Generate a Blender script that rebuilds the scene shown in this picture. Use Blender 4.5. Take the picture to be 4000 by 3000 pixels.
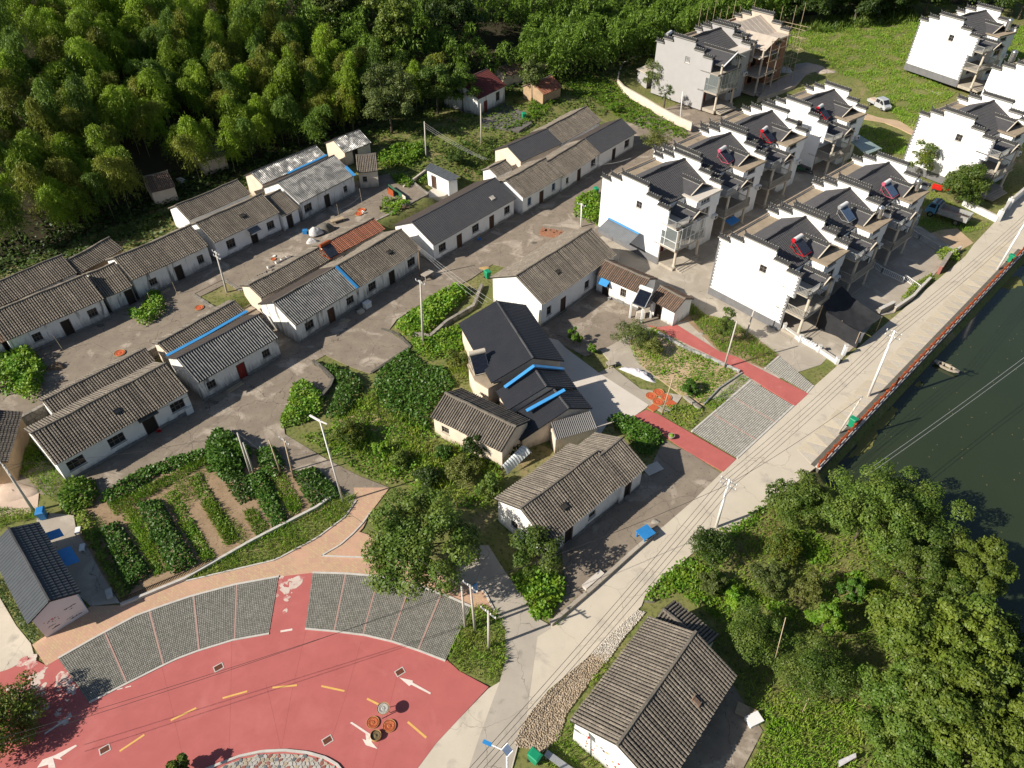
import bpy, bmesh, math, random
import numpy as np
from mathutils import Vector, Matrix

# ------------------------------------------------------------------ camera, sky, sun, exposure
for _o in list(bpy.data.objects):
    bpy.data.objects.remove(_o)
sc = bpy.context.scene
COL = sc.collection
RAD = math.radians
CAM_H, CAM_PITCH, FPX = 50.0, 42.0, 2826.0          # metres above the plaza, degrees down, focal length in photo pixels
cam_data = bpy.data.cameras.new('camera')
cam_data.sensor_fit = 'HORIZONTAL'
cam_data.sensor_width = 36.0
cam_data.lens = 36.0 * FPX / 4000.0
cam_data.clip_start = 0.5
cam_data.clip_end = 1500.0
cam = bpy.data.objects.new('camera', cam_data)
cam.location = (0, 0, CAM_H)
cam.rotation_euler = (RAD(90 - CAM_PITCH), 0, 0)
COL.objects.link(cam)
sc.camera = cam

SUN_EL, SUN_AZ = 33.0, 22.5                          # elevation; compass of the shadows measured from +X towards +Y
ldir = Vector((math.cos(RAD(SUN_AZ)) * math.cos(RAD(SUN_EL)), math.sin(RAD(SUN_AZ)) * math.cos(RAD(SUN_EL)), -math.sin(RAD(SUN_EL))))
world = bpy.data.worlds.new('World')
sc.world = world
world.use_nodes = True
wn = world.node_tree
sky = wn.nodes.new('ShaderNodeTexSky')
sky.sky_type = 'NISHITA'
sky.sun_disc = False
sky.sun_elevation = RAD(SUN_EL)
sky.sun_rotation = math.atan2(-ldir.x, -ldir.y)
wn.links.new(sky.outputs[0], wn.nodes['Background'].inputs[0])
wn.nodes['Background'].inputs[1].default_value = 0.058
sun_data = bpy.data.lights.new('sun', 'SUN')
sun_data.energy = 4.9
sun_data.angle = RAD(0.53)
sun_data.color = (1.0, 0.92, 0.80)
sun = bpy.data.objects.new('sun', sun_data)
sun.rotation_euler = ldir.to_track_quat('-Z', 'Y').to_euler()
sun.location = (-60, -20, 80)
COL.objects.link(sun)
sc.view_settings.view_transform = 'Standard'
sc.view_settings.look = 'None'
sc.view_settings.exposure = 0.6
sc.view_settings.gamma = 1.0
sc.view_settings.use_curve_mapping = False
sc.render.engine = 'CYCLES'
sc.cycles.max_bounces = 5
sc.cycles.diffuse_bounces = 3
sc.cycles.transparent_max_bounces = 4
sc.cycles.use_denoising = True

rnd = random.Random(11)
nrg = np.random.default_rng(5)

# ------------------------------------------------------------------ survey: photo reading -> place on the ground
OFF = [(0, 0), (1300, 0), (2600, 0), (0, 950), (1300, 950), (2600, 950), (0, 1950), (1300, 1950), (2600, 1950)]
_cp, _sp = math.cos(RAD(CAM_PITCH)), math.sin(RAD(CAM_PITCH))
def at(x, y, z=0.0):
    a, b = (x - 2000) / FPX, (1500 - y) / FPX
    t = (z - CAM_H) / (-_sp + b * _cp)
    return (a * t, (_cp + b * _sp) * t, z)
def q(r, x, y, z=0.0):                               # reading on survey tile r (1..9)
    o = OFF[r - 1]
    return at(o[0] + x / 1.58, o[1] + y / 1.58, z)
def z2(x, y, z=0.0): return at(2700 + x / 2.765, 700 + y / 2.765, z)
def z3(x, y, z=0.0): return at(2200 + x / 2.765, 450 + y / 2.765, z)
def z4(x, y, z=0.0): return at(3300 + x / 3.16, 300 + y / 3.16, z)
def ql(r, pts, z=0.0): return [q(r, x, y, z)[:2] for x, y in pts]
US, UT = Vector((0.643, 0.766)), Vector((-0.766, 0.643))   # along the house rows / up the slope behind them
def st(s, t, z=0.0): return (US.x * s + UT.x * t, US.y * s + UT.y * t, z)
def to_st(x, y): return (x * US.x + y * US.y, x * UT.x + y * UT.y)
def sstep(a, b, x):
    x = min(1, max(0, (x - a) / (b - a)))
    return x * x * (3 - 2 * x)

# ------------------------------------------------------------------ mesh and object helpers
class MB:
    def __init__(s):
        s.v, s.f, s.m = [], [], []
    def add(s, vs, fs, mi=0):
        n = len(s.v)
        s.v.extend([tuple(p) for p in vs])
        s.f.extend([tuple(i + n for i in f) for f in fs])
        s.m.extend([mi] * len(fs))
        return s
    def quad(s, a, b, c, d, mi=0):
        return s.add([a, b, c, d], [(0, 1, 2, 3)], mi)
    def box(s, x0, x1, y0, y1, z0, z1, mi=0, top=None):
        vs = [(x0, y0, z0), (x1, y0, z0), (x1, y1, z0), (x0, y1, z0), (x0, y0, z1), (x1, y0, z1), (x1, y1, z1), (x0, y1, z1)]
        fs = [(0, 3, 2, 1), (0, 1, 5, 4), (1, 2, 6, 5), (2, 3, 7, 6), (3, 0, 4, 7)]
        s.add(vs, fs, mi)
        n = len(s.v) - 8
        s.f.append((n + 4, n + 5, n + 6, n + 7)); s.m.append(mi if top is None else top)
        return s
    def bar(s, a, b, w, h=None, mi=0):               # square bar between two points
        a, b = Vector(a), Vector(b)
        d = (b - a)
        if d.length < 1e-6: return s
        d.normalize()
        up = Vector((0, 0, 1)) if abs(d.z) < .95 else Vector((1, 0, 0))
        x = d.cross(up).normalized() * (w / 2)
        y = x.cross(d).normalized() * ((h or w) / 2)
        vs = [a - x - y, a + x - y, a + x + y, a - x + y, b - x - y, b + x - y, b + x + y, b - x + y]
        return s.add(vs, [(0, 1, 2, 3), (7, 6, 5, 4), (0, 4, 5, 1), (1, 5, 6, 2), (2, 6, 7, 3), (3, 7, 4, 0)], mi)
    def tube(s, pts, r0, r1=None, n=8, mi=0, cap=True):
        r1 = r0 if r1 is None else r1
        pts = [Vector(p) for p in pts]
        rings = []
        for i, p in enumerate(pts):
            d = (pts[min(i + 1, len(pts) - 1)] - pts[max(i - 1, 0)])
            d = d.normalized() if d.length > 1e-9 else Vector((0, 0, 1))
            up = Vector((0, 0, 1)) if abs(d.z) < .9 else Vector((1, 0, 0))
            x = d.cross(up).normalized(); y = x.cross(d).normalized()
            r = r0 + (r1 - r0) * i / max(1, len(pts) - 1)
            rings.append([p + x * r * math.cos(2 * math.pi * k / n) + y * r * math.sin(2 * math.pi * k / n) for k in range(n)])
        vs = [p for rg in rings for p in rg]
        fs = []
        for i in range(len(rings) - 1):
            for k in range(n):
                fs.append((i * n + k, i * n + (k + 1) % n, (i + 1) * n + (k + 1) % n, (i + 1) * n + k))
        if cap:
            fs.append(tuple(range(n - 1, -1, -1))); fs.append(tuple((len(rings) - 1) * n + k for k in range(n)))
        return s.add(vs, fs, mi)
    def lathe(s, prof, n=14, c=(0, 0, 0), mi=0):     # prof: (radius, z)
        vs = [(c[0] + r * math.cos(2 * math.pi * k / n), c[1] + r * math.sin(2 * math.pi * k / n), c[2] + z) for r, z in prof for k in range(n)]
        fs = []
        for i in range(len(prof) - 1):
            for k in range(n):
                fs.append((i * n + k, i * n + (k + 1) % n, (i + 1) * n + (k + 1) % n, (i + 1) * n + k))
        fs.append(tuple(range(n - 1, -1, -1))); fs.append(tuple((len(prof) - 1) * n + k for k in range(n)))
        return s.add(vs, fs, mi)
    def prism(s, poly, z0, z1, mi=0, top=None):      # poly: xy list
        poly = ccw(poly)
        n = len(poly)
        vs = [(x, y, z0) for x, y in poly] + [(x, y, z1) for x, y in poly]
        s.add(vs, [(i, (i + 1) % n, n + (i + 1) % n, n + i) for i in range(n)], mi)
        k = len(s.v) - 2 * n
        s.f.append(tuple(k + n + i for i in range(n))); s.m.append(mi if top is None else top)
        return s
    def slab(s, poly3, thick, mi=0):                 # polygon of 3-D points thickened downwards
        n = len(poly3)
        top = [Vector(p) for p in poly3]
        bot = [p - Vector((0, 0, thick)) for p in top]
        s.add(top + bot, [tuple(range(n)), tuple(range(2 * n - 1, n - 1, -1))] + [(i, n + i, n + (i + 1) % n, (i + 1) % n) for i in range(n)], mi)
        return s
    def mesh(s, name, mats, smooth=False):
        me = bpy.data.meshes.new(name)
        me.from_pydata(s.v, [], s.f)
        mats = mats if isinstance(mats, (list, tuple)) else [mats]
        for m in mats: me.materials.append(MT[m] if isinstance(m, str) else m)
        if len(mats) > 1: me.polygons.foreach_set('material_index', s.m)
        if smooth: me.polygons.foreach_set('use_smooth', [True] * len(s.f))
        me.update()
        return me
    def build(s, name, mats, parent=None, loc=(0, 0, 0), rot=(0, 0, 0), smooth=False):
        return put(name, s.mesh(name, mats, smooth), parent, loc, rot)

def ccw(poly):
    a = sum(poly[i][0] * poly[(i + 1) % len(poly)][1] - poly[(i + 1) % len(poly)][0] * poly[i][1] for i in range(len(poly)))
    return [tuple(p[:2]) for p in poly] if a > 0 else [tuple(p[:2]) for p in poly][::-1]
def put(name, me, parent=None, loc=(0, 0, 0), rot=(0, 0, 0)):
    o = bpy.data.objects.new(name, me)
    COL.objects.link(o)
    if parent is not None: o.parent = parent
    o.location = loc
    o.rotation_euler = rot
    return o
def tag(o, label, cat, group=None, kind=None):
    o['label'] = label; o['category'] = cat
    if group: o['group'] = group
    if kind: o['kind'] = kind
    return o
def thing(name, label, cat, loc=(0, 0, 0), rz=0.0, group=None):
    o = bpy.data.objects.new(name, None)
    o.empty_display_size = .3
    COL.objects.link(o)
    o.location = loc; o.rotation_euler = (0, 0, rz)
    return tag(o, label, cat, group)
def copy_tree(o, parent=None):
    c = o.copy(); COL.objects.link(c); c.parent = parent
    for ch in list(o.children): copy_tree(ch, c)
    return c
def struct(o):
    o['kind'] = 'structure'; return o
def np_mesh(name, V, Q, mats, mi=None, smooth=False):
    V = np.asarray(V, dtype=np.float32); Q = np.asarray(Q, dtype=np.int32)
    k = Q.shape[1]
    me = bpy.data.meshes.new(name)
    me.vertices.add(len(V)); me.vertices.foreach_set('co', V.ravel())
    me.loops.add(Q.size); me.loops.foreach_set('vertex_index', Q.ravel())
    me.polygons.add(len(Q))
    me.polygons.foreach_set('loop_start', np.arange(0, Q.size, k, dtype=np.int32))
    me.polygons.foreach_set('loop_total', np.full(len(Q), k, dtype=np.int32))
    for m in (mats if isinstance(mats, (list, tuple)) else [mats]): me.materials.append(MT[m])
    if mi is not None: me.polygons.foreach_set('material_index', np.asarray(mi, dtype=np.int32))
    me.polygons.foreach_set('use_smooth', np.full(len(Q), bool(smooth)))
    me.update(calc_edges=True)
    me.validate()
    return me

# ------------------------------------------------------------------ materials
MT = {}
def _mix(nt, f, a, b, blend='MIX'):
    n = nt.nodes.new('ShaderNodeMix'); n.data_type = 'RGBA'; n.blend_type = blend; n.clamp_result = False
    for sock, val in ((n.inputs[0], f), (n.inputs[6], a), (n.inputs[7], b)):
        if hasattr(val, 'is_linked'): nt.links.new(val, sock)
        elif isinstance(val, (int, float)): sock.default_value = val
        else: sock.default_value = (*val, 1)
    return n.outputs[2]
def _noise(nt, vec, scale, detail=6, rough=.6, dist=0.0):
    n = nt.nodes.new('ShaderNodeTexNoise')
    n.inputs['Scale'].default_value = scale; n.inputs['Detail'].default_value = detail
    n.inputs['Roughness'].default_value = rough; n.inputs['Distortion'].default_value = dist
    nt.links.new(vec, n.inputs['Vector'])
    return n.outputs['Fac']
def _ramp(nt, fac, lo, hi):
    n = nt.nodes.new('ShaderNodeMapRange')
    n.inputs['From Min'].default_value = lo; n.inputs['From Max'].default_value = hi
    nt.links.new(fac, n.inputs['Value'])
    return n.outputs[0]
def mat(name, c, c2=None, scale=2.0, rough=.85, spec=.25, metal=0.0, big=None, fine=None, bump=0.0, bscale=30.0, rand=0.0, isl=0.0, coord='W', emit=None, alpha=1.0, trans=0.0, low=None, stretch=None, crack=None, rvar=0.0):
    """c/c2 mixed by noise; big=(colour, scale, lo, hi) stains; fine=(colour, scale, lo, hi) speckle; rand/isl value jitter per object / per piece;
    low=(colour, z0, z1): splashed dirt fading in below z1 (object height)"""
    m = bpy.data.materials.new(name); m.use_nodes = True
    nt = m.node_tree; b = nt.nodes['Principled BSDF']
    if coord == 'W':
        vec = nt.nodes.new('ShaderNodeNewGeometry').outputs['Position']
    else:
        vec = nt.nodes.new('ShaderNodeTexCoord').outputs['Object']
    if stretch:
        mp = nt.nodes.new('ShaderNodeMapping'); mp.inputs['Scale'].default_value = stretch
        nt.links.new(vec, mp.inputs['Vector']); svec = mp.outputs[0]
    else:
        svec = vec
    col = c
    if c2 is not None:
        col = _mix(nt, _ramp(nt, _noise(nt, vec, scale), .3, .7), c, c2)
    if big:
        col = _mix(nt, _ramp(nt, _noise(nt, svec, big[1], 7, .62, .6), big[2], big[3]), col, big[0])
    if fine:
        col = _mix(nt, _ramp(nt, _noise(nt, vec, fine[1], 3, .6), fine[2], fine[3]), col, fine[0])
    if crack:
        wv = nt.nodes.new('ShaderNodeVectorMath'); wv.operation = 'ADD'
        nz = nt.nodes.new('ShaderNodeTexNoise'); nz.inputs['Scale'].default_value = .9; nz.inputs['Detail'].default_value = 5
        nt.links.new(vec, nz.inputs['Vector']); nt.links.new(vec, wv.inputs[0]); nt.links.new(nz.outputs['Color'], wv.inputs[1])
        vo = nt.nodes.new('ShaderNodeTexVoronoi'); vo.feature = 'DISTANCE_TO_EDGE'; vo.inputs['Scale'].default_value = crack[1]
        nt.links.new(wv.outputs[0], vo.inputs['Vector'])
        col = _mix(nt, _ramp(nt, vo.outputs['Distance'], crack[2], crack[2] * .3), col, crack[0])
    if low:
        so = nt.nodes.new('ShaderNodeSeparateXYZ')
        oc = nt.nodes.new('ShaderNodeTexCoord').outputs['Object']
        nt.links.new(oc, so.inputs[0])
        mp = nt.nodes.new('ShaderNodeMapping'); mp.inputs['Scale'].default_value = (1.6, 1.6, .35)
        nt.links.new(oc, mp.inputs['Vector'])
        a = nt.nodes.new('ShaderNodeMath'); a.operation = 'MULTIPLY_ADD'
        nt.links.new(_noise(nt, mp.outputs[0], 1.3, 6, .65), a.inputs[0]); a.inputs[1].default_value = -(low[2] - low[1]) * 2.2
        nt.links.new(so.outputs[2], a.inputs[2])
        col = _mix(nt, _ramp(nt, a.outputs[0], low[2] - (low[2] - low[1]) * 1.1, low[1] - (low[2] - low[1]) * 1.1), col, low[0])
    if rand or isl:
        hs = nt.nodes.new('ShaderNodeHueSaturation')
        src = nt.nodes.new('ShaderNodeObjectInfo').outputs['Random'] if rand else nt.nodes.new('ShaderNodeNewGeometry').outputs['Random Per Island']
        k = rand or isl
        mr = nt.nodes.new('ShaderNodeMapRange'); mr.inputs['To Min'].default_value = 1 - k; mr.inputs['To Max'].default_value = 1 + k
        nt.links.new(src, mr.inputs['Value']); nt.links.new(mr.outputs[0], hs.inputs['Value'])
        if hasattr(col, 'is_linked'): nt.links.new(col, hs.inputs['Color'])
        else: hs.inputs['Color'].default_value = (*col, 1)
        col = hs.outputs[0]
    if hasattr(col, 'is_linked'): nt.links.new(col, b.inputs['Base Color'])
    else: b.inputs['Base Color'].default_value = (*col, 1)
    b.inputs['Roughness'].default_value = rough
    if rvar:
        rm = nt.nodes.new('ShaderNodeMapRange'); rm.inputs['From Min'].default_value = .35; rm.inputs['From Max'].default_value = .65; rm.inputs['To Min'].default_value = rough - rvar * .4; rm.inputs['To Max'].default_value = rough + rvar
        nt.links.new(_noise(nt, vec, 1.1, 4, .6, .5), rm.inputs['Value']); nt.links.new(rm.outputs[0], b.inputs['Roughness'])
    b.inputs['Specular IOR Level'].default_value = spec
    b.inputs['Metallic'].default_value = metal
    if trans: b.inputs['Transmission Weight'].default_value = trans
    if alpha < 1: b.inputs['Alpha'].default_value = alpha
    if bump:
        bn = nt.nodes.new('ShaderNodeBump'); bn.inputs['Strength'].default_value = bump; bn.inputs['Distance'].default_value = .03
        nt.links.new(_noise(nt, vec, bscale, 5, .65), bn.inputs['Height']); nt.links.new(bn.outputs[0], b.inputs['Normal'])
    MT[name] = m
    return m
def leafmat(name, ca, cb, cc, trans=.28, rough=.5, nscale=.5):
    m = bpy.data.materials.new(name); m.use_nodes = True
    nt = m.node_tree; b = nt.nodes['Principled BSDF']; out = nt.nodes['Material Output']
    geo = nt.nodes.new('ShaderNodeNewGeometry')
    oi = nt.nodes.new('ShaderNodeObjectInfo')
    col = _mix(nt, geo.outputs['Random Per Island'], ca, cb)
    col = _mix(nt, _ramp(nt, _noise(nt, geo.outputs['Position'], nscale, 4), .42, .68), col, cc)
    hs = nt.nodes.new('ShaderNodeHueSaturation')
    mr = nt.nodes.new('ShaderNodeMapRange'); mr.inputs['To Min'].default_value = .78; mr.inputs['To Max'].default_value = 1.2
    nt.links.new(oi.outputs['Random'], mr.inputs['Value']); nt.links.new(mr.outputs[0], hs.inputs['Value']); nt.links.new(col, hs.inputs['Color'])
    col = hs.outputs[0]
    nt.links.new(col, b.inputs['Base Color'])
    b.inputs['Roughness'].default_value = rough; b.inputs['Specular IOR Level'].default_value = .3
    tr = nt.nodes.new('ShaderNodeBsdfTranslucent'); nt.links.new(col, tr.inputs[0])
    mx = nt.nodes.new('ShaderNodeMixShader'); mx.inputs[0].default_value = trans
    nt.links.new(b.outputs[0], mx.inputs[1]); nt.links.new(tr.outputs[0], mx.inputs[2]); nt.links.new(mx.outputs[0], out.inputs[0])
    MT[name] = m

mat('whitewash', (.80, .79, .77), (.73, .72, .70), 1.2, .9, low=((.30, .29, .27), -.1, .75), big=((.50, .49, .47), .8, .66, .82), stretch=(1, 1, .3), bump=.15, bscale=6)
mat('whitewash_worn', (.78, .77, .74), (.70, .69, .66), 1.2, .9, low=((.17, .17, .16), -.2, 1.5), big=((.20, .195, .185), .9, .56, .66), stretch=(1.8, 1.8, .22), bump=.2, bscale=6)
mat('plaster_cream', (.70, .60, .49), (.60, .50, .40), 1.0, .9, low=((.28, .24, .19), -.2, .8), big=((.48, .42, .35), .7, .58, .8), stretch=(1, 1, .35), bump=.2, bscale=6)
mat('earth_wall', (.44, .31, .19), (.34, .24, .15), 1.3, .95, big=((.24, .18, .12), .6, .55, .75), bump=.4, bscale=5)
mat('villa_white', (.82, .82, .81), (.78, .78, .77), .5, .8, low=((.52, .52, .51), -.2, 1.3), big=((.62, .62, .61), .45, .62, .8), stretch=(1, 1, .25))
mat('villa_grey', (.37, .36, .36), (.335, .33, .33), .6, .85)
mat('plinth_grey', (.17, .17, .175), (.13, .13, .135), 1.5, .85, bump=.2, bscale=8)
mat('stone_plinth', (.24, .235, .22), (.14, .135, .125), 3.0, .9, bump=.5, bscale=7, isl=.25)
mat('roof_under', (.045, .04, .035), (.06, .055, .048), 3.0, .95)
mat('tile_grey', (.205, .178, .146), (.135, .118, .098), 2.6, .92, big=((.295, .258, .208), 1.1, .5, .8), fine=((.05, .047, .043), 9, .60, .68), rand=.16, bump=.5, bscale=18)
mat('tile_grey_mass', (.215, .186, .150), (.14, .122, .10), 1.8, .92, big=((.305, .265, .212), 1.1, .5, .8), fine=((.055, .05, .046), 9, .58, .68), isl=.16, bump=.5, bscale=18)
mat('tile_warm', (.25, .165, .115), (.15, .115, .09), 2.8, .92, big=((.36, .19, .12), 4.5, .52, .68), fine=((.07, .06, .05), 12, .58, .7), isl=.22, bump=.5, bscale=18)
mat('tile_red', (.36, .15, .09), (.28, .11, .07), 2.5, .9, big=((.20, .11, .08), 1.2, .56, .68), fine=((.12, .08, .06), 10, .62, .72), isl=.25, bump=.4, bscale=18)
mat('tile_maroon', (.13, .035, .032), (.10, .028, .026), 2.0, .7, isl=.15)
mat('tile_dark', (.070, .070, .074), (.052, .052, .056), 1.5, .42, .4, isl=.25, big=((.075, .072, .07), .8, .5, .75))
mat('tile_villa', (.075, .073, .076), (.056, .055, .058), 1.5, .5, .35, isl=.2)
mat('tile_dark_back', (.075, .062, .053), (.06, .05, .045), 1.0, .7, .2, isl=.12)
mat('sheet_glossy', (.045, .048, .05), (.075, .08, .078), 1.3, .40, .55, big=((.16, .16, .15), .6, .6, .8), rvar=.30)
mat('sheet_grey', (.17, .18, .19), (.13, .14, .15), 1.0, .5, .4)
mat('tile_slate', (.068, .078, .088), (.052, .060, .070), 1.5, .65, .2, isl=.25)
mat('coping_dark', (.065, .065, .066), (.045, .045, .045), 3, .55, .3)
mat('coping_light', (.42, .41, .38), (.26, .255, .235), 8, .6, .3)
mat('black_panel', (.022, .024, .030), (.030, .031, .036), .7, .38, .45, big=((.055, .053, .05), 1.5, .62, .8))
mat('blue_flash', (.045, .27, .58), (.04, .22, .50), 1.5, .5, .4)
mat('ridge_tile', (.19, .165, .135), (.11, .10, .085), 4, .95, bump=.6, bscale=14)
mat('concrete', (.39, .345, .285), (.32, .282, .232), .5, .92, big=((.49, .44, .37), .35, .52, .7), fine=((.20, .18, .155), 7, .66, .78), bump=.15, bscale=9, crack=((0.2, 0.175, 0.14), .22, .0045))
mat('concrete_yard', (.265, .22, .172), (.195, .160, .125), .7, .95, big=((.40, .345, .28), .30, .54, .66), fine=((.11, .092, .075), 3.2, .60, .74), bump=.2, bscale=9, crack=((0.1, 0.08, 0.062), .22, .0045))
mat('concrete_light', (.55, .49, .40), (.48, .425, .345), .35, .92, big=((.36, .325, .275), .45, .57, .72), fine=((.34, .31, .265), 6, .66, .8), bump=.12, bscale=10, crack=((0.33, 0.29, 0.23), .22, .0045))
mat('concrete_lane', (.42, .375, .315), (.35, .312, .262), .5, .92, big=((.24, .22, .19), .6, .58, .72), fine=((.25, .23, .20), 6, .66, .8), bump=.12, bscale=10, crack=((0.2, 0.18, 0.15), .22, .0045))
mat('concrete_white', (.58, .53, .47), (.53, .48, .42), .6, .9, big=((.47, .42, .36), .5, .6, .75))
mat('concrete_dark', (.16, .15, .135), (.12, .112, .10), .8, .95, big=((.085, .08, .07), .7, .55, .75), bump=.2, bscale=9)
mat('pave_tri_a', (.50, .455, .38), (.43, .39, .325), 3, .92, fine=((.24, .225, .195), 22, .55, .68), rand=.08, bump=.3, bscale=25)
mat('pave_tri_b', (.53, .46, .35), (.47, .41, .315), 3, .92, rand=.08, bump=.2, bscale=25)
mat('plaza_red', (.43, .125, .115), (.385, .108, .10), .7, .85, big=((.465, .155, .14), .30, .52, .78), fine=((.37, .112, .104), 2.6, .58, .85), bump=.08, bscale=14)
mat('plaza_worn', (.60, .52, .46), (.50, .40, .34), 1.4, .9, big=((.45, .16, .15), 1.1, .50, .58))
mat('red_path', (.44, .125, .11), (.38, .105, .095), .8, .85, big=((.50, .20, .18), .5, .58, .8), bump=.08, bscale=14)
mat('paint_white', (.72, .66, .60), (.62, .53, .48), 3, .7, big=((.5, .25, .22), 2.2, .62, .72))
mat('paint_yellow', (.68, .42, .12), (.60, .36, .11), 3, .7)
mat('kerb', (.56, .53, .49), (.44, .42, .38), 2, .9, bump=.2)
mat('paver', (.275, .268, .238), (.21, .205, .182), 2, .9, isl=.2)
mat('paver_light', (.42, .405, .365), (.34, .33, .295), 2, .9, isl=.15)
mat('paver_gap', (.095, .09, .065), (.13, .122, .095), 2.5, 1.0, big=((.07, .09, .03), .5, .55, .7))
mat('joint_pink', (.42, .27, .23), (.36, .23, .20), 4, .9)
mat('joint_dark', (.30, .085, .078), None, 1, .9)
mat('soil', (.33, .235, .15), (.24, .165, .10), .9, 1.0, fine=((.15, .105, .065), 5, .55, .72), bump=.7, bscale=6)
mat('dry_soil', (.50, .37, .245), (.42, .30, .195), .7, 1.0, fine=((.31, .225, .15), 4, .58, .74), bump=.5, bscale=6)
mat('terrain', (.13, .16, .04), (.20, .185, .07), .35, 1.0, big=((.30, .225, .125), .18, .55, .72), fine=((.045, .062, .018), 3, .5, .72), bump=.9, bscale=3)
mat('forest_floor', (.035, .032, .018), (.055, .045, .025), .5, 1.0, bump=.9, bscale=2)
mat('cobble', (.36, .29, .21), (.28, .225, .165), 3, .85, isl=.22, bump=.2)
mat('cobble_bed', (.25, .19, .13), (.19, .145, .10), 2, 1.0, bump=.5, bscale=9)
mat('pebble_white', (.50, .46, .40), (.42, .385, .335), 4, .8, isl=.2)
mat('stone', (.31, .28, .235), (.22, .20, .17), 2, .92, isl=.3, bump=.5, bscale=9)
mat('stone_dark', (.13, .12, .10), (.085, .08, .068), 2, .95, isl=.3, bump=.5, bscale=9)
mat('metal_galv', (.46, .47, .47), (.40, .41, .41), 3, .42, .5, .5)
mat('steel', (.62, .62, .61), None, 1, .25, .5, .9)
mat('pole_concrete', (.50, .47, .42), (.43, .40, .36), 2, .9)
mat('pole_white', (.74, .73, .71), None, 1, .5)
mat('wood', (.22, .15, .095), (.16, .11, .07), 5, .85, bump=.3)
mat('wood_pale', (.44, .35, .24), (.36, .28, .19), 5, .85, rand=.15)
mat('wood_door', (.085, .042, .026), (.06, .032, .022), 5, .7)
mat('door_red', (.24, .026, .02), (.17, .022, .02), 4, .6)
mat('doorway_shade', (.028, .022, .018), (.04, .03, .024), 4, .7)
mat('window_frame', (.15, .13, .11), (.11, .095, .08), 5, .7)
mat('frame_white', (.72, .72, .71), None, 1, .5)
mat('frame_blue', (.10, .19, .30), None, 1, .5)
mat('glass_dark', (.018, .020, .022), (.03, .032, .033), 2, .12, .6)
mat('glass_clear', (.30, .34, .34), None, 1, .08, .6, alpha=.42)
mat('glass_green', (.28, .36, .34), (.22, .29, .28), 1, .2, .6)
mat('column', (.55, .49, .40), (.48, .43, .35), 2, .8)
mat('rail', (.38, .36, .32), (.30, .285, .25), 4, .6)
mat('bare_concrete', (.50, .43, .36), (.40, .345, .29), .8, .95, big=((.58, .51, .44), .7, .55, .75), bump=.2)
mat('brick_bare', (.33, .165, .10), (.25, .12, .075), 3, .95, fine=((.42, .33, .26), 6, .6, .72), bump=.4)
mat('flat_roof', (.36, .29, .21), (.26, .21, .15), 1.0, .95, big=((.17, .14, .10), .7, .56, .72))
mat('rust_orange', (.36, .085, .028), (.27, .06, .022), 3, .6)
mat('bin_green', (.008, .27, .13), (.01, .22, .11), 3, .45, .4)
mat('plastic_blue', (.03, .22, .52), (.025, .18, .45), 2, .45, .4)
mat('awning_blue', (.035, .20, .50), (.03, .17, .43), 2, .5, .4)
mat('solar_glass', (.016, .020, .035), (.025, .032, .05), 3, .14, .7)
mat('solar_blue', (.05, .085, .15), (.04, .065, .12), 3, .18, .7)
mat('tank_white', (.72, .71, .69), None, 1, .35)
mat('solar_red', (.45, .015, .025), None, 1, .4)
mat('solar_pink', (.46, .10, .16), None, 1, .4)
mat('solar_grey', (.40, .41, .42), None, 1, .4, .5, .4)
mat('net_black', (.020, .021, .024), (.032, .033, .037), 1.2, .9)
mat('tarp_pale', (.60, .58, .62), (.45, .43, .47), 3, .6)
mat('bamboo_tray', (.46, .29, .12), (.36, .22, .09), 6, .8)
mat('chilli', (.30, .05, .022), (.42, .11, .04), 14, .7, fine=((.58, .30, .13), 20, .55, .65), bump=.8, bscale=40)
mat('chilli_brick', (.50, .12, .05), (.42, .085, .035), 9, .8, bump=.5, bscale=40)
mat('fish', (.50, .48, .44), (.30, .28, .25), 20, .5, fine=((.10, .095, .085), 30, .55, .62), bump=.8, bscale=40)
mat('herb', (.10, .075, .04), (.17, .13, .07), 18, .9, bump=.8, bscale=30)
mat('rubber', (.018, .018, .019), (.035, .034, .032), 4, .85)
mat('van_silver', (.55, .57, .60), None, 1, .32, .5, .35)
mat('truck_blue', (.09, .26, .40), (.075, .22, .34), 2, .5, .4, big=((.20, .26, .29), 1.6, .55, .75))
mat('truck_grey', (.33, .34, .33), (.24, .25, .245), 2, .6, .3, big=((.36, .27, .20), 1.2, .52, .68))
mat('truck_bed', (.42, .19, .09), (.50, .40, .32), 1.5, .85)
mat('red_plastic', (.50, .02, .015), None, 1, .4)
mat('cart_green', (.035, .11, .06), (.05, .13, .08), 3, .6)
mat('boat_wood', (.40, .35, .28), (.31, .27, .215), 3, .85)
mat('boat_in', (.19, .155, .075), (.13, .11, .05), 4, .9)
mat('wire', (.035, .035, .037), None, 1, .7)
mat('wire_pale', (.36, .36, .36), None, 1, .6)
mat('trash', (.66, .65, .63), (.36, .35, .36), 5, .7, fine=((.18, .19, .23), 6, .58, .66))
mat('sand', (.42, .36, .30), (.36, .30, .25), 2, 1.0, bump=.5, bscale=14)
mat('sand_pink', (.55, .43, .34), (.48, .37, .29), 1.2, 1.0, bump=.6, bscale=4)
mat('mural_ink', (.05, .048, .05), (.12, .11, .11), 6, .9)
mat('mural_red', (.55, .06, .05), None, 1, .9)
mat('mural_tan', (.55, .36, .22), None, 1, .9)
mat('mural_base', (.80, .75, .75), (.74, .69, .70), .8, .9)
mat('bark', (.13, .105, .08), (.085, .07, .055), 4, .95, bump=.6, bscale=14)
mat('bark_pale', (.30, .28, .24), (.22, .205, .175), 4, .95, bump=.4, bscale=14)
mat('culm', (.17, .19, .085), (.24, .23, .13), 1.5, .6)
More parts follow.
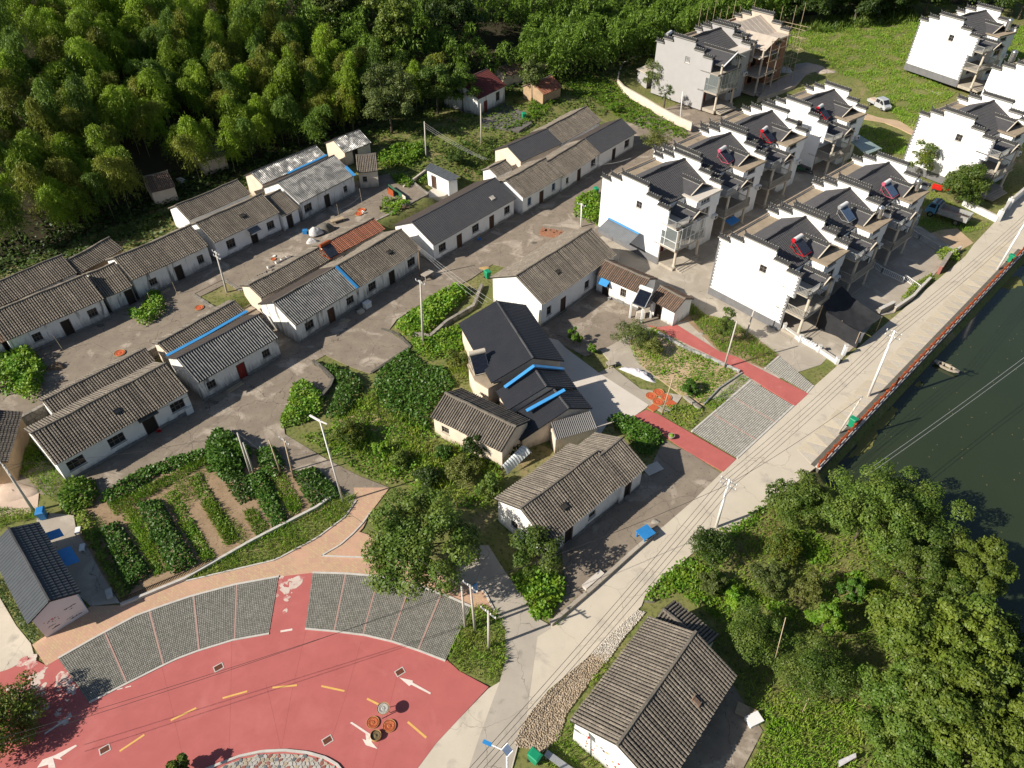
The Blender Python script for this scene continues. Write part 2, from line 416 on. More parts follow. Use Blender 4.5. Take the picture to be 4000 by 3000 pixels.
mat('straw', (.50, .34, .15), (.40, .27, .12), 4, .95, bump=.6, bscale=20)
mat('water', (.026, .037, .018), (.030, .041, .020), .12, .10, .5, bump=.10, bscale=.9)
mat('duckweed', (.20, .19, .06), (.14, .15, .045), 3, .95, fine=((.30, .25, .10), 6, .55, .7), bump=.8, bscale=12)
mat('gypsum', (.62, .66, .66), (.55, .58, .58), 1, .8)
mat('grate_black', (.035, .032, .03), None, 1, .7)
for _n, _c in (('crazy_a', (.44, .42, .39)), ('crazy_b', (.30, .12, .10)), ('crazy_c', (.15, .17, .18)), ('crazy_d', (.40, .33, .24))):
    mat(_n, _c, tuple(v * .75 for v in _c), 5, .85, rand=.15, bump=.3)
leafmat('leaf_bamboo', (0.190, 0.310, 0.018), (0.285, 0.401, 0.023), (0.149, 0.228, 0.021), .30)
leafmat('leaf_bamboo_olive', (0.187, 0.216, 0.024), (0.246, 0.257, 0.033), (0.127, 0.172, 0.021), .28)
leafmat('leaf_bamboo_deep', (0.100, 0.182, 0.021), (0.154, 0.239, 0.025), (0.077, 0.144, 0.018), .28)
leafmat('leaf_tree', (0.051, 0.105, 0.013), (0.099, 0.162, 0.021), (0.133, 0.178, 0.030), .22)
leafmat('leaf_tree_yellow', (0.105, 0.156, 0.018), (0.172, 0.216, 0.029), (0.074, 0.127, 0.016), .25)
leafmat('leaf_tree_dark', (0.030, 0.059, 0.009), (0.059, 0.099, 0.013), (0.039, 0.073, 0.011), .18)
leafmat('leaf_tree_grey', (0.080, 0.112, 0.025), (0.128, 0.161, 0.037), (0.058, 0.087, 0.019), .2)
leafmat('leaf_citrus', (0.045, 0.089, 0.009), (0.077, 0.125, 0.013), (0.155, 0.162, 0.017), .2, .55, 1.5)
leafmat('leaf_vine', (0.079, 0.193, 0.013), (0.140, 0.275, 0.020), (0.198, 0.290, 0.023), .3, .5, .9)
leafmat('leaf_crop', (0.044, 0.103, 0.010), (0.075, 0.153, 0.016), (0.047, 0.122, 0.012), .22, .45, 1.5)
leafmat('leaf_weed', (0.110, 0.202, 0.017), (0.188, 0.290, 0.028), (0.259, 0.298, 0.043), .3, .6, .8)
leafmat('leaf_grass', (0.124, 0.253, 0.017), (0.207, 0.361, 0.030), (0.263, 0.324, 0.052), .3, .6, .5)
leafmat('leaf_dry', (0.312, 0.240, 0.096), (0.432, 0.336, 0.144), (0.192, 0.180, 0.060), .2, .8, .8)
leafmat('leaf_palm', (0.062, 0.115, 0.017), (0.099, 0.162, 0.023), (0.049, 0.095, 0.013), .2)
leafmat('leaf_olive', (0.130, 0.156, 0.031), (0.185, 0.203, 0.045), (0.099, 0.122, 0.023), .25)

def brickmat(name, ca, cb, mortar, w=.24, h=.12, rot=0.0):
    m = bpy.data.materials.new(name); m.use_nodes = True
    nt = m.node_tree; b = nt.nodes['Principled BSDF']
    pos = nt.nodes.new('ShaderNodeNewGeometry').outputs['Position']
    mp = nt.nodes.new('ShaderNodeMapping'); mp.inputs['Rotation'].default_value = (0, 0, rot); nt.links.new(pos, mp.inputs['Vector'])
    br = nt.nodes.new('ShaderNodeTexBrick')
    br.inputs['Color1'].default_value = (*ca, 1); br.inputs['Color2'].default_value = (*cb, 1); br.inputs['Mortar'].default_value = (*mortar, 1)
    br.inputs['Scale'].default_value = 1; br.inputs['Brick Width'].default_value = w; br.inputs['Row Height'].default_value = h
    br.inputs['Mortar Size'].default_value = .012
    nt.links.new(mp.outputs[0], br.inputs['Vector'])
    col = _mix(nt, _ramp(nt, _noise(nt, pos, .5, 5), .45, .75), br.outputs['Color'], tuple(v * 1.15 for v in ca))
    nt.links.new(col, b.inputs['Base Color'])
    b.inputs['Roughness'].default_value = .9
    MT[name] = m
brickmat('brick_path', (.46, .27, .19), (.50, .35, .20), (.34, .26, .19), .34, .17, .6)
# ------------------------------------------------------------------ terrain, pond, roads, yards, plaza
FENCE_A, FENCE_B = Vector(q(6, 925, 1385)[:2]), Vector(q(6, 2200, 45)[:2])
POND = [tuple(FENCE_A)] + [at(x, y, 0)[:2] for x, y in ((3480, 2060), (3690, 2240), (3850, 2480), (3960, 2760), (4300, 3300))] + [(110, 20), (150, 60), (150, 120), (95, 96)] + [tuple(FENCE_B)]
def inpoly(X, Y, poly):
    c = np.zeros(X.shape, bool)
    n = len(poly)
    for i in range(n):
        (x0, y0), (x1, y1) = poly[i][:2], poly[(i + 1) % n][:2]
        if y0 == y1: continue
        c ^= ((Y < y0) != (Y < y1)) & (X < (x1 - x0) * (Y - y0) / (y1 - y0) + x0)
    return c
def edge_dist(X, Y, poly):
    d = np.full(X.shape, 1e9)
    n = len(poly)
    for i in range(n):
        (x0, y0), (x1, y1) = poly[i][:2], poly[(i + 1) % n][:2]
        L2 = (x1 - x0) ** 2 + (y1 - y0) ** 2 + 1e-9
        t = np.clip(((X - x0) * (x1 - x0) + (Y - y0) * (y1 - y0)) / L2, 0, 1)
        d = np.minimum(d, np.hypot(X - x0 - t * (x1 - x0), Y - y0 - t * (y1 - y0)))
    return d
def ss(a, b, x):
    x = np.clip((x - a) / (b - a), 0, 1); return x * x * (3 - 2 * x)
HS_, HT_ = [-80, 60, 92, 112, 150, 170, 186, 199, 212, 240, 300], [98, 98, 97, 84, 76, 68, 57, 47, 36, 20, -5]
def ground(X, Y):
    X = np.asarray(X, float); Y = np.asarray(Y, float)
    S, T = X * US.x + Y * US.y, X * UT.x + Y * UT.y
    left = 1 - ss(63.5, 65.5, S)
    z = 1.6 * ss(67.0, 67.9, T) * left + 1.5 * ss(67, 77, T) * (1 - left)
    th = np.interp(S, HS_, HT_)
    up = np.maximum(T - th, 0)
    z = z + 34 * (1 - np.exp(-up * .42 / 34))
    z = z + 3.0 * ss(125, 185, S) * (1 - ss(64, 80, T) * .0)
    z = z - .05 + .05 * np.sin(X * .9 + np.sin(Y * .7)) * np.sin(Y * .8 + 1.3)
    ins = inpoly(X, Y, POND)
    d = edge_dist(X, Y, POND)
    z = np.where(ins, -.6 - 2.2 * ss(0, 1.6, d), np.where(d < .9, np.minimum(z, -.35), z))
    return z
def gz(x, y): return float(ground(np.array([x]), np.array([y]))[0])
gx = np.concatenate([np.arange(-170, -62, 4), np.arange(-62, 78, .9), np.arange(78, 260, 3.5)])
gy = np.concatenate([np.arange(2, 132, .9), np.arange(132, 360, 4)])
GX, GY = np.meshgrid(gx, gy)
GZ = ground(GX, GY)
nx, ny = len(gx), len(gy)
idx = np.arange(nx * ny).reshape(ny, nx)
Q = np.stack([idx[:-1, :-1], idx[:-1, 1:], idx[1:, 1:], idx[1:, :-1]], -1).reshape(-1, 4)
cx, cy = GX[:-1, :-1].ravel(), GY[:-1, :-1].ravel()
S_, T_ = cx * US.x + cy * US.y, cx * UT.x + cy * UT.y
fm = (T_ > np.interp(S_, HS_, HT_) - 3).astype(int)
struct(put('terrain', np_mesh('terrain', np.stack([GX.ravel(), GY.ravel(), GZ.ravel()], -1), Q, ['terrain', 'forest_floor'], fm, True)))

def sheet(name, pts, z, m, drop=.25):
    mb = MB(); mb.prism(pts, z - drop, z)
    return struct(mb.build(name, m))
# pond
mb = MB(); mb.add([(x, y, -1.75) for x, y in POND], [tuple(range(len(POND)))] if True else [])
struct(mb.build('water', 'water'))

# road beside the pond
ROAD_L = ql(8, [(490, 1700), (640, 1500), (960, 1170), (1035, 1125), (1062, 1000), (1250, 850), (1345, 778), (1600, 560), (1860, 325), (2212, 20)]) + ql(6, [(350, 1412), (435, 1335), (795, 1000), (915, 885), (1050, 765), (1230, 610), (1440, 430), (1850, 80)]) + ql(3, [(1900, 1510), (2050, 1350), (2212, 1190), (2420, 980)])
ROAD_R = ql(8, [(1085, 1750), (1160, 1460), (1200, 1345), (1330, 1180), (1600, 955), (1720, 830), (1905, 660), (1930, 590), (2120, 420), (2214, 340)]) + ql(9, [(400, 210), (545, 95)]) + [tuple(FENCE_A), tuple(FENCE_B)] + ql(3, [(2500, 1300)])
sheet('road', ROAD_L + ROAD_R[::-1], .03, 'concrete_light')
# lane that leaves the road past the plaza
sheet('lane', ql(8, [(835, 285), (960, 285), (1065, 450), (1205, 640), (1235, 720), (1345, 780), (1345, 800), (1262, 850), (1235, 1050), (1195, 1340), (1150, 1470), (1080, 1720), (820, 1720), (900, 1480), (1030, 1128), (1065, 1000), (1065, 800), (1000, 690), (930, 565), (760, 500), (770, 380)]), .036, 'concrete_lane')
# yard of the front row and the lane down to the brick path
YARD = ql(4, [(300, 1560), (520, 1572), (640, 1545), (870, 1410), (1110, 1320), (1290, 1275), (1340, 1165), (1560, 1260), (1820, 1400), (2090, 1545), (2190, 1630), (2404, 1510), (2212, 1435), (2000, 1325), (1760, 1180), (1745, 1090), (1800, 950), (1990, 960), (2065, 870), (2020, 810), (1930, 735), (2010, 690), (2180, 770), (2284, 805), (2534, 640), (2400, 540), (2450, 470), (2640, 350), (2900, 225), (3040, 130)]) + [st(*p)[:2] for p in ((60, 47), (70, 45.5), (125, 45), (125, 60), (92, 68), (66, 68), (66, 62), (3, 62))]
sheet('yard', YARD, .026, 'concrete_yard')
# upper terrace yard of the second row
sheet('yard', [st(*p)[:2] for p in ((-6, 67.4), (29.4, 67.4), (29.4, 72.8), (33.2, 72.8), (33.2, 69.4), (45, 69.6), (64.2, 69.6), (66, 78), (60, 80), (-6, 80))], 1.65, 'concrete_yard', .12)
# villa forecourts
sheet('yard', [st(*p)[:2] for p in ((54, 18), (62, 14.5), (66, 12.5), (76, 12), (96, 13), (108, 15), (108, 24), (118, 30), (122, 46), (68, 46.5), (62, 45.2), (57, 40), (52, 30))], .022, 'concrete')
# middle house forecourt (dark) and the fresh white concrete drive
sheet('yard', ql(5, [(1290, 520), (1620, 290), (1850, 395), (2110, 500), (2060, 520), (1900, 520), (1700, 640), (1560, 700), (1440, 640), (1340, 590)]), .034, 'concrete_yard')
sheet('driveway', ql(5, [(1330, 585), (1390, 600), (1440, 650), (1640, 800), (1950, 1000), (1930, 1020), (1850, 1075), (1690, 1120), (1640, 1200), (1500, 1000), (1380, 700), (1280, 560)]), .040, 'concrete_white')
sheet('yard', ql(5, [(1640, 800), (1720, 760), (1900, 900), (2160, 940), (2110, 1010), (2080, 1040), (2030, 1045), (1950, 1000)]), .030, 'concrete')
# forecourt of the long tiled house by the road
sheet('yard', ql(5, [(2040, 1210), (2212, 1300), (2380, 1410), (2560, 1540), (2212, 1600)]) + ql(8, [(2212, 20), (1860, 325), (1600, 560), (1345, 778), (1330, 740), (1440, 560), (1410, 300), (1560, 180), (1700, 0), (1900, -140), (1960, -190)]), .020, 'concrete_yard')
sheet('yard', ql(9, [(-120, 1659), (85, 1659), (400, 1120), (480, 1250), (600, 1430), (480, 1659), (470, 1800), (-100, 1800)]), .024, 'concrete_yard')
sheet('yard', ql(7, [(245, 80), (455, 100), (470, 190), (540, 300), (640, 480), (740, 640), (560, 660), (380, 500), (220, 120)]), .024, 'concrete')
sheet('path', ql(7, [(-60, 620), (0, 610), (100, 780), (190, 890), (210, 960), (60, 1050), (-120, 1100)]), .030, 'concrete_light')

# red plaza
ARC_OUT_L = [(362, 985), (600, 850), (840, 722), (1010, 660), (1180, 602), (1450, 530), (1722, 480)]
ARC_IN_L = [(553, 1258), (780, 1142), (1000, 1032), (1100, 985), (1220, 940), (1440, 872), (1662, 832)]
ARC_OUT_R = [(1930, 456), (2134, 462), (2334, 478), (2560, 530), (2784, 610), (2912, 668)]
ARC_IN_R = [(1885, 802), (2064, 818), (2254, 842), (2424, 882), (2594, 940), (2750, 1000)]
sheet('plaza', ql(7, [(-300, 1750), (-150, 1120), (50, 1052), (200, 985), (290, 1030)] + ARC_OUT_L + ARC_OUT_R) + ql(8, [(780, 790), (700, 990), (780, 1062), (962, 1160), (640, 1505), (480, 1720)]) + ql(7, [(1600, 1900)]), .046, 'plaza_red', .3)
sheet('path', ql(7, [(200, 900), (275, 848), (560, 662), (745, 655), (1150, 505), (1700, 375), (1955, 240), (2130, 110), (2195, 20), (2404 - 220, -70), (2404, -70), (2290, 80), (2240, 180), (2130, 290), (2060, 345), (2250, 345)]) + ql(8, [(500, 390), (760, 500), (930, 565), (1000, 690), (870, 700)]) + ql(7, ARC_OUT_R[::-1] + ARC_OUT_L[::-1] + [(285, 1032)]), .042, 'brick_path', .3)
sheet('path', ql(7, [(1985, 350), (2212, 200), (2330, 240), (2250, 362)]), .040, 'brick_path', .3)
# worn patches of the red coating (bare concrete showing through in ragged flakes)
def worn(cx, cy, rx, ry, n, seed, r=7):
    g = random.Random(seed)
    for k in range(n):
        x, y = cx + g.gauss(0, rx), cy + g.gauss(0, ry); s_ = abs(g.gauss(0, .16)) + .05; m_ = 9; st_ = g.uniform(.6, 1.8)
        P = q(r, x, y); a0 = g.uniform(0, 3)
        pts = []
        for j in range(m_):
            a_ = 2 * math.pi * j / m_; rr = s_ * g.uniform(.55, 1.25)
            u_, v_ = rr * math.cos(a_) * st_, rr * math.sin(a_)
            pts.append((P[0] + u_ * math.cos(a0) - v_ * math.sin(a0), P[1] + u_ * math.sin(a0) + v_ * math.cos(a0)))
        mb_w.add([(*p_, .0478 + .00004 * len(mb_w.f)) for p_ in ccw(pts)], [tuple(range(m_))])
mb_w = MB()
for a_ in ((180, 1180, 50, 55, 50, 1), (400, 1130, 40, 45, 36, 2), (380, 1300, 40, 60, 10, 3), (1755, 540, 25, 45, 22, 4), (1830, 510, 22, 10, 8, 5), (180, 1010, 60, 25, 14, 6), (200, 1330, 30, 40, 14, 7)): worn(*a_)
_w = mb_w.build('worn_paving', 'plaza_worn'); _w['kind'] = 'stuff'; tag(_w, 'ragged pale flakes where the red plaza coating has worn off', 'worn paving', kind='stuff')

def polyline_pt(pl, f):
    seg = [math.dist(pl[i], pl[i + 1]) for i in range(len(pl) - 1)]
    d = f * sum(seg)
    for i, L in enumerate(seg):
        if d <= L or i == len(seg) - 1:
            k = d / L
            return (pl[i][0] + (pl[i + 1][0] - pl[i][0]) * k, pl[i][1] + (pl[i + 1][1] - pl[i][1]) * k)
        d -= L
def strip(pl, w, z, name, m, h=.012, parent=None, closed=False):      # painted line / kerb along a polyline
    mb = MB()
    n = len(pl)
    L, R_ = [], []
    for i, p in enumerate(pl):
        a, b = Vector(pl[max(i - 1, 0)]), Vector(pl[min(i + 1, n - 1)])
        d = (b - a).normalized(); nn = Vector((-d.y, d.x)) * w / 2
        L.append((p[0] + nn.x, p[1] + nn.y)); R_.append((p[0] - nn.x, p[1] - nn.y))
    for i in range(n - 1):
        vs = [(*R_[i], z - h), (*R_[i + 1], z - h), (*L[i + 1], z - h), (*L[i], z - h), (*R_[i], z), (*R_[i + 1], z), (*L[i + 1], z), (*L[i], z)]
        mb.add(vs, [(4, 5, 6, 7), (0, 1, 5, 4), (2, 3, 7, 6), (0, 4, 7, 3), (1, 2, 6, 5)])
    return mb.build(name, m, parent)
def dense(pl, n=24): return [polyline_pt(pl, i / (n - 1)) for i in range(n)]

# grass-grid parking bays
def paver_field(po, pi, label, bays, step=.15, pm='paver'):
    po, pi = dense(po, 40), dense(pi, 40)
    Lw = sum(math.dist(po[i], po[i + 1]) for i in range(39))
    Dw = math.dist(po[20], pi[20])
    nu, nv = int(Lw / step), int(Dw / step)
    root = thing('parking_bay', label, 'paving')
    mb = MB(); n = len(po)
    mb.add([(*p, .058) for p in po] + [(*p, .058) for p in pi], [(i, n + i, n + i + 1, i + 1) for i in range(n - 1)])
    mb.build('gravel_bed', 'paver_gap', root)
    V, Qs = [], []
    for a in range(nu):
        fa0, fa1 = (a + .11) / nu, (a + .86) / nu
        o0, o1 = polyline_pt(po, fa0), polyline_pt(po, fa1); i0, i1 = polyline_pt(pi, fa0), polyline_pt(pi, fa1)
        for b in range(nv):
            g0, g1 = (b + .12) / nv, (b + .84) / nv
            P = [(o0[0] + (i0[0] - o0[0]) * g, o0[1] + (i0[1] - o0[1]) * g) for g in (g0, g1)] + [(o1[0] + (i1[0] - o1[0]) * g, o1[1] + (i1[1] - o1[1]) * g) for g in (g1, g0)]
            h = .085 + rnd.uniform(-.008, .008)
            k = len(V)
            V += [(*p, .056) for p in P] + [(*p, h) for p in P]
            Qs += [(k + 4, k + 5, k + 6, k + 7)] + [(k + j, k + (j + 1) % 4, k + 4 + (j + 1) % 4, k + 4 + j) for j in range(4)]
    o = put('paver_blocks', np_mesh('paver_blocks', V, Qs, pm), root); o['kind'] = 'stuff'
    for k in range(1, bays):
        strip([polyline_pt(po, k / bays), polyline_pt(pi, k / bays)], .11, .092, 'bay_line', 'joint_pink', .05, root)
    strip(po, .16, .12, 'kerb', 'kerb', .12, root)
    strip(pi, .13, .10, 'kerb', 'kerb', .08, root)
    return root
paver_field(ql(7, ARC_OUT_L), ql(7, ARC_IN_L), 'curved grass-grid parking bays beside the painted end-wall house', 5)
paver_field(ql(7, ARC_OUT_R), ql(7, ARC_IN_R), 'curved grass-grid parking bays under the broad leafy tree by the poles', 5)
# bays by the road, either side of a red walk
paver_field(ql(6, [(525, 850), (160, 1165)]), ql(6, [(790, 1005), (440, 1330)]), 'grey grass-grid parking bays between the two red walks', 3, .19, 'paver_light')
paver_field(ql(6, [(700, 700), (612, 775)]), ql(6, [(912, 880), (872, 925)]), 'small grey paved corner above the red walk', 1, .19, 'paver_light')
sheet('path', ql(6, [(-110, 505), (-50, 520), (70, 505), (330, 670), (440, 705), (880, 930), (800, 1005), (370, 740), (0, 560), (-90, 520)]), .050, 'red_path')
sheet('path', ql(6, [(-200, 1070), (-120, 1030), (-40, 1060), (435, 1335), (355, 1412), (60, 1240), (-80, 1140)]), .050, 'red_path')

# plaza markings
mk = .054
def mark(pts, m='paint_white', name='road_marking'):
    mb = MB(); mb.add([(*p, mk) for p in ccw(pts)], [tuple(range(len(pts)))]); return struct(mb.build(name, m))
for a, b in (((740, 1557), (893, 1455)), ((1055, 1367), (1213, 1290)), ((1375, 1230), (1528, 1187)), ((1682, 1165), (1834, 1150)), ((1984, 1155), (2127, 1186))):
    struct(strip(ql(7, [a, b]), .13, mk, 'road_marking', 'paint_yellow', .003))
for a, b in (((212, 1233), (282, 1268)), ((463, 1376), (577, 1474))):
    struct(strip(ql(8, [a, b]), .14, mk, 'road_marking', 'paint_yellow', .003))
struct(strip(ql(7, [(1732, 818), (1805, 806)]), .16, mk, 'road_marking', 'paint_white', .003))
struct(strip(ql(7, [(277, 1450), (415, 1358)]), .13, mk, 'road_marking', 'paint_white', .003))
mark(ql(8, [(602, 1207), (605, 1196), (492, 1133), (495, 1122), (410, 1102), (472, 1155), (485, 1147)]))
mark(ql(8, [(107, 1383), (118, 1376), (238, 1455), (240, 1500), (277, 1543), (205, 1520), (183, 1480), (207, 1490), (203, 1448)]))
mark(ql(7, [(470, 1517), (478, 1524), (372, 1597), (388, 1612), (330, 1600), (345, 1660), (300, 1660), (300, 1640), (230, 1660), (265, 1610), (340, 1582)]))
for k in range(4):
    struct(strip(ql(7, [(620 + k * 52, 1203 - k * 13), (655 + k * 52, 1194 - k * 13)]), .07, mk, 'road_marking', 'paint_white', .003))
struct(strip(ql(8, [(300, 560 + 0), (301, 561)]), .01, .03, 'road_marking', 'paint_white', .003))
# round planter of crazy stone at the frame's lower edge
root = thing('stone_planter', 'curved white kerb filled with mixed broken stone slabs in the red plaza', 'planter')
ring = ql(7, [(1250, 1680), (1350, 1640), (1480, 1590), (1620, 1560), (1760, 1553), (1900, 1568), (2010, 1600), (2080, 1640), (2120, 1690)])
strip(dense(ring, 30), .16, .16, 'kerb', 'kerb', .14, root)
inner = ql(7, [(1300, 1690), (1400, 1640), (1500, 1605), (1620, 1580), (1760, 1572), (1890, 1585), (1995, 1615), (2060, 1655), (2090, 1700), (1900, 1800), (1500, 1800)])
mb = MB(); mb.prism(inner, .02, .07); mb.build('mortar_bed', 'concrete', root)
stone_me = {}
for mname in ('crazy_a', 'crazy_b', 'crazy_c', 'crazy_d'):
    for k in range(2):
        mb = MB(); n = 5
        pts = [(.155 * (1 + rnd.uniform(-.3, .25)) * math.cos(2 * math.pi * i / n + .3), .11 * (1 + rnd.uniform(-.3, .25)) * math.sin(2 * math.pi * i / n + .3)) for i in range(n)]
        mb.prism(pts, 0, .05); stone_me[(mname, k)] = mb.mesh('stone', mname)
c0 = np.array(inner); lo, hi = c0.min(0), c0.max(0)
yy = lo[1]
cnt = 0
while yy < hi[1]:
    xx = lo[0] + (cnt % 2) * .13
    while xx < hi[0]:
        if inpoly(np.array([xx]), np.array([yy]), inner)[0] and cnt < 900:
            key = (rnd.choice(['crazy_a', 'crazy_a', 'crazy_b', 'crazy_c', 'crazy_d', 'crazy_a']), rnd.randint(0, 1))
            put('stone', stone_me[key], root, (xx + rnd.uniform(-.02, .02), yy + rnd.uniform(-.02, .02), .05), (0, 0, rnd.choice((0, 1.57)) + rnd.uniform(-.4, .4) + .6))
        xx += .29
    yy += .23; cnt += 1
# triangular paving along the pond railing: each slab a piece of the pavement
fd = (FENCE_B - FENCE_A); FL = fd.length; fd.normalize(); fn = Vector((-fd.y, fd.x))
pav = struct(put('pavement', None))
nT = 34
tw = FL / nT
for k in range(nT):
    for up in (0, 1):
        a0 = FENCE_A + fd * (k * tw) + fn * .35
        if up == 0: pts = [a0 + fd * .02, a0 + fd * (tw - .04), a0 + fd * (tw / 2) + fn * 1.95]
        else: pts = [a0 + fd * (tw / 2 + .04) + fn * 1.98, a0 + fd * (tw + .0) + fn * .04, a0 + fd * (tw * 1.5 - .04) + fn * 1.98]
        mb = MB(); mb.prism([tuple(p) for p in pts], .01, .055 + (.004 if up else 0)); mb.build('paving_slab', 'pave_tri_a' if up == 0 else 'pave_tri_b', pav)
pts0 = ql(9, [(250, 230), (620, -40), (545, 95), (400, 210)])
# cobbled verge beside the tiled house at the bottom
def cobble_field(poly, n, r0, r1, m, z, name):
    P = np.array(poly); lo, hi = P.min(0), P.max(0)
    V, Qs = [], []
    pts = []
    tries = 0
    cell = {}
    while len(pts) < n and tries < n * 12:
        tries += 1
        x, y = rnd.uniform(lo[0], hi[0]), rnd.uniform(lo[1], hi[1])
        if not inpoly(np.array([x]), np.array([y]), poly)[0]: continue
        key = (int(x / r1), int(y / r1))
        if any(math.hypot(x - a, y - b) < r0 * 1.25 for i in (-1, 0, 1) for j in (-1, 0, 1) for a, b in cell.get((key[0] + i, key[1] + j), [])): continue
        cell.setdefault(key, []).append((x, y)); pts.append((x, y))
        r = rnd.uniform(r0 * .7, r1 * .75); e = rnd.uniform(.65, 1); a0 = rnd.uniform(0, 3)
        k = len(V)
        for (rr, zz) in ((1, -.02), (.86, .035), (.4, .06)):
            for j in range(6):
                an = j * math.pi / 3
                px, py = r * rr * math.cos(an), r * rr * e * math.sin(an)
                V.append((x + px * math.cos(a0) - py * math.sin(a0), y + px * math.sin(a0) + py * math.cos(a0), z + zz))
        for l in range(2):
            for j in range(6): Qs.append((k + l * 6 + j, k + l * 6 + (j + 1) % 6, k + l * 6 + 6 + (j + 1) % 6, k + l * 6 + 6 + j))
        Qs += [(k + 12, k + 13, k + 14, k + 15), (k + 12, k + 15, k + 16, k + 17)]
    o = put(name, np_mesh(name, V, Qs, m, None, True)); o['kind'] = 'stuff'
    return o
VERGE = ql(8, [(1200, 1350), (1330, 1190), (1600, 960), (1720, 960), (1560, 1160), (1440, 1330), (1400, 1480), (1300, 1560), (1120, 1520), (1150, 1440)])
sheet('verge', VERGE, .020, 'cobble_bed')
tag(cobble_field(VERGE, 1900, .085, .15, 'cobble', .03, 'cobbles'), 'tan river cobbles set in the verge along the road', 'cobbles', kind='stuff')
VERGE2 = ql(8, [(1600, 955), (1720, 830), (1880, 680), (1930, 700), (1800, 850), (1690, 1010)])
sheet('verge', VERGE2, .024, 'concrete')
tag(cobble_field(VERGE2, 900, .07, .12, 'pebble_white', .03, 'pebbles'), 'pale pebbles pressed into concrete beside the tiled roof eave', 'pebbles', kind='stuff')
# bare soil areas
sheet('soil', ql(7, [(470, 190), (560, 0), (700, -120), (1150, -300), (1400, -330), (1800, -200), (2080, -60), (2010, 60), (1560, 260), (1150, 480), (760, 650), (620, 470)]), .012, 'soil', .1)
sheet('soil', ql(4, [(-40, 1400), (130, 1440), (240, 1540), (230, 1660), (-60, 1700)]), .02, 'sand_pink', .1)
sheet('track', ql(3, [(1140, 700), (1200, 650), (1300, 640), (1400, 690), (1560, 745), (1545, 850), (1440, 800), (1350, 765), (1230, 745)]), .25, 'dry_soil', .4)
sheet('soil', ql(3, [(780, 470), (940, 395), (1000, 440), (1160, 480), (1180, 560), (1040, 480), (860, 490), (790, 560), (560, 640), (620, 560)]), .9, 'sand', .9)
sheet('soil', ql(3, [(1800, 1260 + 150), (1900, 1500), (1790, 1560), (1600, 1450), (1700, 1420)]), .02, 'dry_soil', .1)
sheet('yard', ql(6, [(700, 500), (725, 540), (1060, 755), (1100, 700), (1190, 615), (1310, 450), (1410, 430), (1640, 215), (1745, 95), (1820, 50), (1700, -20), (1560, -110), (1450, 0), (1000, 260)]), .0275, 'concrete')
sheet('soil', ql(6, [(-230, 600), (-60, 530), (110, 650), (330, 745), (455, 802), (235, 1000), (110, 950), (0, 870), (-150, 760)]), .033, 'dry_soil', .1)
sheet('soil', ql(6, [(150, 360), (250, 440), (430, 490), (700, 690), (612, 778), (440, 712), (330, 672), (130, 480), (60, 490)]), .033, 'soil', .1)
sheet('yard', [st(*p)[:2] for p in ((29.0, 60), (33.4, 60), (33.4, 66), (29.0, 66))], .021, 'concrete_yard')
sheet('yard', [q(2, x, y, 1.45)[:2] for x, y in ((900, 700), (1060, 640), (1180, 690), (1230, 760), (1150, 810), (1000, 800), (930, 790))], 1.5, 'concrete_dark', .8)
sheet('track', [q(3, x, y, 1.6)[:2] for x, y in ((1180, 300), (1280, 270), (1400, 262), (1490, 275), (1420, 300), (1300, 310), (1230, 330))], 1.75, 'dry_soil', .8)
sheet('path', [q(3, x, y, 2.0)[:2] for x, y in ((1462, 205), (1540, 180), (1520, 290), (1480, 260))], 2.35, 'concrete', .8)
sheet('track', [q(3, x, y, 1.6)[:2] for x, y in ((1490, 480), (1600, 500), (1740, 560), (1700, 575), (1560, 525))], 1.25, 'concrete', .8)
for pl_ in (((1432, 875), (1425, 1240), (1412, 1640)), ((1640, 1130), (1690, 1340), (1735, 1555)), ((1890, 810), (1800, 1200), (1735, 1555)), ((2230, 880), (2140, 1200), (2040, 1500)), ((1000, 1035), (1060, 1280), (1130, 1600)), ((2470, 1010), (2400, 1300), (2300, 1659))):
    struct(strip(ql(7, pl_), .022, .0475, 'paving_joint', 'joint_dark', .002))
sheet('soil', ql(5, [(40, 1090), (180, 1040), (290, 1060), (300, 1150), (180, 1190), (60, 1160)]), .02, 'dry_soil', .1)
# ------------------------------------------------------------------ village houses
def wall_face(mb, P, ux, length, z0, z1, openings, depth=.18, mi=0):
    """vertical face starting at P (xy) along ux, with openings [(x0,x1,za,zb)]; reveals go inwards (left of ux)"""
    ux = Vector(ux).normalized(); nin = Vector((-ux.y, ux.x))
    xs = sorted({0, length, *[o[0] for o in openings], *[o[1] for o in openings]})
    zs = sorted({z0, z1, *[o[2] for o in openings], *[o[3] for o in openings]})
    pt = lambda x, z, d=0: (P[0] + ux.x * x + nin.x * d, P[1] + ux.y * x + nin.y * d, z)
    for i in range(len(xs) - 1):
        for j in range(len(zs) - 1):
            xm, zm = (xs[i] + xs[i + 1]) / 2, (zs[j] + zs[j + 1]) / 2
            if any(o[0] < xm < o[1] and o[2] < zm < o[3] for o in openings): continue
            mb.quad(pt(xs[i], zs[j]), pt(xs[i + 1], zs[j]), pt(xs[i + 1], zs[j + 1]), pt(xs[i], zs[j + 1]), mi)
    for a, b, c, d in openings:
        mb.quad(pt(a, c), pt(a, d), pt(a, d, depth), pt(a, c, depth), mi)
        mb.quad(pt(b, c, depth), pt(b, d, depth), pt(b, d), pt(b, c), mi)
        mb.quad(pt(a, c, depth), pt(b, c, depth), pt(b, c), pt(a, c), mi)
        mb.quad(pt(a, d), pt(b, d), pt(b, d, depth), pt(a, d, depth), mi)
    return pt
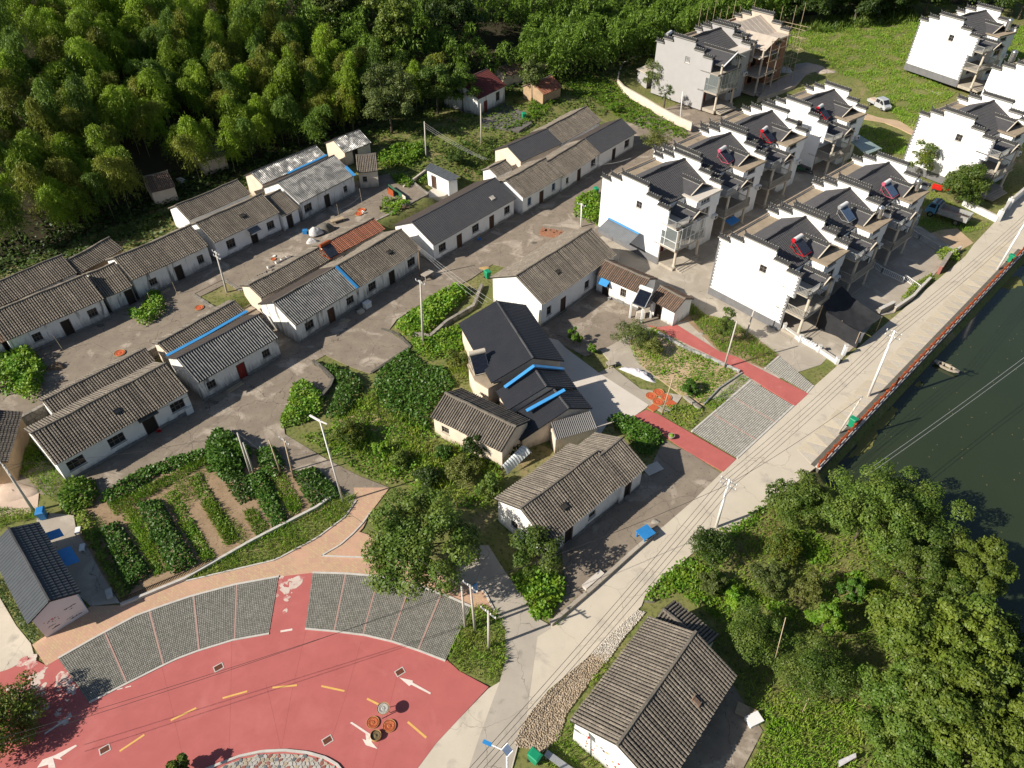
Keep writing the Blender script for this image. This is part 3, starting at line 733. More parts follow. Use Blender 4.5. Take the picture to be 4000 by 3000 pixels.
def window_unit(parent, loc, rz, w, h, frame='window_frame', glass='glass_dark', nv=3, nh=1, name='window', sill=True, bars=0):
    """window in its own frame: x along the wall, y inwards; origin at the opening's lower left on the wall face"""
    mb = MB(); t = .06
    for x in [0, w - t] + [w * k / nv - t / 2 for k in range(1, nv)]: mb.box(x, x + t, .10, .15, 0, h)
    for z in [0, h - t] + [h * k / (nh + 1) - t / 2 for k in range(1, nh + 1)]: mb.box(t, w - t, .105, .145, z, z + t)
    o = mb.build(name, frame, parent, loc, (0, 0, rz))
    g = MB(); g.quad((0, .16, 0), (w, .16, 0), (w, .16, h), (0, .16, h)); g.build('pane', glass, o)
    if sill:
        s_ = MB(); s_.box(-.06, w + .06, -.05, .06, -.07, -.003); s_.build('sill', 'concrete', o)
    if bars:
        b_ = MB()
        for k in range(bars): b_.box(w * (k + .5) / bars - .012, w * (k + .5) / bars + .012, .03, .05, .01, h - .01)
        b_.build('window_bars', 'metal_galv', o)
    return o
def door_unit(parent, loc, rz, w, h, m='wood_door', open_=False):
    mb = MB(); t = .07
    mb.box(0, t, .02, .16, 0, h - .003); mb.box(w - t, w, .02, .16, 0, h - .003); mb.box(t, w - t, .02, .16, h - t, h - .003)
    o = mb.build('door_frame', 'window_frame', parent, loc, (0, 0, rz))
    d = MB()
    if open_:
        d.quad((t, .17, 0), (w - t, .17, 0), (w - t, .17, h - t), (t, .17, h - t)); d.build('door', 'doorway_shade', o)  # no leaf: a flat dark sheet paints the unlit interior of the open doorway
    else:
        hw = (w - 2 * t) / 2
        for k in (0, 1):
            x0 = t + k * hw
            d.box(x0 + .004, x0 + hw - .004, .09, .13, 0, h - t)
            d.box(x0 + .08, x0 + hw - .08, .078, .092, .15, h * .45); d.box(x0 + .08, x0 + hw - .08, .078, .092, h * .52, h - t - .12)
        d.build('door', m, o)
        hd = MB(); hd.box(t + hw - .10, t + hw - .06, .05, .09, h * .45, h * .53); hd.build('door_handle', 'steel', o)
    return o

def col_profile(S, course, r=.082, seg=4):
    """one run of overlapping half-round tiles along +y (length S)"""
    mb = MB()
    n = max(2, int(round(S / course))); c = S / n
    prof = [math.pi * k / (seg - 1) for k in range(seg)]
    rings = []
    for i in range(n):
        for y, k in ((i * c, 1.16), ((i + 1) * c, .92)):
            rings.append([(-math.cos(a) * r * k, y, math.sin(a) * r * .82 * k + .012 * (k - .9) * 4) for a in prof])
    vs = [p for g in rings for p in g]
    fs = []
    for i in range(len(rings) - 1):
        for j in range(seg - 1): fs.append((i * seg + j, i * seg + j + 1, (i + 1) * seg + j + 1, (i + 1) * seg + j))
    fs.append(tuple(range(seg - 1, -1, -1)))
    mb.add(vs, [f[::-1] for f in fs])
    return mb
def sag_fn(L, amt, seed):
    a, b = seed * 1.7 % 6.28, seed * 2.9 % 6.28
    return lambda x: -amt * math.sin(math.pi * min(1, max(0, x / L))) * .9 + amt * .5 * math.sin(x * .9 + a) + amt * .3 * math.sin(x * 2.1 + b)
def sheet_roof(L, S, period, amp, course, lip, prof, sag):
    """ribbed roofing: x across, y up the slope"""
    npd = max(1, int(round(L / period))); per = L / npd; k = len(prof)
    xs = [per * (i + j / k) for i in range(npd) for j in range(k)] + [L]
    hs = [prof[j] * amp for i in range(npd) for j in range(k)] + [prof[0] * amp]
    n = max(1, int(round(S / course))); c = S / n
    V, Qs = [], []
    for i in range(n):
        for y, l in ((i * c, lip), ((i + 1) * c, 0.0)):
            V += [(x, y, h + l + sag(x)) for x, h in zip(xs, hs)]
    w = len(xs)
    V = np.array(V); rows = 2 * n
    g = np.arange(rows * w).reshape(rows, w)
    return V, np.stack([g[:-1, :-1], g[:-1, 1:], g[1:, 1:], g[1:, :-1]], -1).reshape(-1, 4)
PROF_TILE = (0, .7, 1, .7, 0, -.05)
PROF_CORR = (-.7, -.7, 1, -.7)
PROF_RIB = (0, 1, 1, 0, 0, 0, 0, 0)
TIDX = [0]
def slope(root, L, S, ang, origin, rz, style, seed, indiv, x0=0.0, part='roof_slope'):
    """one roof slope in the house frame: origin = eave start, rz = 0 front / pi rear"""
    o = put(part, None, root, origin, (0, 0, rz))
    tilt = (ang, 0, 0)
    sag = sag_fn(L, .06 if style in ('tile', 'warm', 'red', 'mass') else .006, seed)
    mb = MB()
    nn = 10
    xs = [L * i / nn for i in range(nn + 1)]
    mb.add([(x, y, sag(x) + zz) for zz in (-.015, -.10) for x in xs for y in (0, S)],
           [(2 * i, 2 * i + 2, 2 * i + 3, 2 * i + 1) for i in range(nn)] + [(2 * (nn + 1) + 2 * i + 1, 2 * (nn + 1) + 2 * i + 3, 2 * (nn + 1) + 2 * i + 2, 2 * (nn + 1) + 2 * i) for i in range(nn)]
           + [(2 * (nn + 1) + 2 * i, 2 * (nn + 1) + 2 * i + 2, 2 * i + 2, 2 * i) for i in range(nn)] + [(0, 1, 2 * nn + 3, 2 * nn + 2), (2 * nn + 1, 2 * nn, 4 * nn + 2, 4 * nn + 3)])
    mb.build('roof_base', 'roof_under', o, (0, 0, 0), tilt)
    if style in ('tile', 'warm', 'red', 'mass'):
        n = int(round(L / .245)); sp = L / n
        m = {'tile': 'tile_grey', 'mass': 'tile_grey_mass', 'warm': 'tile_warm', 'red': 'tile_red'}[style]
        course = .27 if indiv else .33
        if indiv:
            mes = [col_profile(S + .05 * k, course).mesh('tile_run', m) for k in range(3)]
            for i in range(n):
                x = (i + .5) * sp
                put('tile_run', mes[rnd.randint(0, 2)], o, (x, -.05 * rnd.random(), sag(x) + rnd.uniform(-.012, .012)), (ang, 0, rnd.uniform(-.011, .011)))
        else:
            base = col_profile(S, course, seg=4)
            V0 = np.array(base.v); F0 = [f for f in base.f if len(f) == 4]
            V, Qs = [], []
            for i in range(n):
                x = (i + .5) * sp
                V.append(V0 + np.array([x + rnd.uniform(-.014, .014), -.05 * rnd.random(), sag(x) + rnd.uniform(-.012, .012)])); Qs.append(np.array(F0) + i * len(V0))
            t = put('tile_courses', np_mesh('tile_courses', np.concatenate(V), np.concatenate(Qs), m), o, (0, 0, 0), tilt)
            t['kind'] = 'stuff'
    elif style in ('dark', 'villa', 'back', 'slate', 'maroon', 'panel'):
        m = {'dark': 'tile_dark', 'villa': 'tile_villa', 'back': 'tile_dark_back', 'slate': 'tile_slate', 'maroon': 'tile_maroon', 'panel': 'black_panel'}[style]
        V, Qs = sheet_roof(L, S, .30, .05 if style != 'back' else .02, .38, .03, PROF_TILE, sag)
        put('roof_tiles', np_mesh('roof_tiles', V, Qs, m), o, (0, 0, .0), tilt)
    elif style in ('gloss', 'grey'):
        V, Qs = sheet_roof(L, S, .27, .05, .62, .012, PROF_CORR, sag)
        put('roof_sheets', np_mesh('roof_sheets', V, Qs, {'gloss': 'sheet_glossy', 'grey': 'sheet_grey'}[style]), o, (0, 0, .03), tilt)
    elif style == 'flat':
        pass
    return o
def solve_house(r, eL, eR, rL, rR, z0, hw, tan=.5):
    ze = z0 + hw
    EL, ER = q(r, *eL, ze), q(r, *eR, ze)
    L = math.dist(EL[:2], ER[:2]); u = ((ER[0] - EL[0]) / L, (ER[1] - EL[1]) / L); n = (-u[1], u[0])
    lo, hi = ze, ze + 5
    for _ in range(50):
        m = (lo + hi) / 2
        d = sum((p[0] - EL[0]) * n[0] + (p[1] - EL[1]) * n[1] for p in (q(r, *rL, m), q(r, *rR, m))) / 2
        if d * tan > m - ze: lo = m
        else: hi = m
    return EL, L, math.atan2(u[1], u[0]), d, ze, m
def gable_house(name, label, r, eL, eR, rL, rR, z0=0.0, hw=2.7, front='tile', back='tile', wall='whitewash', windows=(), doors=(), cat='house', indiv=False, tan=.5, half=None, back_half=None, plinth=True, over=.32, gover=.14, win=(1.25, 1.15), winm='window_frame', group=None, ridge=True, gable_wins=(), split=None, dw=(1.0, 2.0), doorm='wood_door', ext=(0, 0), gext=None):
    EL, L, rz, d, ze, zr = solve_house(r, eL, eR, rL, rR, z0, hw, tan)
    if half: d = half; zr = ze + d * tan
    root = thing(name, label, cat, (EL[0], EL[1], z0), rz, group)
    if ext[0] or ext[1]:
        root.location = (EL[0] - math.cos(rz) * ext[0], EL[1] - math.sin(rz) * ext[0], z0); L += ext[0] + ext[1]
    hz, rzz = hw, zr - z0
    bd = back_half or d                                  # horizontal run of the rear slope
    zb = rzz - bd * tan                                  # rear eave height
    ang = math.atan(tan)
    TIDX[0] += 1; seed = TIDX[0] * 1.37
    # walls
    y0, y1, xa, xb = over, d + bd - over, gover, L - gover
    if gext: xa, xb = gext[0], L - gext[1]
    zf = hz + over * tan - .11; zbk = zb + over * tan - .11; zt = rzz - .11
    W, H = win
    ops, wl, dl = [], [], []
    for f in windows:
        f, ww, hh = (f if isinstance(f, tuple) else (f, W, H))
        x = (xb - xa) * f - ww / 2; s_ = .95; hh = min(hh, zf - s_ - .12)
        ops.append((x, x + ww, s_, s_ + hh)); wl.append((x, s_, ww, hh))
    for f in doors:
        f, dm, op = (f if isinstance(f, tuple) else (f, doorm, False))
        x = (xb - xa) * f - dw[0] / 2; hh = min(dw[1], zf - .12)
        ops.append((x, x + dw[0], 0, hh)); dl.append((x, hh, dm, op))
    mb = MB()
    wall_face(mb, (xa, y0), (1, 0), xb - xa, 0, zf, ops)
    wall_face(mb, (xb, y0), (0, 1), y1 - y0, 0, min(zf, zbk), [])
    wall_face(mb, (xb, y1), (-1, 0), xb - xa, 0, zbk, [])
    gops = [(y1 - y0) * f - .4 for f in gable_wins]
    wall_face(mb, (xa, y1), (0, -1), y1 - y0, 0, min(zf, zbk), [(g, g + .8, .9, 1.8) for g in gops])
    zl = min(zf, zbk)
    for x, o_ in ((xa, 1), (xb, 0)):
        pts = [(x, y0, zl), (x, y0, zf), (x, d, zt), (x, y1, zbk), (x, y1, zl)]
        pts = [p for i, p in enumerate(pts) if not (i in (0, 4) and abs(p[2] - (zf if i == 0 else zbk)) < 1e-6)]
        mb.add(pts if o_ else pts[::-1], [tuple(range(len(pts)))][:1])
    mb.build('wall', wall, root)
    for x, s_, ww, hh in wl: window_unit(root, (xa + x, y0, s_), 0, ww, hh, winm, nv=3, nh=1)
    for g in gops: window_unit(root, (xa, y1 - g, .9), -math.pi / 2, .8, .9, winm, nv=2, nh=1)
    for x, hh, dm, op in dl: door_unit(root, (xa + x, y0, .0), 0, dw[0], hh, dm, op)
    if plinth:
        cuts = sorted([(x - .02, x + dw[0] + .02) for x, _, _, _ in dl])
        segs, c = [], 0
        for a, b in cuts: segs.append((c, a)); c = b
        segs.append((c, xb - xa))
        for a, b in segs:
            x = a
            while x < b - .05:
                w = min(b - x, rnd.uniform(.7, 1.6)); pl = MB(); pl.box(xa + x + .01, xa + x + w - .01, y0 - rnd.uniform(.04, .09), y0 - .003, -.05, rnd.uniform(.26, .42)); pl.build('plinth_stone', 'stone_plinth', root); x += w
    S1, S2 = d / math.cos(ang), bd / math.cos(ang)
    if split:                                            # front slope in two materials, (fraction, style a, style b)
        f, sa, sb = split
        slope(root, L * f - .12, S1, ang, (0, 0, hz), 0, sa, seed, indiv)
        slope(root, L * (1 - f) - .12, S1, ang, (L * f + .12, 0, hz), 0, sb, seed, indiv)
        fl = MB(); fl.box(L * f - .15, L * f + .15, -.02, S1, -.02, .14); fl.build('flashing', 'blue_flash', root, (0, 0, hz), (ang, 0, 0))
    else:
        slope(root, L, S1, ang, (0, 0, hz), 0, front, seed, indiv)
    if isinstance(back, tuple):
        f, sa, sb = back
        slope(root, L * (1 - f) , S2, ang, (L, d + bd, zb), math.pi, sb, seed, indiv)
        slope(root, L * f, S2, ang, (L * f, d + bd, zb), math.pi, sa, seed + 1, indiv)
    else:
        slope(root, L, S2, ang, (L, d + bd, zb), math.pi, back, seed, indiv)
    if ridge:
        tl = front in ('tile', 'warm', 'red', 'mass')
        sg = sag_fn(L, .06 if tl else .006, seed)
        rb = MB(); n = max(4, int(L / (.3 if tl else .8)))
        for i in range(n):
            a, b = L * i / n, L * (i + 1) / n
            k = rnd.uniform(-.012, .012) if tl else 0
            w = .13 if tl else .11; h = .13 if tl else .09
            rb.add([(a, d - w, rzz + sg(a) - .03), (b, d - w, rzz + sg(b) - .03), (b, d - w * .55, rzz + sg(b) + h + k), (a, d - w * .55, rzz + sg(a) + h + k),
                    (a, d + w * .55, rzz + sg(a) + h + k), (b, d + w * .55, rzz + sg(b) + h + k), (b, d + w, rzz + sg(b) - .03), (a, d + w, rzz + sg(a) - .03)],
                   [(0, 1, 2, 3), (3, 2, 5, 4), (4, 5, 6, 7), (0, 3, 4, 7), (1, 6, 5, 2)])
        rb.build('ridge', 'ridge_tile' if tl else MT['tile_dark'], root)
    root['dim'] = (L, d, hz, rzz)
    return root

H1 = gable_house('tiled_house', 'long grey tiled white house above the vegetable garden, three barred windows', 4, (340, 1370), (1165, 912), (190, 1180), (1028, 738), windows=((.11, 1.5, 1.1), (.41, 1.5, 1.1), (.90, 1.4, 1.1)), doors=((.665, 'wood_door', True),), indiv=True, dw=(1.25, 2.05))
gable_house('tiled_annex', 'narrow grey tiled rear annex behind the long garden house', 4, (327, 1055), (963, 722), (262, 972), (895, 655), indiv=True, wall='whitewash_worn', plinth=False, tan=.45, hw=2.6)
gable_house('sheet_roof_house', 'white house with glinting ribbed roof and a red door', 4, (1220, 865), (1722, 582), (1095, 715), (1590, 440), front='gloss', back='back', wall='whitewash_worn', windows=((.13, .95, .95), (.83, .9, .95)), doors=((.5, 'door_red', False),))
gable_house('tiled_annex', 'grey tiled rear annex with blue flashing behind the red-door house', 4, (1035, 682), (1510, 410), (985, 608), (1450, 358), indiv=True, plinth=False, tan=.42, hw=2.75, wall='plaster_cream')
H3 = gable_house('half_sheet_house', 'long white house roofed half in glinting ribs and half in grey tiles, blue strip between', 4, (1825, 510), (2604, 35), (1690, 350), (2484, -80), wall='whitewash_worn', windows=((.09, 1.2, 1.1), (.40, 1.1, 1.0), (.58, 1.2, 1.1), (.92, 1.3, 1.1)), doors=((.25, 'wood_door', False), (.745, 'wood_door', True)), indiv=True, half=3.25, split=(.455, 'gloss', 'tile'), back=(.455, 'back', 'mass'))
gable_house('tiled_annex', 'long rear annex roofed in grey tiles beside the solar panel', 4, (1612, 338), (2045, 96), (1515, 240), (1990, 0), indiv=True, plinth=False, tan=.4, wall='plaster_cream', half=2.0, hw=2.9)
gable_house('red_tile_annex', 'short rear annex with patched red roof tiles', 2, (0, 1585), (325, 1411), (-64, 1501), (262, 1350), front='red', back='mass', plinth=False, tan=.4, wall='plaster_cream', half=2.0, hw=2.9)
H4 = gable_house('dark_roof_house', 'long white house with black interlocking tile roof and one skylight', 2, (625, 1515), (1132, 1225), (490, 1375), (1000, 1093), front='dark', back='back', windows=((.10, 1.3, 1.1), (.50, 1.3, 1.1), (.91, 1.2, 1.1)), doors=((.30, 'wood_door', False), (.705, 'wood_door', False)))
gable_house('tiled_house', 'grey tiled white house with two blue-framed windows', 2, (1180, 1225), (1425, 1080), (1070, 1110), (1325, 968), windows=((.17, .8, 1.1), (.80, .8, 1.1)), doors=(.48,), winm='frame_blue', ridge=True, front='mass', back='mass')
gable_house('tiled_house', 'grey tiled white house between the blue windows and the black roof', 2, (1425, 1095), (1655, 945), (1345, 980), (1555, 858), windows=((.14, .7, .9), (.86, 1.3, 1.1)), doors=(.46,), front='mass', back='mass', hw=2.55)
gable_house('dark_roof_house', 'white end house of the row with plain black tiled roof by the bushes', 2, (1655, 947), (1875, 820), (1560, 860), (1772, 728), windows=((.80, 1.4, 1.2),), doors=((.42, 'wood_door', True),), front='dark', back='back')
gable_house('dark_roof_annex', 'black tiled rear house with two white roof vents', 2, (1165, 1000), (1415, 885), (1080, 920), (1315, 797), front='dark', back='back', wall='plaster_cream', plinth=False, half=3.0)
gable_house('tiled_annex', 'grey tiled rear house with red patch and pale verge', 2, (1415, 885), (1662, 745), (1315, 790), (1575, 655), plinth=False, front='mass', back='mass')
gable_house('tiled_shed', 'little grey tiled lean-to between the rear houses', 2, (1015, 1090), (1118, 1035), (958, 1025), (1075, 985), plinth=False, front='mass', back='mass', half=1.6, hw=2.1, cat='shed')
# second row, one terrace up
gable_house('tiled_house', 'weathered white tiled house at the frame edge of the upper row', 4, (100, 575), (645, 340), (-10, 415), (540, 185), 1.6, wall='whitewash_worn', windows=((.26, .9, 1.0), (.85, 1.0, 1.0)), doors=((.56, 'wood_door', True),), front='mass', back='mass', ext=(1.0, 0))
gable_house('tiled_house', 'low orange-grey tiled house end cut by the frame', 4, (-260, 740), (80, 580), (-330, 600), (10, 450), 1.6, 2.2, wall='whitewash_worn', doors=((.9, 'wood_door', True),), front='warm', back='warm', plinth=False)
gable_house('tiled_annex', 'grey tiled rear range behind the weathered upper house', 4, (-60, 415), (480, 180), (-160, 330), (410, 98), 1.6, 2.8, wall='whitewash_worn', front='mass', back='mass', plinth=False, half=2.6)
gable_house('tiled_link', 'short low tiled section with an open doorway between two weathered houses', 4, (650, 335), (822, 262), (545, 190), (712, 118), 1.6, 2.4, wall='whitewash_worn', doors=((.82, 'doorway_shade', True),), front='mass', back='mass')
gable_house('tiled_house', 'tiled white house with black damp streaks down its wall', 1, (815, 1729), (1290, 1515), (705, 1592), (1195, 1385), 1.6, 2.9, wall='whitewash_worn', windows=((.22, .9, .9), (.87, .8, 1.1)), doors=((.56, 'doorway_shade', True),), front='mass', back='mass')
gable_house('tiled_annex', 'plain brown tiled rear roof in front of the forest edge', 1, (490, 1690), (765, 1535), (405, 1590), (710, 1470), 1.6, 2.6, wall='earth_wall', front='mass', back='mass', plinth=False)
B4 = gable_house('tiled_house', 'tiled white house with a small metal door canopy', 1, (1322, 1500), (1728, 1310), (1212, 1385), (1610, 1190), 1.6, 2.8, windows=((.22, 1.2, 1.2), (.85, 1.1, 1.1)), doors=((.57, 'doorway_shade', True),), front='mass', back='mass')
gable_house('tiled_annex', 'grey tiled rear house with a white left end wall below the forest', 1, (1165, 1360), (1548, 1192), (1060, 1275), (1475, 1110), 1.6, 2.8, front='mass', back='mass', plinth=False)
gable_house('tiled_link', 'sunken tiled link beside the plastered parapet of the glinting roof', 1, (1745, 1335), (1850, 1280), (1650, 1210), (1735, 1165), 1.6, 2.4, doors=((.4, 'doorway_shade', True),), front='mass', back='mass')
gable_house('sheet_roof_house', 'white house under the brightest glinting ribbed roof below the forest', 1, (1850, 1257), (2195, 1080), (1718, 1115), (2098, 948), 1.6, 2.8, front='gloss', back='back', wall='whitewash_worn', windows=((.13, 1.3, 1.1), (.82, .7, .9)), doors=((.47, 'wood_door', True),))
gable_house('sheet_roof_annex', 'rear house with glinting ribbed roof and blue flashing at the forest edge', 1, (1620, 1140), (2020, 965), (1540, 1070), (1945, 900), 1.6, 2.9, front='gloss', back='back', plinth=False, wall='plaster_cream')
gable_house('tiled_shed', 'dark mossy tiled end house beside the glinting roof', 2, (150, 1064), (279, 1054), (75, 957), (200, 960), 1.6, 2.6, front='mass', back='mass', wall='plaster_cream', plinth=False, windows=((.3, .6, .8),), cat='house', tan=.45)
# sheds at the forest edge
gable_house('forest_shed', 'small shed with collapsed dark roof and white sacks at the forest foot', 1, (930, 1190), (1085, 1150), (905, 1090), (1050, 1050), 1.7, 2.2, front='warm', back='mass', wall='plaster_cream', plinth=False, cat='shed')
gable_house('forest_shed', 'square plaster shed in deep shade under the bamboo', 1, (1245, 1000), (1400, 950), (1195, 930), (1335, 890), 1.7, 2.3, front='mass', back='mass', wall='plaster_cream', plinth=False, cat='shed')
gable_house('forest_shed', 'shed with dark glinting corrugated roof beside the grey tree', 2, (75, 945), (240, 880), (0, 860), (170, 800), 1.7, 2.2, front='gloss', back='back', wall='plaster_cream', plinth=False, cat='shed', doors=((.4, 'doorway_shade', True),))
gable_house('red_roof_house', 'white house with maroon tiled roof in front of the bamboo', 2, (900, 612), (1072, 527), (797, 492), (964, 425), 1.5, 3.0, front='maroon', back='maroon', wall='whitewash_worn', windows=((.74, 1.1, 1.5),), doors=((.28, 'door_red', False),))
gable_house('brick_shed', 'small earthen shed with orange tiled roof behind the slim tree', 2, (1345, 565), (1418, 535), (1300, 480), (1372, 462), 1.5, 2.0, front='red', back='warm', wall='earth_wall', plinth=False, cat='shed', ext=(1.8, 0))
gable_house('forest_shed', 'shadowed tiled hut behind the maroon roof', 2, (1060, 470), (1190, 440), (990, 420), (1110, 392), 1.6, 2.2, front='warm', back='mass', wall='plaster_cream', plinth=False, cat='shed')
# house at the left frame edge, earth walled
gable_house('earth_wall_shed', 'ochre earth-walled shed with sagging grey tiles at the frame edge', 4, (50, 1350), (140, 1040), (-90, 1290), (0, 1010), 0, 2.6, front='tile', back='tile', wall='earth_wall', plinth=False, indiv=True, cat='shed', tan=.4)
# middle group
M1 = gable_house('tiled_house', 'tall grey tiled house with cream end wall beside the green bin', 5, (1298, 380), (1753, 70), (1140, 205), (1595, -98), 0, 3.3, windows=((.10, .8, 1.2), (.62, .9, 1.1)), doors=((.29, 'wood_door', False), (.9, 'wood_door', True)), front='tile', back='mass', indiv=True, gext=(.14, .14))
M2 = gable_house('tiled_wing', 'white courtyard wing with brown tiles and a blue door awning', 5, (1618, 192), (1895, 312), (1695, 105), (1965, 230), 0, 2.6, front='warm', back='warm', windows=((.63, .8, 1.1),), doors=((.22, 'wood_door', True),), tan=.5)
gable_house('tiled_shed', 'small brick shed with orange-brown tiles at the end of the courtyard', 5, (1950, 345), (2108, 428), (2020, 262), (2170, 338), 0, 2.2, front='warm', back='warm', wall='whitewash', doors=((.35, 'doorway_shade', True),), plinth=False, cat='shed')
M4 = gable_house('panel_roof_house', 'house with large black panelled roof split by a pale mortar ridge', 5, (1428, 727), (1190, 380), (1240, 715), (1012, 355), 0, 3.4, front='panel', back='panel', wall='plaster_cream', plinth=False, tan=.42, back_half=4.4, gext=(.2, .2))
gable_house('panel_roof_house', 'lower black-roofed house with blue flashing against the taller gable', 5, (1505, 895), (1425, 783), (1325, 890), (1242, 770), 0, 2.9, front='panel', back='panel', wall='plaster_cream', plinth=False, tan=.42, back_half=4.0)
gable_house('panel_roof_house', 'lowest black-roofed house of the stepped three, with blue flashing', 5, (1602, 1020), (1500, 895), (1510, 1020), (1432, 905), 0, 2.5, front='panel', back='panel', wall='plaster_cream', plinth=False, tan=.42, half=2.6, back_half=5.0)
gable_house('tiled_house', 'small grey tiled cottage with cream wall in the overgrown garden', 5, (600, 1070), (1040, 1290), (690, 910), (1125, 1140), 0, 2.6, windows=((.17, .85, .8),), wall='plaster_cream', plinth=False, indiv=True)
M10 = gable_house('tiled_house', 'brown-grey tiled house beside the road with a blue tarp in its yard', 5, (1405, 1800), (1800, 1480), (1215, 1595), (1640, 1280), 0, 2.8, windows=((.62, .9, .8),), doors=((.30, 'wood_door', True),), indiv=True, ext=(1.4, 0), gable_wins=(.35,))
gable_house('tiled_wing', 'tiled wing set back at the end of the roadside house', 5, (1800, 1500), (1940, 1380), (1690, 1285), (1790, 1190), 0, 2.8, doors=((.35, 'wood_door', True),), indiv=True)
BR = gable_house('tiled_house', 'large grey tiled house with painted white end wall at the lower edge', 8, (2139, 1659), (2494, 1085), (1755, 1505), (2244, 825), 0, 2.8, indiv=True, ext=(2.0, 0), doors=((.3, 'doorway_shade', True), (.7, 'doorway_shade', True)), half=3.43)
gable_house('tiled_annex', 'short tiled annex in shade behind the large lower house', 8, (2360, 960), (2212, 760), (2090, 612), (2000, 690), 0, 2.4, indiv=True, half=1.6, plinth=False) if False else None
# ------------------------------------------------------------------ stepped-gable villas
VW, VD = 9.75, 9.65
STEPS = [(-.30, 1.05, 7.75), (1.05, 2.70, 8.45), (2.70, 6.75, 9.20), (6.75, 8.50, 8.15), (8.50, 10.10, 7.55)]    # from rear to front: d0, d1, wall top
def coping_mesh(l, tip):
    """tiled cap of a stepped wall: runs along -y from 0 to -l; tip=+1 upturned at the front end, -1 at the rear"""
    mb = MB()
    e0, e1 = .10, -l - .10
    for sx in (-1, 1):
        pts = [(0, e0, .27), (0, e1, .27), (sx * .33, e1, .07), (sx * .33, e0, .07)]
        mb.add(pts if sx > 0 else pts[::-1], [(0, 1, 2, 3)], 0)
        n = int((l + .2) / .19)
        for k in range(n):
            y = e0 - (k + .5) * (l + .2) / n
            a, b = Vector((sx * .03, y, .29)), Vector((sx * .345, y, .105))
            mb.bar(a, b, .085, .07, 0)
            mb.box(min(sx * .345, sx * .372), max(sx * .345, sx * .372), y - .045, y + .045, .02, .115, 1)
            mb.box(min(sx * .325, sx * .35), max(sx * .325, sx * .35), y - .045 + .095, y + .045 + .095, -.04, .05, 1)
    mb.box(-.33, .33, e1, e0, -.05, .055, 0)
    n = max(3, int(l / .28))
    for k in range(n):
        y = e0 - (k + .5) * (l + .2) / n
        mb.box(-.06, .06, y - .12, y + .12, .27, .36 + (.03 if k % 2 else 0), 0)
        mb.box(-.035, .035, y - .05, y + .05, .36, .43, 1)
    ye = e1 if tip > 0 else e0
    s = -1 if tip > 0 else 1
    mb.add([(-.06, ye, .27), (.06, ye, .27), (.06, ye + s * .16, .62), (-.06, ye + s * .16, .62), (-.06, ye - s * .35, .30), (.06, ye - s * .35, .30)], [(0, 1, 2, 3), (3, 2, 5, 4), (0, 3, 4), (1, 5, 2)], 0)
    return mb
COPING = {}
for i, (a, b, z) in enumerate(STEPS): COPING[i] = coping_mesh(b - a, 1 if i >= 3 else -1).mesh('coping', ['coping_dark', 'coping_light'])
def gable_poly(): # (y, z) outline
    D = VD
    p = [(D + .30, 0)]
    for a, b, z in STEPS: p += [(D - a, z), (D - b, z)]
    return p + [(D - 10.1, 4.8), (D - 9.5, 4.8), (D - 9.5, 0)]
def railing(parent, pts, h=.9, m='rail', gap=.16, name='railing', panel=False):
    mb = MB()
    for i in range(len(pts) - 1):
        a, b = Vector(pts[i]), Vector(pts[i + 1])
        L = (b - a).length; n = max(2, int(L / gap))
        mb.bar(a + Vector((0, 0, h)), b + Vector((0, 0, h)), .07, .06)
        mb.bar(a + Vector((0, 0, .12)), b + Vector((0, 0, .12)), .05, .05)
        for k in range(n + 1):
            p = a + (b - a) * (k / n)
            w = .085 if k in (0, n) else .04
            mb.bar(p, p + Vector((0, 0, h)), w)
    return mb.build(name, m, parent)
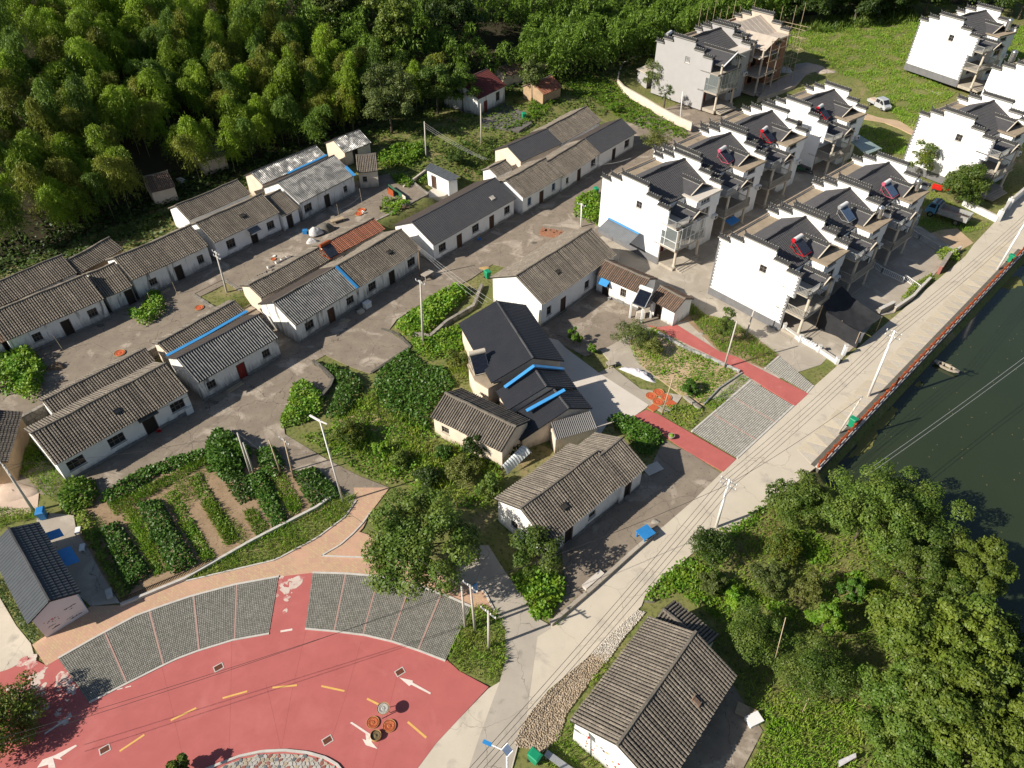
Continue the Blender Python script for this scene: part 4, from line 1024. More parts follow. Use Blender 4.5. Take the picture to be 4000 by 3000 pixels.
def make_villa(name, label, wall='villa_white', quoin=False, glazed=False, pediment=False, terrace_rail=True, blue=False, plinth='plinth_grey', bare=False):
    W, D = VW, VD
    root = thing(name, label, 'house')
    gp = gable_poly()
    for k, x in enumerate((0.0, W - .24)):
        mb = MB()
        op = []
        n = len(gp)
        win = (k == 0 and not bare)
        # outer leaf with an opening for the small side window: split polygon around it
        for side, xx in ((0, x), (1, x + .24)):
            pts = [(xx, y, z) for y, z in gp]
            if side == 0 and win:
                wy0, wy1, wz0, wz1 = D - 6.15, D - 5.3, 5.95, 6.85
                P = lambda y, z: (xx, y, z)
                yr, yf = D + .30, D - 9.5
                mb.add([P(yr, 0), P(yr, STEPS[0][2]), P(D - 1.05, STEPS[0][2]), P(D - 1.05, STEPS[1][2]), P(D - 2.7, STEPS[1][2]), P(D - 2.7, STEPS[2][2]), P(wy1, STEPS[2][2]), P(wy1, 0)][::-1], [tuple(range(8))])
                mb.add([P(wy1, 0), P(wy1, wz0), P(wy0, wz0), P(wy0, 0)][::-1], [(0, 1, 2, 3)])
                mb.add([P(wy1, wz1), P(wy1, STEPS[2][2]), P(wy0, STEPS[2][2]), P(wy0, wz1)][::-1], [(0, 1, 2, 3)])
                mb.add([P(wy0, 0), P(wy0, STEPS[2][2]), P(D - 6.75, STEPS[2][2]), P(D - 6.75, STEPS[3][2]), P(D - 8.5, STEPS[3][2]), P(D - 8.5, STEPS[4][2]), P(D - 10.1, STEPS[4][2]), P(D - 10.1, 4.8), P(yf, 4.8), P(yf, 0)][::-1], [tuple(range(10))])
                for (a, b, c, d) in ((P(wy1, wz0), P(wy1, wz1), (xx + .2, wy1, wz1), (xx + .2, wy1, wz0)), (P(wy0, wz1), P(wy0, wz0), (xx + .2, wy0, wz0), (xx + .2, wy0, wz1)), (P(wy0, wz0), P(wy1, wz0), (xx + .2, wy1, wz0), (xx + .2, wy0, wz0)), (P(wy1, wz1), P(wy0, wz1), (xx + .2, wy0, wz1), (xx + .2, wy1, wz1))):
                    mb.quad(a, b, c, d)
            else:
                mb.add(pts[::-1] if side == 0 else pts, [tuple(range(n))])
        for i in range(n):
            (ya, za), (yb, zb) = gp[i], gp[(i + 1) % n]
            mb.quad((x, ya, za), (x, yb, zb), (x + .24, yb, zb), (x + .24, ya, za))
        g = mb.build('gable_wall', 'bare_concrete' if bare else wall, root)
        if win: window_unit(g, (x, D - 5.3, 5.95), -math.pi / 2, .85, .9, 'frame_white' if wall == 'villa_grey' else 'window_frame', nv=2 if wall != 'villa_grey' else 4, nh=1 if wall != 'villa_grey' else 0, sill=True, bars=0)
        for i, (a, b, z) in enumerate(STEPS):
            put('coping', COPING[i], g, (x + .12, D - a, z))
        if not bare:
            pb = MB(); s0 = x - .012 if k == 0 else x + .24
            pb.box(s0, s0 + .012, D - 9.5, D + .3, -.05, 1.0); pb.build('plinth', plinth, g)
        if quoin and not bare:
            qb = MB(); s0 = x - .02 if k == 0 else x + .24; z = 1.05; j = 0
            while z < 7.3:
                yf = D - (10.1 if z > 4.8 else 9.5); w = .32 if j % 2 else .17
                qb.box(s0, s0 + .02, yf - .02, yf + w, z, z + .19); qb.box(s0, s0 + .02, D + .3 - w, D + .32, z, z + .19)
                z += .21; j += 1
            qb.build('quoins', 'plinth_grey', g)['kind'] = 'stuff'
    # rear wall, floors, roof
    x0, x1 = .24, W - .24
    wm = 'brick_bare' if bare else wall
    mb = MB()
    yr = D + .02
    ops = [] if bare else [(1.2, 2.6, 1.1, 2.3), (5.6, 7.0, 1.1, 2.3), (1.2, 2.6, 4.0, 5.2), (5.6, 7.0, 4.0, 5.2)]
    wall_face(mb, (x1, yr), (-1, 0), x1 - x0, 0, 7.35, ops, .18)
    mb.build('rear_wall', wm, root)
    for a, b, c, d in ops: window_unit(root, (x1 - a, yr, c), math.pi, b - a, d - c, 'window_frame')
    mb = MB(); mb.box(x0, x1, D - 1.75, D + .18, 6.95, 7.12); mb.box(x0, x1, D + .05, D + .24, 7.12, 7.42); mb.build('rear_terrace', 'bare_concrete' if bare else 'flat_roof', root)
    RD, RZ, TN = 4.4, 8.75, .5
    ang = math.atan(TN)
    if not bare:
        slope(root, x1 - x0 - .02, (RD - 1.6) / math.cos(ang), ang, (x1 - .01, D - 1.6, RZ - (RD - 1.6) * TN), math.pi, 'back' if False else 'villa', 3.1, False)
        slope(root, x1 - x0 - .02, (8.3 - RD) / math.cos(ang), ang, (x0 + .01, D - 8.3, RZ - (8.3 - RD) * TN), 0, 'villa', 4.2, False)
        rb = MB()
        rb.box(x0, x1, D - RD - .09, D - RD + .09, RZ - .02, RZ + .14)
        for k in range(int((x1 - x0) / .3)):
            xx = x0 + .15 + k * .3; cc = 1 - abs((k - 15) / 6) if abs(k - 15) < 6 else 0
            rb.box(xx - .11, xx + .11, D - RD - .05, D - RD + .05, RZ + .14, RZ + .22 + .16 * max(0, cc) + (.03 if k % 2 else 0))
        rb.build('ridge', 'tile_villa', root)
        fl = MB()
        for xx in (x0, x1 - .07): fl.add([(xx, D - RD, RZ + .05), (xx + .07, D - RD, RZ + .05), (xx + .07, D - 8.3, RZ + .05 - 3.9 * TN), (xx, D - 8.3, RZ + .05 - 3.9 * TN), (xx, D - 1.6, RZ + .05 - 2.8 * TN), (xx + .07, D - 1.6, RZ + .05 - 2.8 * TN)], [(0, 1, 2, 3), (4, 5, 1, 0)])
        fl.build('flashing', 'concrete_white', root)
    else:
        for (ya, za, yb, zb, nm) in ((D - 1.6, RZ - 1.4, D - RD, RZ, 1), (D - 8.3, RZ - 1.95, D - RD, RZ, 0)):
            rb = MB(); nn = 16
            for k in range(nn):
                xa = x0 + (x1 - x0) * k / nn; xb = x0 + (x1 - x0) * (k + 1) / nn
                h = .03 if k % 2 else 0
                pts = [(xa, ya, za + h), (xb - .02, ya, za + h), (xb - .02, yb, zb + h), (xa, yb, zb + h)]
                rb.slab(pts if not nm else pts[::-1], .1)
            rb.build('roof_slope', 'bare_concrete', root)
    # projecting bay on the right
    bx0, bx1, by = W * .53, x1, D - 10.1
    fy = D - 8.35
    mb = MB()
    wops = [(.7, 2.9, 1.05, 2.35), (.7, 2.9, 3.9, 5.25), (.9, 2.6, 6.0, 6.55)]
    wall_face(mb, (bx0, by), (1, 0), bx1 - bx0, 0, 6.85, wops, .18)
    wall_face(mb, (bx0, fy), (0, -1), fy - by, 0, 6.85, [], .18)
    mb.build('bay_wall', wm, root)
    for a, b, c, d in wops: window_unit(root, (bx0 + a, by, c), 0, b - a, d - c, 'frame_white' if glazed else 'window_frame', nv=3, nh=0)
    mb = MB(); mb.box(bx0 - .3, bx1, by - .35, D - 7.6, 6.85, 6.98); mb.box(bx0 - .3, bx1, by - .35, by - .25, 6.98, 7.07)
    mb.build('bay_roof', 'bare_concrete' if bare else ('concrete_white' if not blue and glazed else 'flat_roof'), root)
    rx, rz_, hw_ = W * .745, 7.98, 1.95
    if not pediment:
        rb = MB()
        for sx in (-1, 1):
            pts = [(rx, D - 6.0, rz_), (rx, D - 9.0, rz_), (rx + sx * hw_, D - 9.0, rz_ - .95), (rx + sx * hw_, D - 7.8, rz_ - .95)]
            rb.slab(pts if sx > 0 else pts[::-1], .09)
        rb.build('bay_gable_roof', 'bare_concrete' if bare else 'tile_villa', root)
        fb = MB(); fb.bar((rx - hw_, D - 9.02, rz_ - .93), (rx, D - 9.02, rz_ + .03), .12, .10); fb.bar((rx, D - 9.02, rz_ + .03), (rx + hw_, D - 9.02, rz_ - .93), .12, .10); fb.build('barge_board', 'column', root)
        put('coping', coping_mesh(2.9, 1).mesh('coping', ['coping_dark', 'coping_light']), root, (rx, D - 6.0, rz_ - .20))
    # front wall behind the portico
    dops = [(.9, 2.3, .36, 2.45), (3.2, 4.3, 1.05, 2.35), (.9, 2.2, 3.0, 5.1), (3.1, 4.2, 3.9, 5.1)]
    mb = MB(); wall_face(mb, (x0, fy), (1, 0), bx0 - x0, 0, 6.72, dops if not bare else [(.5, 2.2, .36, 2.5), (2.7, 4.2, .36, 2.5), (.5, 2.2, 3.0, 5.2), (2.7, 4.2, 3.0, 5.2)], .2); mb.build('front_wall', wm, root)
    if not bare:
        door_unit(root, (x0 + .9, fy, .36), 0, 1.4, 2.09, 'door_red'); door_unit(root, (x0 + .9, fy, 3.0), 0, 1.3, 2.1, 'wood_door')
        for a, b, c, d in (dops[1], dops[3]): window_unit(root, (x0 + a, fy, c), 0, b - a, d - c, 'window_frame', nv=2, nh=0)
    # podium, steps, balcony slabs, columns
    py = D - 11.7
    cm = 'bare_concrete' if bare else 'column'
    mb = MB(); mb.box(x0 + .0, bx0 + .1, py, fy - .002, -.1, .34); mb.build('podium', 'concrete', root)
    for k in range(3):
        mb = MB(); mb.box(x0 + .5, bx0 - .5, py - .32 * (k + 1), py - .32 * k, -.1, .34 - .09 * (k + 1)); mb.build('step', 'concrete', root)
    mb = MB(); mb.box(.0, bx0 + .15, py - .1, fy - .002, 2.72, 2.92); mb.build('balcony_floor', 'concrete' if not bare else 'bare_concrete', root)
    mb = MB(); mb.box(.0, bx0 + .15, py + .25, fy - .002, 5.48, 5.62); mb.build('portico_slab', 'concrete' if not bare else 'bare_concrete', root)
    for xx in (x0 + .55, bx0 - .15):
        for za, zb in ((.34, 2.72), (2.92, 5.48)):
            mb = MB(); mb.lathe([(.21, 0), (.21, .12), (.165, .16), (.155, zb - za - .16), (.22, zb - za - .1), (.22, zb - za)], 12, (xx, py + .3, za)); mb.build('column', cm, root, smooth=False)
    if glazed:
        gb = MB(); y = py + .0
        fr = MB()
        xs = [.05 + (bx0) * k / 6 for k in range(7)]
        for k in range(7):
            fr.bar((xs[k], y, 2.92), (xs[k], y, 5.48), .06)
        for z in (2.95, 3.9, 5.4): fr.bar((xs[0], y, z), (xs[-1], y, z), .05)
        for z in (2.95, 3.9, 5.4): fr.bar((xs[0], y, z), (xs[0], fy, z), .05)
        fr.bar((xs[0], (y + fy) / 2, 2.92), (xs[0], (y + fy) / 2, 5.48), .06)
        f_ = fr.build('balcony_glazing', 'frame_white' if wall == 'villa_white' else 'metal_galv', root)
        gb.quad((xs[0], y + .02, 2.95), (xs[-1], y + .02, 2.95), (xs[-1], y + .02, 5.4), (xs[0], y + .02, 5.4)); gb.quad((xs[0] + .02, fy, 2.95), (xs[0] + .02, y, 2.95), (xs[0] + .02, y, 5.4), (xs[0] + .02, fy, 5.4))
        gb.build('pane', 'glass_clear', f_)
    elif not bare:
        railing(root, [(.08, fy, 2.92), (.08, py, 2.92), (bx0 + .05, py, 2.92), (bx0 + .05, by, 2.92)])
    if pediment:                                        # full-width gabled roof over the top balcony
        rx2 = W * .36; zc = 8.0
        rb = MB()
        for sx, wd in ((-1, 2.9), (1, 2.4)):
            pts = [(rx2, D - 5.9, zc), (rx2, py + .0, zc), (rx2 + sx * wd, py + .0, zc - wd * .42), (rx2 + sx * wd, D - 7.6, zc - wd * .42)]
            rb.slab(pts if sx > 0 else pts[::-1], .12)
        rb.build('portico_roof', 'tile_villa' if not bare else 'bare_concrete', root)
        fb = MB(); fb.bar((rx2 - 2.9, py - .03, zc - 2.9 * .42), (rx2, py - .03, zc + .05), .16, .12); fb.bar((rx2, py - .03, zc + .05), (rx2 + 2.4, py - .03, zc - 2.4 * .42), .16, .12); fb.build('barge_board', 'frame_white' if not bare else 'bare_concrete', root)
        for xx in (x0 + .55, bx0 - .15):
            mb = MB(); mb.lathe([(.16, 0), (.15, 1.3)], 12, (xx, py + .3, 5.62)); mb.build('column', cm, root)
        if not bare: put('coping', coping_mesh(5.6, 1).mesh('coping', ['coping_dark', 'coping_light']), root, (rx2, D - 5.9, zc - .2))
    elif not bare:
        px0, px1 = W * .24, bx0 + .15; rx2 = (px0 + px1) / 2; zc = 6.55
        rb = MB()
        for sx in (-1, 1):
            ex = px0 if sx < 0 else px1
            pts = [(rx2, fy, zc), (rx2, py + .15, zc), (ex, py + .15, 5.75), (ex, fy, 5.75)]
            rb.slab(pts if sx > 0 else pts[::-1], .08)
        rb.build('portico_roof', 'tile_villa', root)
        fb = MB(); fb.bar((px0, py + .12, 5.76), (rx2, py + .12, zc + .03), .13, .1); fb.bar((rx2, py + .12, zc + .03), (px1, py + .12, 5.76), .13, .1); fb.build('barge_board', 'column', root)
        put('coping', coping_mesh(2.8, 1).mesh('coping', ['coping_dark', 'coping_light']), root, (rx2, fy - .1, zc - .2))
        if terrace_rail: railing(root, [(.08, fy, 5.62), (.08, py + .35, 5.62), (px0, py + .35, 5.62)], .8, 'metal_galv', name='terrace_railing')
    if blue:
        mb = MB(); mb.slab([(.3, py - .1, 2.45), (.3, py - 1.1, 2.2), (2.2, py - 1.1, 2.2), (2.2, py - .1, 2.45)], .05); mb.build('awning', 'awning_blue', root)
    ac = MB(); ac.box(bx1 - .7, bx1 - .02, by - .42, by - .06, 3.2, 3.75)
    if not bare:
        a_ = ac.build('air_conditioner', 'frame_white', root)
        f2 = MB(); f2.lathe([(.2, 0), (.2, .02)], 12, (0, 0, 0)); f2.build('fan_grille', 'grate_black', a_, (bx1 - .36, by - .42, 3.47), (math.pi / 2, 0, 0))
    return root
def place_villa(o, P, rz_deg, z0=0.0, sc_=1.0, ref=(0.12, VD - 6.75)):
    rz = RAD(rz_deg); c, s = math.cos(rz), math.sin(rz)
    o.location = (P[0] - (c * ref[0] - s * ref[1]) * sc_, P[1] - (s * ref[0] + c * ref[1]) * sc_, z0)
    o.rotation_euler = (0, 0, rz); o.scale = (sc_,) * 3
    return o
def v_pt(o, x, y, z):
    return (Matrix.Translation(o.location) @ o.rotation_euler.to_matrix().to_4x4() @ Matrix.Diagonal((*o.scale, 1))) @ Vector((x, y, z))
VG = 'white stepped-gable villas'
Vq = make_villa('stepped_gable_villa', 'white villa nearest the pond road with toothed grey corner quoins and black net shelter', quoin=True)
Vp = make_villa('stepped_gable_villa', 'middle villa of the lower row, between the quoined villa and the truck-side one')
Vg = make_villa('stepped_gable_villa', 'white villa with grey carport on its end wall and glazed balcony', glazed=True, terrace_rail=True)
Vb = make_villa('stepped_gable_villa', 'second villa of the upper row with pink solar frame and blue porch awning', blue=True)
sites = {}
sites['V1'] = place_villa(Vq, z2(945, 740, 9.5), 41.5)
sites['V2'] = place_villa(Vp, (35.75, 73.55), 41.5)
def another(src, label):
    c = copy_tree(src); c['label'] = label; return c
sites['V3'] = place_villa(another(Vp, 'lower-row villa beside the blue dump truck'), (43.2, 80.6), 41.5)
sites['U1'] = place_villa(Vg, z3(935, 740, 9.9), 41.0, 0, 1.05)
sites['U2'] = place_villa(Vb, (24.2, 88.5), 41.0, 0, 1.05)
sites['U3'] = place_villa(another(Vp, 'third villa of the upper row with red-framed solar heater'), (32.0, 96.3), 41.0, 0, 1.05)
sites['U4'] = place_villa(another(Vp, 'villa at the far end of the upper row, its white end wall half in shade'), (43.7, 105.6), 38.0, 0, 1.03)
sites['W1'] = place_villa(another(Vq, 'white villa with toothed corners rising behind the round green tree'), (64.4, 99.2), 36.0, 0.2, 1.08)
_t = q(3, 1845, 133, 12.6)
sites['T1'] = place_villa(another(Vq, 'lone white villa standing farthest back on the grass near the forest'), _t, 31.0, 2.4, 1.13)
_t = at(3873, 277, 8.9)
sites['T2'] = place_villa(another(Vp, 'white villa cut by the frame beside the steel water tower'), _t, 33.0, .8, 1.12, (0.12, VD + .3))
for k, o in sites.items(): o['group'] = VG
G1 = make_villa('grey_villa', 'grey rendered villa with glazed balcony and gabled porch by the curved wall', 'villa_grey', glazed=True, pediment=True, plinth='villa_grey')
_p = q(3, 192, 255, 11.1)
place_villa(G1, _p, 42.0, .4, 1.16)
G2 = make_villa('unfinished_villa', 'unfinished brick villa with bare concrete roof wrapped in pole scaffolding', bare=True, pediment=True)
_v = v_pt(G1, VW + .9, 0, 0)
place_villa(G2, (_v.x, _v.y), 42.0, .4, 1.16, (0, 0))

# solar water heaters and steel tanks on the roofs
def solar_heater(label, P, rz, frame='solar_red', glass='solar_glass', sc_=1.0, group='solar water heaters on the villa roofs', tank='tank_white'):
    r = thing('solar_water_heater', label, 'solar heater', P, rz, group)
    r.scale = (sc_,) * 3
    mb = MB(); mb.tube([(-.72, .62, 1.28), (.72, .62, 1.28)], .235, n=14); t = mb.build('tank', tank, r, smooth=False)
    mb = MB()
    for sx in (-1, 1): mb.tube([(sx * .72, .62, 1.28), (sx * .80, .62, 1.28)], .245, .20, n=14)
    mb.build('tank_cap', frame, t)
    mb = MB(); pl = [(-.66, .55, 1.18), (-.66, -.85, .12), (.66, -.85, .12), (.66, .55, 1.18)]
    mb.slab(pl, .05); p = mb.build('collector', glass, r)
    mb = MB()
    for k in range(13):
        x = -.6 + k * .1; mb.tube([(x, .5, 1.19), (x, -.83, .19)], .026, n=5)
    mb.build('vacuum_tubes', glass, p)['kind'] = 'stuff'
    mb = MB()
    for sx in (-.7, .7):
        mb.bar((sx, .66, 1.2), (sx, -.9, .06), .05); mb.bar((sx, .7, 1.1), (sx, .75, 0), .05); mb.bar((sx, -.9, .06), (sx, .75, .02), .05); mb.bar((sx, .72, .6), (sx, .0, .05), .04)
    mb.bar((-.7, -.9, .08), (.7, -.9, .08), .05); mb.bar((-.7, .73, .5), (.7, .73, .05), .04)
    mb.build('stand', frame, r)
    return r
def on_villa(k, x, d):
    y = VD - d; z = 8.75 - (d - 4.4) * .5 if d > 4.4 else 8.75 - (4.4 - d) * .5
    return v_pt(sites[k], x, y, z)
def add_heater(k, lab, fr, gl, x=4.1, d=6.9, off=0.0):
    solar_heater(lab, on_villa(k, x, d + .6), sites[k].rotation_euler.z + off, fr, gl, 1.08)
add_heater('V1', 'red-framed solar heater with black collector on the villa nearest the pond', 'solar_red', 'solar_glass', 4.6, 6.5)
add_heater('V2', 'white-tank solar heater with blue collector on the middle lower villa', 'solar_grey', 'solar_blue', 4.6, 6.3)
add_heater('V3', 'pink-capped solar heater with pale blue collector above the dump truck', 'solar_pink', 'solar_blue', 4.4, 6.9)
add_heater('U2', 'pink-framed solar heater on the second upper villa', 'solar_pink', 'solar_glass', 4.9, 6.6, .15)
add_heater('U3', 'red-legged solar heater on the third upper villa', 'solar_red', 'solar_glass', 4.1, 7.0, .2)
add_heater('U4', 'red-framed solar heater on the last upper villa', 'solar_red', 'solar_glass', 2.6, 6.8, .2)
_h = v_pt(G1, 2.2, VD - .9, 7.12); solar_heater('solar heater seen from behind on the grey villa terrace', _h, G1.rotation_euler.z + .3, 'solar_grey', 'solar_glass', 1.3)
def steel_tank(label, P, h=1.25, r_=.42, legs=.25):
    r = thing('water_tank', label, 'water tank', P, 0, 'steel water tanks')
    mb = MB(); prof = [(r_ * .9, legs)]
    n = 7
    for k in range(n): prof += [(r_, legs + .04 + h * k / n), (r_ * .955, legs + .04 + h * (k + .5) / n)]
    prof += [(r_, legs + h + .02), (r_ * .75, legs + h + .16), (.14, legs + h + .22), (.14, legs + h + .28)]
    mb.lathe(prof, 18); mb.build('tank', 'steel', r, smooth=True)
    for k in range(4):
        a = math.pi / 4 + k * math.pi / 2; mb = MB(); mb.bar((r_ * .8 * math.cos(a), r_ * .8 * math.sin(a), 0), (r_ * .8 * math.cos(a), r_ * .8 * math.sin(a), legs + .06), .05); mb.build('leg', 'metal_galv', r)
    return r
steel_tank('ribbed steel tank on the bay roof of the middle lower villa', v_pt(sites['V2'], 8.2, VD - 9.2, 6.98))
steel_tank('ribbed steel tank on the bay roof above the dump truck', v_pt(sites['V3'], 8.0, VD - 9.2, 6.98))
steel_tank('tall steel tank on the roof of the lone far villa', v_pt(sites['T1'], 8.3, VD - 9.3, 6.98), 1.7, .45)
steel_tank('steel tank raised on rusty legs behind the villa cut by the frame', v_pt(sites['T2'], 2.0, VD - .9, 7.12), 1.5, .45, 1.6)

# bamboo-pole scaffold round the unfinished villa
sct = thing('scaffold', 'pale pole scaffolding standing round the unfinished villa', 'scaffolding')
def spole(a, b, r=.045):
    mb = MB(); mb.tube([a, b], r, r * .8, 6); mb.build('scaffold_pole', 'wood_pale', sct)
for k in range(7):
    x = VW + .5 + (k % 2) * .9; y = VD - k * 1.9
    spole(v_pt(G2, x, y, -.4), v_pt(G2, x + rnd.uniform(-.2, .3), y + rnd.uniform(-.2, .2), 10.2 + rnd.uniform(-1.2, 2.2)))
for k in range(6):
    x = k * 1.9 + .2
    spole(v_pt(G2, x, VD + .9, 0), v_pt(G2, x + .1, VD + .8, 9.6 + rnd.uniform(-.6, 2)))
for k in range(5):
    x = 1 + k * 2.1
    spole(v_pt(G2, x, VD - 12.6, -.3), v_pt(G2, x + rnd.uniform(-.2, .2), VD - 12.4, 7.4 + rnd.uniform(-1, 1.4)))
for z in (1.8, 3.4, 5.0, 6.6, 8.0):
    spole(v_pt(G2, VW + .5, VD, z), v_pt(G2, VW + .5, -2.6, z + rnd.uniform(-.2, .2))); spole(v_pt(G2, VW + 1.4, VD - 1, z), v_pt(G2, VW + 1.4, -2.6, z + rnd.uniform(-.2, .2)))
    spole(v_pt(G2, .4, VD - 12.5, z + .2), v_pt(G2, VW + 1.2, VD - 12.5, z + rnd.uniform(-.2, .3)))
for k in range(5):
    spole(v_pt(G2, VW + 1.6 + rnd.uniform(0, 1.6), VD - 3 - k * 1.7, 0), v_pt(G2, VW + .4, VD - 2.6 - k * 1.6, 6.5))
# carport on the end wall of the glazed villa
cp = thing('carport', 'grey ribbed carport roof with blue flashing against the white villa wall', 'carport', (0, 0, 0))
A_, B_, C_, D_ = Vector(z3(490, 1115, 3.4)), Vector(z3(820, 1285, 3.4)), Vector(z3(615, 1440, 2.6)), Vector(z3(345, 1215, 2.6))
ux = (B_ - A_); L_ = ux.length; ux.normalize(); S_2 = (D_ - A_ - ux * (D_ - A_).dot(ux)).length
o = put('roof_panel', None, cp)
V, Qs = sheet_roof(L_, S_2, .25, .03, 9, .0, PROF_RIB, lambda x: 0)
vv = np.array(V); yv = ((D_ - A_) - ux * (D_ - A_).dot(ux)).normalized(); nv = ux.cross(-yv).normalized(); nv = nv if nv.z > 0 else -nv
wv = np.array(A_)[None] + vv[:, :1] * np.array(ux)[None] + vv[:, 1:2] * np.array(yv)[None] + vv[:, 2:3] * np.array(nv)[None]
bpy.data.objects.remove(o)
put('roof_sheets', np_mesh('roof_sheets', wv, Qs, 'sheet_grey'), cp)
mb = MB(); mb.bar(A_ + nv * .06, B_ + nv * .06, .30, .07); mb.build('flashing', 'blue_flash', cp)
for P in (C_, D_):
    mb = MB(); mb.tube([(P.x, P.y, 0), (P.x, P.y, P.z)], .04, n=6); mb.build('post', 'metal_galv', cp)
# green translucent lean-to beside the far upper villa
lt = thing('polycarbonate_canopy', 'pale green ribbed canopy beside the far upper villa', 'canopy')
pts = [Vector(q(3, *p, zz)) for p, zz in (((1125, 860), 3.2), ((1200, 835), 3.2), ((1335, 915), 2.7), ((1240, 955), 2.7))]
mb = MB(); nn = 14
for k in range(nn):
    a = pts[0].lerp(pts[3], k / nn); b = pts[1].lerp(pts[2], k / nn); c = pts[1].lerp(pts[2], (k + .9) / nn); d = pts[0].lerp(pts[3], (k + .9) / nn)
    mb.slab([d, c, b, a], .04)
mb.build('roof_sheets', 'glass_green', lt)['kind'] = 'stuff'
for p in pts[2:]:
    mb = MB(); mb.tube([(p.x, p.y, 0), (p.x, p.y, p.z)], .04, n=6); mb.build('post', 'metal_galv', lt)
# ------------------------------------------------------------------ more buildings, walls and street things
def skylight(root, fx, fs, m='roof_under', w=.5, h=.35):
    L, d, hz, rz_ = root['dim']
    ang = math.atan2(rz_ - hz, d)
    mb = MB(); mb.box(-w / 2, w / 2, -h / 2, h / 2, .05, .15); mb.box(-w / 2 - .06, w / 2 + .06, -h / 2 - .06, -h / 2, .04, .17); mb.box(-w / 2 - .06, w / 2 + .06, h / 2, h / 2 + .06, .04, .17)
    return mb.build('skylight', m, root, (L * fx, d * fs, hz + (rz_ - hz) * fs), (ang, 0, 0))
skylight(H1, .52, .45, 'glass_dark'); skylight(H3, .80, .5); skylight(H4, .80, .42, 'concrete_white', .7, .45); skylight(M1, .35, .5); skylight(M10, .35, .45); skylight(BR, .62, .35, 'tile_warm', .3, .5); skylight(B4, .55, .5)
BL = gable_house('painted_house', 'slate-tiled house with ink landscape painted on its end wall', 7, (500, 575), (240, 140), (310, 630), (45, 170), 0, 2.5, front='slate', back='slate', wall='mural_base', plinth=False, tan=.5, gext=(.12, .12))
L_, d_, hz_, rz_ = BL['dim']
mural = MB(); gx_ = .12 - .006
gr_ = random.Random(5)
def gpt(f, z): return (gx_, .32 + (2 * d_ - .64) * f, z)
for (f0, f1, z0_, z1_) in ((.12, .40, .35, .52), (.30, .46, .55, .66), (.62, .80, .50, .66), (.68, .86, .85, .98), (.20, .30, 1.35, 1.48)):
    n = 9; top = [gpt(f0 + (f1 - f0) * k / n, z1_ - abs(gr_.gauss(0, .05)) - .08 * abs(k / n - .5)) for k in range(n + 1)]; bot = [gpt(f0 + (f1 - f0) * k / n, z0_ + abs(gr_.gauss(0, .03))) for k in range(n + 1)]
    for k in range(n): mural.add([bot[k], bot[k + 1], top[k + 1], top[k]][::-1], [(0, 1, 2, 3)], 0)
for k in range(26):
    f, z = .55 + gr_.random() * .3, 1.05 + gr_.random() * .5
    if k < 12: f, z = .12 + k * .022, 1.55 + gr_.random() * .10
    s1, s2 = gr_.uniform(.015, .03), gr_.uniform(.04, .11); mural.add([gpt(f, z), gpt(f + s1, z), gpt(f + s1, z + s2), gpt(f, z + s2)][::-1], [(0, 1, 2, 3)], 1 if 12 <= k < 17 else 0)
mural.build('wall_painting', ['mural_ink', 'mural_red'], BL)['kind'] = 'stuff'
mb = MB()
for k, (xa, xb) in enumerate(((3.6, 5.6), (7.0, 8.0))): mb.slab([(xa, -.95, 1.75), (xb, -.95, 1.75), (xb, .1, 2.05), (xa, .1, 2.05)], .04)
mb.build('awning', 'plastic_blue', BL)['kind'] = 'stuff'
# paintings on the white end wall of the large lower house and the roadside house
def wall_art(root, y0, y1, zmax, seed, n=26):
    g = random.Random(seed); mb = MB(); x = .14 - .006
    for k in range(n):
        y, z = g.uniform(y0, y1), g.uniform(.5, zmax); s1, s2 = g.uniform(.05, .22), g.uniform(.05, .25)
        nn = 6; pts = [(x - .0001 * k, y + s1 * math.cos(a) * g.uniform(.5, 1), z + s2 * math.sin(a) * g.uniform(.5, 1)) for a in [2 * math.pi * j / nn for j in range(nn)]]
        mb.add(pts[::-1], [tuple(range(nn))], 2 if k % 3 == 0 else (0 if k % 3 == 1 else 1))
    mb.build('wall_painting', ['mural_ink', 'mural_red', 'mural_tan'], root)['kind'] = 'stuff'
wall_art(BR, 1.2, 6.0, 2.3, 3); wall_art(M10, .9, 4.5, 2.0, 9, 14)
gable_house('tiled_annex', 'short tiled annex in shade behind the large lower house', 8, (2385, 840), (2105, 622), (2270, 865), (2010, 690), 0, 2.2, indiv=True, half=1.5, plinth=False, tan=.35, front='tile', back='tile')
# blue flashings and pale mortar on the panel-roofed houses
fl = thing('roof_flashing', 'long blue roof flashing stepping down between the black-roofed houses', 'flashing')
for pts in ([(1060, 890), (1242, 757), (1425, 775)], [(1195, 1035), (1432, 905)]):
    mb = MB()
    zs = [3.3, 4.75, 3.3] if len(pts) == 3 else [2.9, 4.05]
    P = [Vector(q(5, x, y, z)) for (x, y), z in zip(pts, zs)]
    for a, b in zip(P, P[1:]): mb.bar(a, b, .38, .10)
    mb.build('flashing_strip', 'blue_flash', fl)
